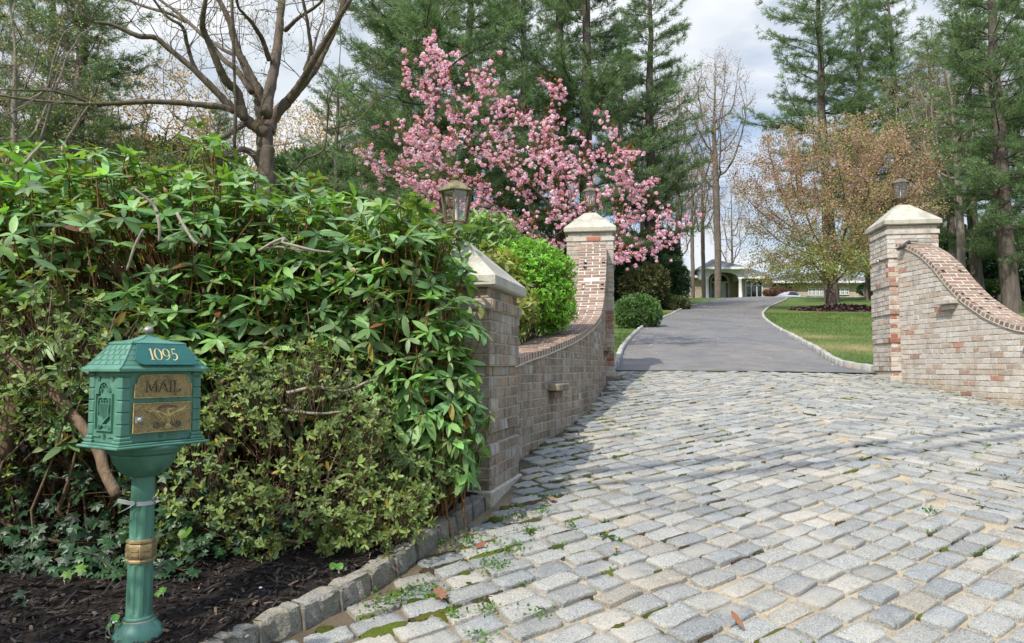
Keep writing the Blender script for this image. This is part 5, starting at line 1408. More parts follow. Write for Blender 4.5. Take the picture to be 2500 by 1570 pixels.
def dry_leaf(label, u, v, size, col, shape='oak', rz=0, on=0.012, tilt=.3):
    p = gnd(u, v); b = MB()
    q = oak if shape == 'oak' else np.c_[np.sin(np.linspace(0, 2 * math.pi, 17)[:-1]) * .2, .5 - .5 * np.cos(np.linspace(0, 2 * math.pi, 17)[:-1])]
    nq = len(q); z_ = .30 * q[:, 0] ** 2 + .14 * (q[:, 1] - .5) ** 2 + RNG.normal(0, .015, nq)
    V = np.concatenate([np.c_[q, z_], [(0, .5, 0)]]) * size
    b.add(V, [[nq, i, (i + 1) % nq] for i in range(nq)], rndcol(col, 1, .05)[0])
    o = b.build('fallen_leaf', DRY); o.location = (p[0], p[1], float(G(*p)) + on); o.rotation_euler = (tilt, RNG.normal(0, .2), rz)
    tag(o, label, 'leaf', 'fallen leaves')
dry_leaf('brown oak leaf lying on the cobblestones near the bottom centre', 1078, 1478, .085, (.20, .11, .06), 'oak', .4, .02, .5)
dry_leaf('small tan leaf lying in the shade of the short pier', 1362, 1226, .075, (.30, .17, .10), 'oak', 1.6)
dry_leaf('reddish brown pointed leaf at the bottom edge of the paving', 1815, 1545, .075, (.24, .10, .055), 'lance', .5, .02, .6)
dry_leaf('rust coloured leaf at the foot of the kerb blocks', 977, 1412, .06, (.22, .10, .05), 'oak', 2.0, .02, .7)
dry_leaf('narrow red brown leaf stuck in the moss', 1160, 1345, .06, (.20, .07, .035), 'lance', -.9, .02)
dry_leaf('pale orange leaf fragment at the lower right of the paving', 1625, 1548, .05, (.36, .19, .09), 'lance', 1.2)
PEB = plain_mat('pebble', (.42, .36, .28), .7, 0, 60, .4, .2)
for (u, v, s_, lab) in [(575, 1545, .022, 'tan pebble on the mulch beside the lowest kerb block'), (597, 1548, .018, 'smaller tan pebble next to the larger one on the mulch'), (680, 1500, .016, 'round pebble on the soil behind the kerb'), (282, 1535, .014, 'white pebble on the mulch left of the mailbox post'), (636, 1436, .011, 'white chip of stone lying on dark mulch')]:
    p = gnd(u, v); p = p * (1 - .085 / (EYE + .2)); b = MB(); lathe(b, [(.1, -.5), (.7, -.4), (1, 0), (.8, .38), (.3, .55), (.02, .6)], 10)
    o = b.build('pebble', PEB if 'white' not in lab else WHITEP); o.location = (p[0], p[1], float(bed_z(*p)) + s_ * .3); o.scale = (s_, s_ * .75, s_ * .6); o.rotation_euler = (0, 0, RNG.uniform(0, 3)); tag(o, lab, 'pebble', 'pebbles on the mulch')

# ------------------------------------------------------------------ shrubs behind the left wall
def leafy_shrub(name, label, cat, lobes, n, leaf, col, tmpl, mat_, base, stems=14, sv=.22, rmin=.5, group=None, zmin=None, el=.3, sr=.012):
    R = thing(name, label, cat, (0, 0, 0), group=group)
    P, D = lobe_points(lobes, n, rmin, 1.1, zmin)
    ax = unit(D + np.array([0, 0, .5]) + RNG.normal(0, .5, P.shape))
    M, Q, w = whorls(P, ax, 4, 6, el, .4, leaf, .2)
    c = np.array(col) * np.exp(RNG.normal(0, sv, (len(P), 1)))[w] * np.exp(RNG.normal(0, .15, (len(w), 1))) * np.exp(RNG.normal(0, .05, (len(w), 3)))
    mb = MB(); stamp(mb, tmpl[0], tmpl[1], M, Q, c); mb.build('foliage', mat_, R)
    tw = MB(); P2 = P - unit(D + np.array([0, 0, .9])) * RNG.uniform(.05, .2, (len(P), 1)) * leaf / .03
    segs(tw, P2, P, sr * .22, sr * .12, 3)
    for _ in range(stems):
        l = lobes[RNG.integers(len(lobes))]
        e = np.array(l[:3]) + unit(RNG.normal(0, 1, 3)) * np.array(l[3:6]) * RNG.uniform(.3, .95)
        b0 = np.array(base, float) + np.array([RNG.normal(0, sr * 8), RNG.normal(0, sr * 8), 0]); b0[2] = float(G(b0[0], b0[1])) - .02
        tube(tw, crooked(b0, e, 8, .03 * sr / .012), np.linspace(sr * RNG.uniform(.6, 1.2), sr * .25, 8), 5)
    tw.build('stems', STEM, R)
    return R
SL = leaf_template(1.0, .45, .15, .1, (.35, .75), (.85, .85))
leafy_shrub('deciduous_shrub', 'vivid lime green shrub growing behind the sweep of the left wall', 'shrub', [(.10, 7.1, 2.30, .36, .40, .32), (.36, 7.3, 2.28, .30, .35, .30), (.12, 6.9, 2.02, .32, .3, .28), (.42, 7.2, 1.98, .24, .3, .26)], 3400, .032, (.20, .44, .045), SL, SOFT_LEAF, (.12, 7.1, 0), 22, .16, .45)
leafy_shrub('aucuba', 'yellow green shrub between the short pier and the lime green shrub', 'shrub', [(-.22, 6.5, 2.18, .30, .25, .26), (-.05, 6.4, 1.9, .25, .2, .25)], 300, .070, (.25, .28, .075), SL, SOFT_LEAF, (-.15, 6.5, 0), 8)
rh = leafy_shrub('laurel', 'glossy leaved shrub behind the lichen covered lantern', 'shrub', [(-.40, 7.6, 2.72, .45, .4, .30), (-.05, 7.9, 2.62, .4, .4, .30), (-1.0, 7.5, 2.5, .5, .4, .4)], 520, .085, (.13, .235, .06), (RL, RLF), RH_LEAF, (-.3, 7.8, 0), 12)
# ================================================================== trees
NEEDLE = leaf_mat('pine_needles', .5, .3, .38, (1.2, 1.25, .6), .9, .35)
TINY = leaf_mat('young_leaf', .5, .3, .45, (1.2, 1.2, .6), 3, .2)
PETAL = leaf_mat('cherry_petal', .6, .2, .45, (1.15, .95, 1.0), 4, .12)
PINEBARK = bark_mat('pine_bark', (.055, .045, .038), (.15, .125, .105), 5)
GREYBARK = bark_mat('grey_bark', (.06, .046, .036), (.17, .135, .105), 9, (.10, .08, .035))
PALEBARK = bark_mat('pale_bark', (.13, .11, .09), (.26, .225, .185), 4)
TWIG = bark_mat('twig_bark', (.10, .08, .065), (.18, .145, .12), 5)
CHERRYBARK = bark_mat('cherry_bark', (.06, .045, .04), (.16, .12, .10), 12)

# ---- white pines -------------------------------------------------------------------
def make_pine(H, seed, rad=4.6, base_f=.12, gap=.95):
    r = np.random.default_rng(seed)
    P0, P1, R0, R1 = [], [], [], []
    TP, TD = [], []
    lean = r.normal(0, .012, 2)
    zt = np.linspace(0, H, 14); tr = np.c_[np.cumsum(r.normal(0, .05, 14)) + lean[0] * zt, np.cumsum(r.normal(0, .05, 14)) + lean[1] * zt, zt]; tr[0, :2] = 0
    tr_r = .018 * H * (1 - zt / H) ** .8 + .03
    tk_ = MB(); tube(tk_, np.r_[[tr[0] - [0, 0, .5]], tr], np.r_[tr_r[0] * 1.25, tr_r], 9, bump=.05)
    z = H * base_f
    while z < H * .985:
        f = (z / H - base_f) / (1 - base_f)
        c = np.array([np.interp(z, zt, tr[:, 0]), np.interp(z, zt, tr[:, 1]), z])
        prof = (.55 + 1.6 * f) if f < .25 else .95 * (1 - f) ** .62 + .12
        for _ in range(r.integers(4, 7)):
            if r.random() < (.22 if f > .15 else .35): continue
            L = rad * prof * r.uniform(.55, 1.25); a = r.uniform(0, 2 * math.pi); e0 = -.12 + .75 * f + r.normal(0, .10)
            n = max(5, int(L / .45)); t = np.linspace(0, 1, n)
            d = np.array([math.cos(a), math.sin(a)])
            lat = np.array([-d[1], d[0]]) * r.normal(0, .25)
            br = c + np.c_[(d[None] * t[:, None] + lat[None] * (t[:, None] ** 2)) * L, L * (math.sin(e0) * t + .22 * t ** 2 + .03 * np.sin(t * 7 + a))]
            rb = (.012 + .010 * L) * (1 - .85 * t)
            P0.append(br[:-1]); P1.append(br[1:]); R0.append(rb[:-1]); R1.append(rb[1:])
            s = L * .18
            while s < L:
                q = np.array([np.interp(s / L, t, br[:, i]) for i in range(3)])
                for side in (-1, 1):
                    if r.random() < .18: continue
                    sl = (.35 + .28 * L * (1 - s / L)) * r.uniform(.6, 1.25); aa = a + side * r.uniform(.5, 1.1) + .25 * r.normal()
                    sd_ = np.array([math.cos(aa), math.sin(aa), r.normal(.18, .18)])
                    P0.append(q[None]); P1.append((q + sd_ * sl)[None]); R0.append(np.array([.014])); R1.append(np.array([.006]))
                    nt = max(2, int(sl / .17))
                    for k_ in range(nt):
                        TP.append(q + sd_ * sl * (k_ + .6 + .4 * r.random()) / nt + r.normal(0, .05, 3)); TD.append(sd_ + np.array([0, 0, .55]) + r.normal(0, .3, 3))
                s += r.uniform(.26, .46)
            TP.append(br[-1]); TD.append(np.array([*d, .5]))
        z += gap * r.uniform(.6, 1.2) * (1 - .35 * f)
    TP, TD = np.array(TP), unit(np.array(TD)); N = len(TP)
    mb = MB(); segs(mb, np.concatenate(P0), np.concatenate(P1), np.concatenate(R0), np.concatenate(R1), 4)
    nb = 18; w = np.repeat(np.arange(N), nb)
    D = unit(TD[w] * .8 + r.normal(0, .62, (len(w), 3))); L_ = r.uniform(.16, .34, (len(w), 1))
    S_ = unit(np.cross(D, r.normal(0, 1, (len(w), 3)))) * r.uniform(.006, .014, (len(w), 1))
    O = TP[w] + r.normal(0, .02, (len(w), 3))
    V = np.stack([O - S_ * .5, O + S_ * .5, O + D * L_ + S_, O + D * L_ - S_], 1).reshape(-1, 3)
    cl = np.exp(r.normal(0, .16, (N, 1)))[w] * np.exp(r.normal(0, .16, (len(w), 1))) * np.exp(r.normal(0, .05, (len(w), 3)))
    c = np.array((.155, .235, .112)) * cl
    fb = MB(); fb.add(V, np.arange(len(w) * 4).reshape(-1, 4), np.repeat(c, 4, 0), 0)
    return tk_, mb, fb
protos = []
def pine_proto(H, seed, label, loc, rz, sc, **k):
    T = thing('pine_tree', label, 'pine tree', loc, rz, 'tall white pines'); T.scale = (sc, sc, sc)
    a, b, c = make_pine(H, seed, **k)
    a.build('trunk', PINEBARK, T); b.build('branches', PINEBARK, T); c.build('crown', NEEDLE, T)
    protos.append(T); return T
pines = [  # u of the trunk, distance, variant, scale, label
    (172, 34, 0, .95, 'tall white pine at the far left, above the rhododendron'),
    (1072, 30, 1, 1.0, 'thick trunked white pine right behind the top spray of the pink cherry'),
    (1378, 41, 2, 1.05, 'tall white pine rising straight above the second lantern'),
    (2036, 58, 3, 1.25, 'white pine with long bare looking arms reaching over the open sky'),
    (118, 37, 2, .9, 'slim white pine at the extreme left with a thin trunk'),
    (505, 46, 1, .55, 'white pine seen through the fork of the big leafless tree'),
    (805, 38, 3, .56, 'low spreading white pine just right of the big leafless tree'),
    (988, 36, 0, 1.0, 'slender white pine left of the thick trunk behind the cherry'),
    (1215, 52, 0, 1.1, 'white pine in the middle of the row, behind the cherry crown'),
    (1448, 38, 1, 1.0, 'white pine with twin looking trunk right of the one above the lantern'),
    (1590, 44, 0, .98, 'white pine at the right end of the middle row, beside open sky'),
    (2215, 66, 1, 1.28, 'dense white pine directly behind the copper leaved tree'),
    (2310, 74, 2, 1.15, 'farther white pine between the copper tree and the right edge'),
    (2478, 36, 0, .98, 'white pine with a thick bare trunk at the right edge'),
    (-60, 42, 3, 1.0, 'white pine cut by the left edge of the picture'),
    (1290, 47, 3, 1.05, 'white pine filling the gap left of the lantern pine'),
    (1130, 42, 2, 1.0, 'white pine close behind the thick trunked one'),
    (2140, 64, 0, 1.3, 'tall white pine just right of the one reaching over open sky'),
    (2400, 52, 1, .95, 'white pine in the gap left of the thick trunk at the right edge'),
    (2600, 42, 1, 1.0, 'white pine just beyond the right edge, its boughs hanging in'),
    (1510, 60, 2, 1.0, 'far white pine low in the gap right of the lantern'),
]
vs = [dict(H=24, seed=5, rad=4.3), dict(H=25, seed=8, rad=4.8), dict(H=25, seed=21, rad=4.4, gap=1.2), dict(H=25, seed=33, rad=5.6, gap=1.35)]
for i, (u, y, v_, s, lab) in enumerate(pines):
    x = at(u, 897, y)[0]; loc = (x, y, float(G(x, y)) - .1); rz = RNG.uniform(0, 6.28)
    if i < 4: pine_proto(vs[v_]['H'], vs[v_]['seed'], lab, loc, rz, s, **{k: q for k, q in vs[v_].items() if k not in ('H', 'seed')})
    else: dup(protos[v_], loc, rz, s, lab)

# ---- space colonisation for crowns with a known outline -----------------------------------
def vase(base, h, n, spread, ln, seed, step):
    """short trunk that forks low into N limbs: nodes and their parents"""
    r = np.random.default_rng(seed); k = max(2, int(h / step)); N = [np.array(base) + np.array([0, 0, -.2])] + [np.array(base) + np.array([r.normal(0, .02), r.normal(0, .02), h * (i + 1) / k]) for i in range(k)]
    P = [-1] + list(range(k)); a0 = r.uniform(0, 6)
    for j in range(n):
        a = a0 + j * 2 * math.pi / n + r.normal(0, .2); i = k - (j % 2); q = N[i]; e = spread * r.uniform(.7, 1.2)
        for s in range(int(ln / step)):
            e2 = e + .10 * s; d = unit(np.array([math.cos(a), math.sin(a), math.tan(min(e2, 1.3))])) + r.normal(0, .06, 3); q = q + d * step; N.append(q); P.append(i); i = len(N) - 1
    return N, P
def colonise(start, attr, step, di, dk, iters=220, seed=0, tropism=0.0, par0=None):
    r = np.random.default_rng(seed); nodes = [np.array(p, float) for p in start]; par = list(par0) if par0 else [-1] + list(range(len(start) - 1))
    A = np.array(attr); alive = np.ones(len(A), bool)
    best = np.full(len(A), 1e9); bi = np.zeros(len(A), int); done = 0
    for it in range(iters):
        new = np.array(nodes[done:]);
        if len(new):
            d = np.linalg.norm(A[:, None] - new[None], axis=2); j = d.argmin(1); dm = d[np.arange(len(A)), j]
            up_ = dm < best; best[up_] = dm[up_]; bi[up_] = j[up_] + done
        done = len(nodes)
        alive &= best > dk
        ok = alive & (best < di)
        if not ok.any():
            if not alive.any(): break
            k = np.where(alive)[0]; k = k[best[k].argmin()]; ok = np.zeros(len(A), bool); ok[k] = True
        ids = np.unique(bi[ok]); grown = 0
        for i in ids:
            m_ = ok & (bi == i); d = unit(A[m_] - nodes[i]).sum(0) + r.normal(0, .12, 3); d = unit(d)
            d = unit(d + np.array([0, 0, tropism])); q = nodes[i] + d * step
            nodes.append(q); par.append(int(i)); grown += 1
        if len(nodes) > 5200: break
    N = np.array(nodes); par = np.array(par); kids = np.zeros(len(N), int); np.add.at(kids, par[par >= 0], 1)
    return N, par, kids
def pipe_radii(par, kids, tip, expo=2.3):
    w = np.where(kids == 0, tip ** expo, 0.0)
    for i in range(len(par) - 1, 0, -1):
        if par[i] >= 0: w[par[i]] += w[i]
    return w ** (1 / expo)
def wood(mb, N, par, rad, k=5):
    i = np.where(par >= 0)[0]; p = par[i]
    r0 = np.minimum(rad[p], rad[i] * 1.7)
    big = r0 > .02
    segs(mb, N[p[big]], N[i[big]], r0[big], rad[i[big]], 7); segs(mb, N[p[~big]], N[i[~big]], r0[~big], rad[i[~big]], 4)
def in_poly(u, v, poly):
    poly = np.array(poly); c = np.zeros(len(u), bool); j = len(poly) - 1
    for i in range(len(poly)):
        a, b = poly[i], poly[j]
        t = ((a[1] > v) != (b[1] > v)) & (u < (b[0] - a[0]) * (v - a[1]) / (b[1] - a[1] + 1e-9) + a[0]); c ^= t; j = i
    return c
def poly_cloud(poly, n, y0, dy, seed=0):
    """points filling a crown whose outline is POLY (photo pixels) at distance y0, rounded to +-dy in depth"""
    r = np.random.default_rng(seed); poly = np.array(poly, float); lo, hi = poly.min(0), poly.max(0); c = poly.mean(0); out = []
    while len(out) < n:
        uv = r.uniform(lo, hi, (4000, 2)); uv = uv[in_poly(uv[:, 0], uv[:, 1], poly)]
        e = np.sqrt(np.clip(1 - (((uv - c) / (hi - lo) * 1.7) ** 2).sum(1), .08, 1))
        ys_ = y0 + dy * e * r.uniform(-1, 1, len(uv))
        for (u, v), y in zip(uv, ys_): out.append(at(u, v, y0) + np.array([0, y - y0, 0]))
    return np.array(out[:n])
QUAD = (np.array([(-.5, 0, 0), (.5, 0, 0), (.5, 1, .15), (-.5, 1, .15)]), [[0, 1, 2, 3]])
DIAM = (np.array([(0, 0, 0), (.34, .5, .06), (0, 1, 0), (-.34, .5, .06)]), [[0, 1, 2, 3]])

# pink cherry behind the second pier
T = thing('cherry_tree', 'pink blossoming cherry tree behind the second lantern', 'cherry tree', (0, 0, 0))
cb = np.array([1.75, 15.3]); bz = float(G(*cb))
poly = [(895, 490), (905, 370), (965, 330), (945, 250), (990, 215), (1030, 60), (1080, 60), (1085, 160), (1195, 185), (1225, 215), (1300, 260), (1350, 300), (1420, 275), (1440, 330), (1530, 370), (1600, 430), (1650, 520), (1690, 590), (1640, 640), (1540, 650), (1480, 590), (1300, 600), (1150, 570), (1000, 540)]
att = np.concatenate([poly_cloud(poly, 520, 15, 2.5, 3), poly_cloud([(1020, 60), (1065, 60), (1090, 230), (1000, 240)], 26, 14.6, .3, 4)])
st_ = [(cb[0], cb[1], bz - .1), (cb[0] - .05, cb[1] - .03, bz + .5), (cb[0] - .08, cb[1] - .06, bz + 1.0), (cb[0] - .12, cb[1] - .1, bz + 1.4)]
st_, p0_ = vase((cb[0], cb[1], bz), 1.25, 6, .75, 1.3, 4, .17)
N, par, kids = colonise(st_, att, .17, 3.0, .30, 260, 2, .02, p0_)
rad = pipe_radii(par, kids, .0045, 2.15)
b = MB(); wood(b, N, par, rad); b.build('trunk', CHERRYBARK, T)
thin = np.where((rad < .0125) & (N[:, 2] > bz + 1.9))[0]
thin = np.repeat(thin, 3); rk = RNG.random(len(thin)) * 1.12; ctr = np.concatenate([N[thin][rk < .80], N[thin][(rk < .34)] + RNG.normal(0, .10, ((rk < .34).sum(), 3))]) + RNG.normal(0, .075, ((rk < .80).sum() + (rk < .34).sum(), 3)) - np.array([0, 0, .03])
npt = 20; w = np.repeat(np.arange(len(ctr)), npt); d = unit(RNG.normal(0, 1, (len(w), 3)))
rr = (RNG.uniform(.028, .062, len(ctr)))[w] * RNG.uniform(.5, 1.0, len(w)); P = ctr[w] + d * rr[:, None] * np.array([1, 1, .85])
M = frames(d + RNG.normal(0, .55, d.shape)) * RNG.uniform(.022, .036, len(w))[:, None, None]
cw_ = np.where(RNG.random((len(ctr), 1)) < .7, np.array([(.86, .50, .58)]), np.array([(.88, .64, .69)])) * np.exp(RNG.normal(0, .12, (len(ctr), 1)))
c = np.clip(cw_[w] * np.exp(RNG.normal(0, .14, (len(w), 1))), 0, .9)
b = MB(); stamp(b, QUAD[0] - np.array([0, .5, 0]), QUAD[1], M, P, c, 0, False); b.build('blossom', PETAL, T)
lw = np.repeat(thin[RNG.random(len(thin)) < .3], 4); P = N[lw] + RNG.normal(0, .07, (len(lw), 3)) + np.array([0, 0, .06])
b = MB(); stamp(b, DIAM[0], DIAM[1], frames(RNG.normal(0, 1, (len(lw), 3))) * RNG.uniform(.05, .085, len(lw))[:, None, None], P, rndcol((.24, .095, .03), len(lw), .25), 0, False); b.build('young_leaves', TINY, T)

# copper leaved tree on the lawn
T = thing('copper_tree', 'broad tree with coppery pink young leaves on the lawn, ringed with mulch', 'tree', (0, 0, 0))
tb = gnd(2030, 757); bz = float(G(*tb)); yq = tb[1]
poly = [(1785, 470), (1800, 380), (1870, 330), (1950, 320), (2060, 295), (2180, 305), (2250, 350), (2270, 430), (2250, 480), (2260, 520), (2215, 545), (2180, 600), (2140, 660), (2060, 690), (1990, 700), (1900, 690), (1860, 640), (1880, 570), (1820, 530)]
att = np.concatenate([poly_cloud(poly, 1250, yq, 5.2, 9), poly_cloud([(1830, 610), (2170, 600), (2130, 685), (1990, 702), (1850, 690)], 260, yq, 4.5, 10)])
st_ = [(tb[0], tb[1], bz - .2), (tb[0], tb[1], bz + .6), (tb[0] + .05, tb[1], bz + 1.2), (tb[0] + .05, tb[1], bz + 1.7)]
st_, p0_ = vase((tb[0], tb[1], bz), 1.75, 7, .62, 2.4, 8, .30)
N, par, kids = colonise(st_, att, .33, 9.0, .52, 220, 5, .03, p0_)
rad = pipe_radii(par, kids, .011, 2.25); rad *= min(1, .29 / rad[0]); rad = np.maximum(rad, .008)
b = MB(); wood(b, N, par, rad)
lathe(b, [(.46, -.15), (.36, .1), (.30, .5), (.27, 1.2)], 10, c=(tb[0], tb[1], bz)); b.build('trunk', CHERRYBARK, T)
thin = np.where((rad < .035))[0]; lw = np.repeat(thin, 34); z_ = N[lw, 2]
P = N[lw] + RNG.normal(0, .20, (len(lw), 3)) + np.array([0, 0, .05])
rel = np.clip((P[:, 2] - bz - 2) / 9, 0, 1); gm = np.clip(.10 + .70 * (1 - rel) ** 3 + .22 * (rel > .88) + .22 * vnoise(P[:, 0] * .9, P[:, 2] * .9, 7), 0, 1)
isg = RNG.random(len(lw)) < gm
c = np.where(isg[:, None], rndcol((.29, .34, .11), len(lw), .22), np.where((RNG.random(len(lw)) < .5)[:, None], rndcol((.41, .27, .175), len(lw), .2), rndcol((.47, .305, .275), len(lw), .2)))
b = MB(); stamp(b, DIAM[0], DIAM[1], frames(RNG.normal(0, 1, (len(lw), 3))) * RNG.uniform(.07, .14, len(lw))[:, None, None], P, c, 0, False); b.build('crown', TINY, T)
# its ring of mulch
n = 2600; a = RNG.uniform(0, 2 * math.pi, n); r_ = np.sqrt(RNG.random(n)) * 2.6
P = np.c_[tb[0] + .5 + r_ * np.cos(a) * 1.15, tb[1] - .6 + r_ * np.sin(a) * .9, np.zeros(n)]; P[:, 2] = G(P[:, 0], P[:, 1]) + .06 + .22 * np.exp(-(r_ / 1.3) ** 2)
b = MB(); stamp(b, DIAM[0], DIAM[1], frames(np.c_[RNG.normal(0, .5, (n, 2)), np.ones(n)]) * RNG.uniform(.12, .26, n)[:, None, None], P, rndcol((.085, .042, .045), n, .3), 0, False)
q = np.linspace(0, 2 * math.pi, 41)[:-1]; rings = []
for rr_, h in ((0, .24), (.8, .20), (1.6, .10), (2.4, .03), (2.75, -.04)):
    xx, yy = tb[0] + .5 + rr_ * np.cos(q) * 1.15, tb[1] - .6 + rr_ * np.sin(q) * .9; rings.append(np.c_[xx, yy, G(xx, yy) + h])
b.add(np.concatenate(rings), [[i * 40 + j, i * 40 + (j + 1) % 40, (i + 1) * 40 + (j + 1) % 40, (i + 1) * 40 + j] for i in range(4) for j in range(40)], (.05, .028, .026))
stuff(b.build('tree_mulch', MULCH), 'purplish brown mulch heaped round the foot of the copper tree', 'mulch')

# ---- the big leafless tree: limbs followed from the photograph, each at its own depth ----
T = thing('bare_tree', 'big leafless tree with mossy spreading limbs behind the hedge', 'tree', (0, 0, 0))
Y0 = 12.6; k_ = .3531
limbs = [
    ([(1850, 1750, 175), (1842, 1400, 140), (1840, 1190, 128), (1835, 1000, 118), (1828, 880, 112)], 0, 0),
    ([(1828, 900, 108), (1812, 760, 96), (1790, 640, 88), (1745, 560, 70), (1690, 440, 60), (1640, 330, 54), (1600, 170, 44), (1555, 60, 38), (1480, -80, 30)], .3, -.2),
    ([(1840, 800, 84), (1860, 650, 78), (1900, 480, 72), (1930, 300, 64), (1950, 120, 56), (1975, -60, 50)], -.2, .5),
    ([(1972, 210, 34), (2060, 130, 26), (2200, 40, 20), (2270, -50, 14)], .2, -.8),
    ([(1862, 420, 38), (1820, 290, 32), (1780, 220, 30), (1720, 140, 24), (1640, 60, 18), (1600, -50, 12)], 0, -1.2),
    ([(1850, 910, 98), (1900, 800, 82), (2000, 690, 70), (2080, 600, 62), (2180, 480, 54), (2260, 330, 46), (2330, 180, 40), (2410, -50, 34)], .2, .9),
    ([(2000, 695, 60), (2090, 560, 52), (2140, 470, 46), (2250, 290, 40), (2340, 150, 34), (2440, 0, 26)], .2, -1.0),
    ([(2112, 490, 36), (2150, 350, 28), (2130, 180, 24), (2085, -20, 20)], 0, -.6),
    ([(2150, 420, 22), (2190, 250, 16), (2230, 130, 11), (2245, -30, 8)], -.2, .6),
    ([(1845, 925, 88), (1740, 860, 74), (1680, 800, 66), (1600, 740, 52), (1500, 640, 48), (1400, 540, 44), (1300, 450, 40), (1180, 350, 36), (1080, 270, 34), (960, 255, 34), (850, 200, 30), (760, 165, 24), (640, 140, 18), (540, 60, 12)], -.1, -1.2),
    ([(1690, 830, 62), (1640, 640, 62), (1560, 560, 56), (1500, 440, 50), (1440, 300, 44), (1390, 200, 40), (1385, 100, 32), (1400, -50, 28)], -.3, -1.5),
    ([(1380, 530, 34), (1330, 430, 28), (1290, 290, 24), (1260, 185, 22), (1150, 110, 18), (1070, -10, 16)], -.5, -1.2),
    ([(1680, 800, 50), (1560, 745, 42), (1400, 725, 40), (1200, 705, 36), (1000, 700, 32), (800, 705, 28), (600, 712, 24), (400, 705, 20), (200, 690, 17), (0, 662, 14), (-150, 640, 9)], -.3, -1.9),
    ([(590, 700, 17), (480, 660, 15), (340, 630, 13), (200, 625, 11), (30, 620, 8)], -1.6, -2.3),
    ([(220, 695, 11), (120, 750, 9), (10, 810, 6)], -1.8, -2.2),
    ([(1700, 850, 42), (1620, 900, 36), (1500, 970, 30), (1400, 985, 24), (1310, 1012, 14)], -.2, -1.1),
    ([(1420, 978, 22), (1360, 900, 20), (1280, 850, 18), (1200, 800, 14), (1130, 735, 8)], -.9, -.5),
    ([(1825, 1190, 56), (1765, 1080, 48), (1705, 1040, 44), (1640, 1040, 38)], 0, -.4),
    ([(1740, 640, 46), (1640, 490, 42), (1540, 410, 36), (1440, 290, 30), (1250, 110, 26), (1130, 20, 22), (1000, -70, 16)], 0, 1.3),
    ([(1620, 380, 30), (1540, 340, 26), (1450, 270, 22)], .2, .5),
    ([(1280, 150, 26), (1180, 100, 24), (1000, 50, 22), (870, 5, 18), (690, -30, 12)], 1.2, 1.8),
    ([(1600, -40, 22), (1615, 300, 20), (1625, 600, 18), (1632, 800, 18), (1625, 1000, 17), (1640, 1040, 20)], -.9, -.3),
    ([(2015, 1210, 12), (2100, 1110, 18), (2230, 1040, 16), (2260, 900, 13), (2280, 680, 10), (2330, 550, 8), (2345, 300, 6)], 1.4, 1.4),
    ([(2240, 900, 13), (2330, 885, 11), (2450, 860, 8)], 1.4, 1.9),
]
b = MB(); tips = []
for pts, d0, d1 in limbs:
    n = len(pts); t = np.linspace(0, 1, n)
    P = np.array([at(p[0] * k_, p[1] * k_, Y0 + d0 + (d1 - d0) * tt) for p, tt in zip(pts, t)]); m_ = n * 6
    Q = catmull(P, m_); W_ = np.interp(np.linspace(0, 1, m_), t, [p[2] for p in pts]) * k_ / 2 / F * Y0
    Q = Q + np.cumsum(RNG.normal(0, .004, Q.shape), 0) * np.linspace(0, 1, m_)[:, None]
    if pts[0][2] > 150: Q[0, 2] = float(G(Q[0, 0], Q[0, 1])) - .2
    tube(b, Q, W_ * (1 + RNG.normal(0, .03, m_)), 10, bump=.05)
    tips.append((Q, W_))
b.build('trunk', GREYBARK, T)
def twigs(src, n, lmin, lmax, lev, r0, spread=.8, up=.35, seed=1):
    """recursive fine twigs springing from points on limbs: returns segments and end points"""
    r = np.random.default_rng(seed); A, B, RA, RB, E = [], [], [], [], []
    todo = [(p, d, r.uniform(lmin, lmax), r0, lev) for p, d in src[:n]]
    while todo:
        p, d, L, rr_, lv = todo.pop(); ns_ = 4 + 2 * (lv > 1); q = np.array(p); d = np.array(d)
        pts_ = [q]
        for i in range(ns_):
            d = unit(d + r.normal(0, .24, 3) + np.array([0, 0, up * .2])); q2 = q + d * L / ns_
            A.append(q); B.append(q2); f = i / ns_; RA.append(rr_ * (1 - .6 * f)); RB.append(rr_ * (1 - .6 * (f + 1 / ns_))); q = q2; pts_.append(q)
        E.append((q, d))
        if lv > 0:
            for _ in range(r.integers(2, 5)):
                i = r.integers(1, ns_ + 1); dd = unit(d + r.normal(0, spread, 3) + np.array([0, 0, up])); todo.append((pts_[i], dd, L * r.uniform(.4, .75), rr_ * .55, lv - 1))
    return np.array(A), np.array(B), np.array(RA), np.array(RB), E
src = []
for Q, W_ in tips[1:]:
    for _ in range(int(1 + len(Q) / 14)):
        i = RNG.integers(len(Q) // 3, len(Q)); d = unit(RNG.normal(0, .7, 3) + np.array([0, -.1, .8])); src.append((Q[i], d))
    src.append((Q[-1], unit(Q[-1] - Q[-4])))
A, B, RA, RB, E = twigs(src, len(src), .5, 1.5, 3, .011, .9, .3, 4)
b = MB(); segs(b, A, B, RA, RB, 4); b.build('twigs', TWIG, T)
ep = np.array([e[0] for e in E]); ep = ep[RNG.random(len(ep)) < .3]
b = MB(); stamp(b, DIAM[0], DIAM[1], frames(RNG.normal(0, 1, (len(ep), 3))) * RNG.uniform(.03, .06, len(ep))[:, None, None], ep, rndcol((.22, .24, .07), len(ep), .3), 0, False); b.build('buds', TINY, T)

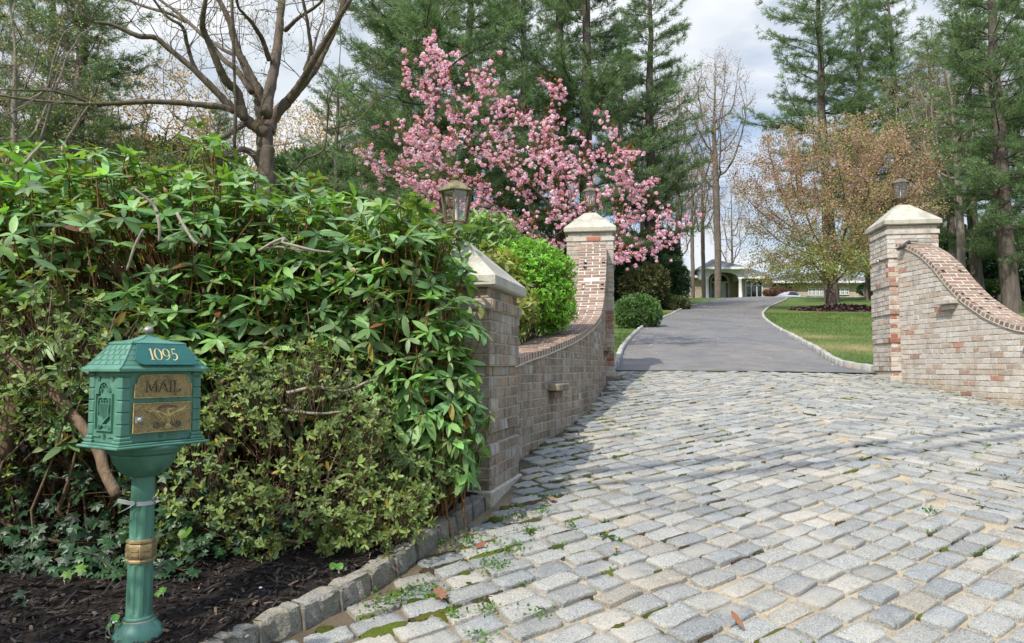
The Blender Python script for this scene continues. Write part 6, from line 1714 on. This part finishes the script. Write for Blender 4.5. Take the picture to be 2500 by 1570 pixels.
# ---- bare woodland trees: a few grown shapes, copied --------------------------------------
def bare_proto(name, label, cat, loc, H, crown_f, rx, seed, nat, step, leafcol, nleaf, lsize, bark, tip=.012, trunk_r=None, group=None, fork=None):
    r = np.random.default_rng(seed)
    T = thing(name, label, cat, loc, group=group)
    n = nat; d = unit(r.normal(0, 1, (n, 3))); rr_ = r.random(n) ** .42
    hc = H * (1 - crown_f) / 2
    att = np.array([0, 0, H * crown_f + hc]) + d * rr_[:, None] * np.array([rx, rx, hc])
    att[:, :2] *= (.35 + .65 * np.clip((att[:, 2:3] - H * crown_f) / (H - H * crown_f) * 2.2, 0, 1))
    tz = np.arange(0, H * crown_f, step); st_ = np.c_[np.cumsum(r.normal(0, .03 * step, len(tz))), np.cumsum(r.normal(0, .03 * step, len(tz))), tz]
    st_[0] = (0, 0, -.3)
    N, par, kids = colonise(list(st_), att, step, H, step * 1.25, 240, seed, .10)
    rad = pipe_radii(par, kids, tip, 2.2)
    if trunk_r: rad = tip + (rad - tip) * (trunk_r - tip) / (rad[0] - tip)
    b = MB(); wood(b, N, par, rad)
    thin = np.where((kids == 0) | (rad < tip * 1.6))[0]
    src = [(N[i], unit(N[i] - N[par[i]] + r.normal(0, .3, 3))) for i in thin for _ in range(2)]
    A, B, RA, RB, E = twigs(src, len(src), step * .8, step * 2.0, 1, tip * .8, .7, .4, seed)
    segs(b, A, B, RA, RB, 3)
    b.build('trunk', bark, T)
    if nleaf:
        ep = np.array([e[0] for e in E]); w = np.repeat(np.arange(len(ep)), nleaf); P = ep[w] + r.normal(0, step * .35, (len(w), 3))
        b = MB(); stamp(b, DIAM[0], DIAM[1], frames(r.normal(0, 1, (len(w), 3))) * r.uniform(lsize * .6, lsize * 1.3, len(w))[:, None, None], P, rndcol(leafcol, len(w), .28), 0, False); b.build('crown', TINY, T)
    return T
def place(u, v, y):
    x = at(u, v, y)[0]; return (x, y, float(G(x, y)) - .05)
tall = bare_proto('bare_tree', 'tall thin leafless tree with a rounded top, standing before the house', 'tree', place(1752, 727, 93), 34, .40, 5.6, 14, 650, .8, (.32, .21, .13), 3, .15, TWIG, .024, .46, 'leafless woodland trees')
budt = bare_proto('bare_tree', 'leafless tree with tan buds at the right end of the pine row', 'tree', place(1655, 727, 55), 19, .22, 4.6, 15, 520, .6, (.40, .28, .16), 3, .12, TWIG, .016, .22, 'leafless woodland trees')
pale = bare_proto('bare_tree', 'pale barked leafless tree beside the white pier, between two pines', 'tree', place(2352, 727, 48), 20, .30, 4.8, 16, 520, .6, (.40, .33, .18), 2, .12, PALEBARK, .012, .27, 'leafless woodland trees')
gold = bare_proto('budding_tree', 'tree with golden tan new buds between the far left pines and the leafless limbs', 'tree', place(330, 727, 44), 16, .15, 5.2, 17, 420, .6, (.46, .30, .12), 5, .17, TWIG, .014, .20, 'budding woodland trees')
lime = bare_proto('budding_tree', 'small tree in fresh yellow green leaf low behind the hedge, left of the leafless trunk', 'tree', place(400, 727, 34), 9.0, .10, 2.6, 18, 300, .4, (.24, .34, .08), 3, .10, TWIG, .008, .10, 'budding woodland trees')
GR = 'leafless woodland trees'
for (u, y, p, s, lab) in [
    (1718, 96, tall, .62, 'dark leafless trunk just left of the tallest thin tree at the house'),
    (1692, 92, tall, .55, 'leaning leafless tree nearest the left wing of the house'),
    (1790, 118, budt, 1.1, 'fine twigged leafless tree in the sky just right of the tall thin tree'),
    (1610, 78, tall, .6, 'leafless tree behind the dark conifer left of the house'),
    (1660, 112, budt, 1.3, 'tan twigged tree beyond the roof of the house'),
    (1570, 66, budt, 1.1, 'tan budded tree low behind the right side of the pink cherry'),
    (2330, 60, tall, .68, 'thin leafless tree standing up above the pines right of the copper tree'),
    (2440, 62, pale, 1.3, 'pale leafless tree far back between the right pines'),
    (2290, 60, pale, .9, 'pale leafless tree right behind the last lantern'),
    (2540, 55, budt, 1.2, 'budded tree at the extreme right behind the thick pine trunk'),
    (20, 30, pale, .82, 'thin leafless tree at the extreme left edge'),
    (70, 40, budt, .9, 'budded tree among the far left pines'),
    (930, 48, gold, .95, 'golden budded tree between the leafless tree and the cherry'),
    (760, 62, gold, 1.15, 'golden budded tree low behind the limbs right of the leafless trunk'),
    (560, 70, budt, 1.2, 'tan budded tree behind the middle of the hedge'),
    (1340, 70, gold, 1.1, 'golden budded tree glimpsed through the pink cherry'),
    (220, 64, gold, 1.2, 'golden budded tree far behind the left pines'),
    (2230, 88, gold, 1.2, 'budding tree far behind the copper tree'),
    (40, 38, lime, 1.05, 'olive leafy tree at the left edge above the rhododendron'),
    (900, 42, lime, .9, 'yellow green tree low between the hedge and the cherry'),
]:
    o = dup(p, place(u, 727, y), RNG.uniform(0, 6.28), s, lab, 'leafless woodland trees' if p in (tall, budt, pale) else 'budding woodland trees')

# white dogwood by the house
dog = bare_proto('dogwood', 'small white flowering tree between the copper tree and the white pier', 'tree', place(2118, 727, 62), 7.5, .25, 3.0, 23, 260, .4, (.62, .62, .48), 6, .22, TWIG, .014, .12)

# ---- evergreen shrubs by the drive -----------------------------------------------------
NEED2 = leaf_mat('yew_needles', .5, .3, .2, (1.2, 1.25, .6), 4, .3)
def evergreen(name, label, lobes, n, size, col, base, group=None, sv=.22):
    T = thing(name, label, 'shrub', (0, 0, 0), group=group)
    P, D = lobe_points(lobes, n, .55, 1.05, lambda x, y: G(x, y) + .05, False)
    nb = 7; w = np.repeat(np.arange(len(P)), nb); d = unit(D[w] * .9 + RNG.normal(0, .55, (len(w), 3)) + np.array([0, 0, .2]))
    L_ = size * RNG.uniform(.6, 1.3, (len(w), 1)); S_ = unit(np.cross(d, RNG.normal(0, 1, d.shape))) * size * .16
    V = np.stack([P[w] - S_ * .5, P[w] + S_ * .5, P[w] + d * L_ + S_, P[w] + d * L_ - S_], 1).reshape(-1, 3)
    c = np.array(col) * np.exp(RNG.normal(0, sv, (len(P), 1)))[w] * np.exp(RNG.normal(0, .12, (len(w), 1)))
    mb = MB(); mb.add(V, np.arange(len(w) * 4).reshape(-1, 4), np.repeat(c, 4, 0)); mb.build('foliage', NEED2, T)
    b = MB(); base = np.array(base, float)
    for _ in range(7):
        l = lobes[RNG.integers(len(lobes))]; tube(b, crooked((base[0], base[1], float(G(base[0], base[1])) - .1), np.array(l[:3]) + RNG.normal(0, .3, 3) * np.array(l[3:6]), 6, .05), np.linspace(.06, .02, 6), 5)
    b.build('stems', CHERRYBARK, T)
def lobe(u, v, y, ru, rv, ry=None):
    p = at(u, v, y); s = y / F; return (p[0], p[1], p[2], ru * s, (ry if ry else ru * s), rv * s)
evergreen('clipped_shrub', 'round clipped green shrub beside the left kerb of the drive', [lobe(1557, 764, 22.5, 54, 42)], 2400, .075, (.10, .185, .055), gnd(1557, 800))
evergreen('conifer_shrub', 'large dark conifer beside the drive, under the hanging pink blossom', [lobe(1560, 680, 44, 70, 60), lobe(1610, 650, 45, 50, 70), lobe(1640, 690, 44, 38, 55), lobe(1540, 640, 46, 50, 50), lobe(1600, 600, 46, 32, 40)], 3200, .26, (.05, .10, .045), gnd(1590, 745))
evergreen('conifer_shrub', 'low brownish spreading conifer in front of the large dark one', [lobe(1590, 690, 40, 40, 42), lobe(1555, 700, 39, 40, 40)], 1500, .20, (.12, .13, .055), gnd(1580, 750))
evergreen('conifer_shrub', 'dark shrub standing at the left wing of the house', [lobe(1640, 695, 62, 22, 34), lobe(1626, 655, 64, 18, 40)], 900, .3, (.035, .08, .035), gnd(1655, 732))
evergreen('low_shrub', 'low grey green shrub at the kerb before the large dark conifer', [lobe(1655, 742, 40, 26, 14)], 700, .16, (.09, .11, .05), gnd(1655, 752))
evergreen('low_shrub', 'low yellow green shrub between the clipped one and the kerb', [lobe(1630, 735, 42, 24, 14)], 500, .16, (.13, .17, .04), gnd(1625, 748))
evergreen('clipped_shrub', 'small rounded shrub before the right wing of the house', [lobe(2110, 706, 96, 13, 11)], 500, .35, (.05, .10, .035), gnd(2110, 728.5))
evergreen('clipped_shrub', 'clipped shrub on the lawn far behind the right wall', [lobe(2420, 702, 60, 24, 16)], 700, .2, (.07, .13, .04), gnd(2420, 733))
for (u, v, y, ru, rv, lab) in [(2330, 640, 66, 130, 75, 'dark evergreen thicket behind the right wall'), (2500, 640, 64, 120, 85, 'dark evergreen thicket behind the thick trunk at the right'), (2250, 655, 80, 70, 50, 'dark evergreen thicket low behind the white pier')]:
    evergreen('evergreen_thicket', lab, [lobe(u, v, y, ru, rv), lobe(u + ru * .5, v + 20, y - 2, ru * .5, rv * .8)], 2600, .42, (.055, .105, .045), gnd(u, 733), 'evergreen thickets behind the right wall')
for (u, v, y, ru, rv, lab) in [(60, 390, 46, 150, 70, 'dark evergreen mass low behind the far left pines'), (420, 430, 50, 170, 70, 'dark evergreen mass low behind the hedge, left of the leafless trunk'), (780, 450, 44, 130, 70, 'dark evergreen mass low behind the hedge, right of the leafless trunk'), (1000, 470, 46, 130, 80, 'dark evergreen mass behind the left side of the cherry'), (1320, 600, 50, 180, 70, 'dark evergreen mass behind the lower cherry')]:
    evergreen('evergreen_thicket', lab, [lobe(u, v, y, ru, rv), lobe(u - ru * .5, v + 60, y + 2, ru * .6, rv)], 2600, .36, (.12, .19, .085), gnd(u, 733)[:2] * 0 + np.array([at(u, 700, y)[0], y]), 'evergreen thickets behind the hedge')

# distant woods closing the view
n = 15000; a = RNG.uniform(-1, 1, n); xx = np.where(a < 0, -190 + RNG.random(n) * 205, 75 + RNG.random(n) * 140); yy = RNG.uniform(120, 150, n)
hh = 5 + 9 * (0.5 + .5 * vnoise(xx * .05, yy * 0, 4)); P = np.c_[xx, yy, G(xx, yy) + RNG.random(n) * hh]
b = MB(); stamp(b, DIAM[0], DIAM[1], frames(RNG.normal(0, 1, (n, 3))) * RNG.uniform(.7, 1.7, n)[:, None, None], P, np.where((RNG.random(n) < .5)[:, None], rndcol((.05, .09, .035), n, .3), rndcol((.20, .15, .08), n, .3)), 0, False)
i = RNG.integers(0, n, 500); Q = P[i].copy(); Q[:, 2] = G(Q[:, 0], Q[:, 1]); segs(b, Q, Q + np.c_[RNG.normal(0, 1, (500, 2)), RNG.uniform(8, 18, 500)], .25, .06, 4, (.12, .10, .08))
stuff(b.build('distant_woods', TINY), 'distant woodland closing the view behind the pines', 'woods')
# ================================================================== the house at the head of the drive
m = NM('shingle_roof'); n1 = m.noise(3, 4); n2 = m.noise(14, 4, .6, m.scaled((1, 1, 4)))
ROOF = m.fin(m.mix(1, (.135, .13, .133), m.ramp(n2, [(.3, .7), (.7, 1.25)]), 'MULTIPLY'), .9, m.bump(n2, .4, .03), spec=.1)
m = NM('beige_brick'); bt = m.n('ShaderNodeTexBrick'); mp = m.n('ShaderNodeMapping'); mp.inputs['Rotation'].default_value = (math.pi / 2, 0, 0); m.l(m.obj(), mp.inputs[0]); m.l(mp.outputs[0], bt.inputs['Vector'])
bt.inputs['Scale'].default_value = 4.2; bt.inputs['Color1'].default_value = (.46, .375, .28, 1); bt.inputs['Color2'].default_value = (.38, .30, .215, 1); bt.inputs['Mortar'].default_value = (.46, .40, .31, 1)
n1 = m.noise(6, 4); HB = m.fin(m.mix(1, bt.outputs[0], m.ramp(n1, [(.3, .8), (.7, 1.15)]), 'MULTIPLY'), .9, spec=.1)
HW = plain_mat('white_paint', (.62, .63, .62), .5, 0, 3, .06, .02)
m = NM('window_glass'); m.fin((.02, .025, .03), .06, spec=.8); HG = m.m
BLACKM = plain_mat('black_lead', (.025, .025, .025), .5)
YH = 99.0
H = thing('house', 'low brick house with white arched portico and grey roofs up the drive', 'house', (0, 0, 0))
def hp(u, v, y=YH): return at(u, v, y)
zg = hp(1760, 728)[2] - .25
def slab(mb, u0, u1, v0, v1, y, th, col=(.5, .5, .5), mi=0):
    """block whose front face spans pixels u0..u1, v0..v1 at distance y"""
    a, b = at(u0, v1, y), at(u1, v0, y); box(mb, ((a[0] + b[0]) / 2, y + th / 2, (a[2] + b[2]) / 2), (b[0] - a[0], th, b[2] - a[2]), 0, col, mi)
def part(name, mat_, fn, parent=H):
    b = MB(); fn(b); return b.build(name, mat_, parent)
def window(u0, u1, v0, v1, y, nx, nz, split=None):
    b = MB(); fw = .10; a, c = at(u0, v1, y), at(u1, v0, y); W_, Hh = c[0] - a[0], c[2] - a[2]; cx, cz = (a[0] + c[0]) / 2, (a[2] + c[2]) / 2
    for s in (-1, 1):
        box(b, (cx + s * (W_ / 2 - fw / 2), y - .06, cz), (fw, .16, Hh)); box(b, (cx, y - .058, cz + s * (Hh / 2 - fw / 2)), (W_ - 2 * fw, .15, fw))
    for i in range(1, nx): box(b, (a[0] + W_ * i / nx, y - .056, cz), (.09, .14, Hh - 2 * fw))
    if split: box(b, (cx, y - .054, a[2] + Hh * split), (W_ - 2 * fw, .135, .09))
    f = b.build('window', HW, H)
    b = MB(); box(b, (cx, y - .004, cz), (W_ - 2 * fw + .02, .05, Hh - 2 * fw + .02)); b.build('pane', HG, f)
    b = MB()
    for i in range(nx * nz * 2): 
        if i % 2: box(b, (a[0] + fw + (W_ - 2 * fw) * i / (nx * nz * 2), y - .034, cz), (.02, .015, Hh - 2 * fw))
    for i in range(1, 5): box(b, (cx, y - .036, a[2] + Hh * i / 5), (W_ - 2 * fw, .014, .02))
    b.build('glazing_bars', BLACKM, f)
    return f
def hip(name, u0, u1, ve, vr, y, depth, ridge_f=.5, over=.5):
    a, c = at(u0, ve, y), at(u1, ve, y); rz_ = at((u0 + u1) / 2, vr, y + depth / 2)[2]; b = MB()
    x0, x1, y0, y1, ze = a[0] - over * .2, c[0] + over * .2, y - over, y + depth, a[2]; run = min((x1 - x0) / 2, depth / 2) * ridge_f * 2
    run = min(run, (x1 - x0) / 2 - .05); ym = (y0 + y1) / 2
    V = [(x0, y0, ze), (x1, y0, ze), (x1, y1, ze), (x0, y1, ze), (x0 + run, ym, rz_), (x1 - run, ym, rz_), (x0, y0, ze - .12), (x1, y0, ze - .12), (x1, y1, ze - .12), (x0, y1, ze - .12)]
    b.add(np.array(V), [[0, 1, 5, 4], [1, 2, 5], [2, 3, 4, 5], [3, 0, 4], [0, 6, 7, 1], [1, 7, 8, 2], [2, 8, 9, 3], [3, 9, 6, 0], [9, 8, 7, 6]]); r = b.build(name, ROOF, H)
    b = MB(); box(b, ((x0 + x1) / 2, y0 - .04, ze - .03), (x1 - x0, .10, .20)); box(b, ((x0 + x1) / 2, y0 + over / 2, ze - .20), (x1 - x0 - .1, over + .3, .14)); b.build('gutter', HW, r)
# walls
def walls(b):
    slab(b, 1560, 1716, 675, 732, YH + 1.5, 9); slab(b, 1812, 1884, 677, 732, YH + 1.2, 9); slab(b, 1716, 1812, 668, 732, YH + 3.0, 7.4)
    slab(b, 1872, 1940, 684, 732, YH + 4.5, 8)
    slab(b, 1935, 2160, 688, 732, YH + 2.5, 8)
part('wall', HB, walls)
hip('roof', 1545, 1722, 675, 641, YH + 1.2, 11, .5); hip('roof', 1808, 1886, 677, 652, YH + .9, 11, .4); hip('roof', 1868, 2175, 687.5, 668, YH + 2.2, 11, .5)
hip('portico_roof', 1708, 1826, 654, 633.5, YH - 1.6, 10.5, .48, .55)
# portico front: fascia with a segmental arch
b = MB(); y = YH - 1.5; a0, a1 = at(1716, 654, y), at(1817, 654, y); zt_ = a0[2] - .02; zb_ = at(1760, 679.5, y)[2]
xa, xb = at(1731, 679, y)[0], at(1802, 679, y)[0]; zc = at(1766, 664.5, y)[2]
t = np.linspace(0, math.pi, 21); arcp = np.c_[(xa + xb) / 2 - (xb - xa) / 2 * np.cos(t), zb_ + (zc - zb_) * np.sin(t) ** .8]
out = [(a0[0], zb_)] + [tuple(p) for p in arcp] + [(a1[0], zb_), (a1[0], zt_), (a0[0], zt_)]
V = np.array([(p[0], y, p[1]) for p in out] + [(p[0], y + .35, p[1]) for p in out]); n = len(out)
Fc = []
for i in range(1, 21): Fc += [[i, i + 1, n + i + 1, n + i]]
top = lambda x: (x, zt_)
V2 = []; 
for i in range(21):
    V2 += [(arcp[i][0], y, arcp[i][1]), (arcp[i][0], y, zt_), (arcp[i][0], y + .35, arcp[i][1]), (arcp[i][0], y + .35, zt_)]
F2 = []
for i in range(20):
    q = i * 4; F2 += [[q, q + 4, q + 5, q + 1], [q + 2, q + 3, q + 7, q + 6], [q, q + 2, q + 6, q + 4], [q + 1, q + 5, q + 7, q + 3]]
b.add(np.array(V2), F2)
for (xl, xr) in ((a0[0], xa), (xb, a1[0])): box(b, ((xl + xr) / 2, y + .175, (zb_ + zt_) / 2), (xr - xl, .35, zt_ - zb_))
for xs_ in (a0[0], a1[0]): box(b, (xs_ + (.18 if xs_ == a0[0] else -.18), y + 2.4, (zb_ + zt_) / 2), (.35, 4.1, zt_ - zb_))
b.build('portico_arch', HW, H)
for u in (1726.5, 1808):
    b = MB(); c = at(u, 679, y); zt2 = zb_ - .003; h = zt2 - zg
    lathe(b, [(.30, 0), (.30, .12), (.26, .18), (.255, h * .4), (.22, h - .22), (.27, h - .16), (.29, h - .10), (.29, h)], 18, c=(c[0], y + .18, zg)); b.build('column', HW, H)
# entrance: frame, leaves, sidelights and fanlight
yd = YH + 2.85; b = MB()
x0, x1 = at(1735, 700, yd)[0], at(1779, 700, yd)[0]; zd = at(1757, 689, yd)[2]; zf = at(1757, 671, yd)[2]; cxm = (x0 + x1) / 2
box(b, (cxm, yd, zd), (x1 - x0, .2, .22))
for f in (0, .21, .79, 1): box(b, (x0 + (x1 - x0) * f, yd + .003, (zg + zd) / 2), (.17, .2, zd - zg))
t = np.linspace(0, math.pi, 17); R1, R2 = (x1 - x0) / 2 + .1, (x1 - x0) / 2 - .16; hz = zf - zd
pp = [(cxm - R1 * math.cos(q), zd + .1 + (hz + .14) * math.sin(q)) for q in t]; qq = [(cxm - R2 * math.cos(q), zd + .1 + (hz - .1) * math.sin(q)) for q in t]
V = [(p[0], yd - .1, p[1]) for p in pp] + [(p[0], yd - .1, p[1]) for p in qq] + [(p[0], yd + .1, p[1]) for p in qq]
b.add(np.array(V), [[i, i + 1, 17 + i + 1, 17 + i] for i in range(16)] + [[17 + i, 17 + i + 1, 34 + i + 1, 34 + i] for i in range(16)]); fr = b.build('door_frame', HW, H)
b = MB(); b.add(np.array([(q[0], yd + .02, q[1]) for q in qq] + [(cxm, yd + .02, zd + .1)]), [[17, i + 1, i] for i in range(16)]); box(b, (x0 + (x1 - x0) * .105, yd + .04, (zg + zd) / 2), ((x1 - x0) * .15, .03, zd - zg - .3)); box(b, (x0 + (x1 - x0) * .895, yd + .04, (zg + zd) / 2), ((x1 - x0) * .15, .03, zd - zg - .3)); b.build('fanlight', HG, fr)
for s in (-1, 1):
    b = MB(); w_ = (x1 - x0) * .27; box(b, (cxm + s * (w_ / 2 + .01), yd + .03, (zg + zd) / 2), (w_, .08, zd - zg - .12))
    for (f, hh) in ((.28, .3), (.68, .34)): box(b, (cxm + s * (w_ / 2 + .01), yd - .015, zg + (zd - zg) * f), (w_ * .62, .02, (zd - zg) * hh))
    dr = b.build('door', HW, H)
    b = MB(); tube(b, [(cxm + s * .12, yd - .1, zg + 1.0), (cxm + s * .12, yd - .1, zg + 1.3)], .025, 6); b.build('handle', BLACKM, dr)
window(1672, 1684, 683, 722, YH + 1.48, 1, 2, .72); window(1820, 1860.5, 685, 728, YH + 1.18, 3, 2, .70)
for k_ in range(4): window(1973 + k_ * 9.2, 1981.2 + k_ * 9.2, 704, 722, YH + 2.48, 2, 1, .5)
for k_ in range(3): window(2042 + k_ * 10, 2051 + k_ * 10, 703, 720, YH + 2.48, 2, 1, .5)
# red japanese maple and a parked car by the garage wing
T = thing('japanese_maple', 'low dark red japanese maple in front of the far wing of the house', 'tree', (0, 0, 0))
P, D = lobe_points([lobe(1900, 712, 97, 30, 11, 1.2), lobe(1880, 716, 97, 16, 8, 1.0), lobe(1928, 716, 97, 16, 9, 1.0)], 900, .4, 1.05, None, False)
w = np.repeat(np.arange(len(P)), 4); b = MB(); stamp(b, DIAM[0], DIAM[1], frames(RNG.normal(0, 1, (len(w), 3))) * RNG.uniform(.12, .25, len(w))[:, None, None], P[w] + RNG.normal(0, .1, (len(w), 3)), rndcol((.15, .075, .06), len(w), .3), 0, False); b.build('crown', TINY, T)
b = MB(); c = at(1915, 728, 97)
for _ in range(7): tube(b, crooked((c[0] + RNG.normal(0, .1), 97, zg - .2), P[RNG.integers(len(P))], 7, .08), np.linspace(.09, .02, 7), 5)
b.build('trunk', CHERRYBARK, T)
car = thing('parked_car', 'silver car parked beyond the crest, under the red maple', 'car', (at(1918, 728, 96)[0], 95.2, zg - .78), math.radians(4))
CARP = plain_mat('car_paint', (.50, .53, .56), .25, .3, 2, .04, 0, .6)
prof = [(-2.25, .30), (-2.28, .62), (-2.15, .82), (-1.35, .95), (-.65, 1.42), (-.1, 1.50), (.75, 1.48), (1.45, 1.02), (2.1, .92), (2.25, .70), (2.25, .30)]
b = MB(); n = len(prof); V = []
for (yy, s, zt2) in ((-.86, 1, 0), (-.80, 1, .0), (.80, 1, 0), (.86, 1, 0)):
    for (x_, z_) in prof: V.append((x_ * (1 if abs(yy) < .85 else .99), yy * (1 if z_ < .97 else .80), z_))
b.add(np.array(V), [[r_ * n + i, r_ * n + i + 1, (r_ + 1) * n + i + 1, (r_ + 1) * n + i][::-1] for r_ in range(3) for i in range(n - 1)] + [list(range(n)), [3 * n + i for i in range(n)][::-1]], smooth=False)
bo = b.build('body', CARP, car)
for s in (-1, 1):
    b = MB(); b.add(np.array([(-1.2, s * .80, 1.0), (1.28, s * .80, 1.02), (.72, s * .70, 1.42), (-.1, s * .70, 1.44), (-.62, s * .70, 1.38)]), [[0, 1, 2, 3, 4] if s < 0 else [4, 3, 2, 1, 0]]); b.build('window', HG, car)
for (x_, yy) in ((-1.4, -.82), (1.4, -.82), (-1.4, .82), (1.4, .82)):
    b = MB(); tube(b, [(x_, yy - .1, .32), (x_, yy + .1, .32)], .32, 16); b.build('wheel', BLACKP, car)
# ------------------------------------------------------------------ tree by the roadside whose shade falls on the bed
def shade_tree():
    T = thing('roadside_tree', 'leafy roadside tree beside the viewer, shading the mulch bed', 'tree', (-3.6, -.2, float(G(-3.6, -.2)) - .2))
    lobes = [(-.2, 0, 3.0, 1.15, 1.0, 1.15), (.65, .55, 2.75, .85, .7, .85), (-1.3, .5, 3.0, 1.2, .9, 1.15), (1.15, .95, 2.5, .5, .45, .6)]
    P, D = lobe_points(lobes, 520, .2, 1.1, None, False)
    M, Q, w = whorls(P, unit(D + RNG.normal(0, .5, P.shape)), 4, 6, .3, .4, .09, .2)
    b = MB(); stamp(b, SL[0], SL[1], M, Q, rndcol((.10, .17, .05), len(w), .2)); b.build('crown', SOFT_LEAF, T)
    b = MB(); tube(b, crooked((0, 0, -.1), (-.1, .1, 2.9), 8, .04), np.linspace(.12, .05, 8), 8)
    for l in lobes: tube(b, crooked((-.03, .03, 1.4), l[:3], 7, .05), np.linspace(.05, .015, 7), 6)
    b.build('trunk', GREYBARK, T)
shade_tree()
# overhead cables across the road: only their shadows reach the picture
cable = thing('overhead_cable', 'pair of dark overhead cables whose shadow crosses the cobblestones', 'cable', (0, 0, 0))
k = 7.5 / math.tan(SUN_EL)
b = MB()
for off in (0, .34):
    P = []
    for t in np.linspace(-2.5, 3.0, 15):
        g = np.array([1.26 + 2.15 * t, 4.95 + .69 * t + off + .12 * t * t]); P.append((g[0] - math.sin(SUN_AZ) * k, g[1] - math.cos(SUN_AZ) * k, float(.116 * g[1]) + 7.5))
    tube(b, P, .045, 8, (.02, .02, .02))
b.build('cables', BLACKP, cable)
print('objects', len(bpy.data.objects))
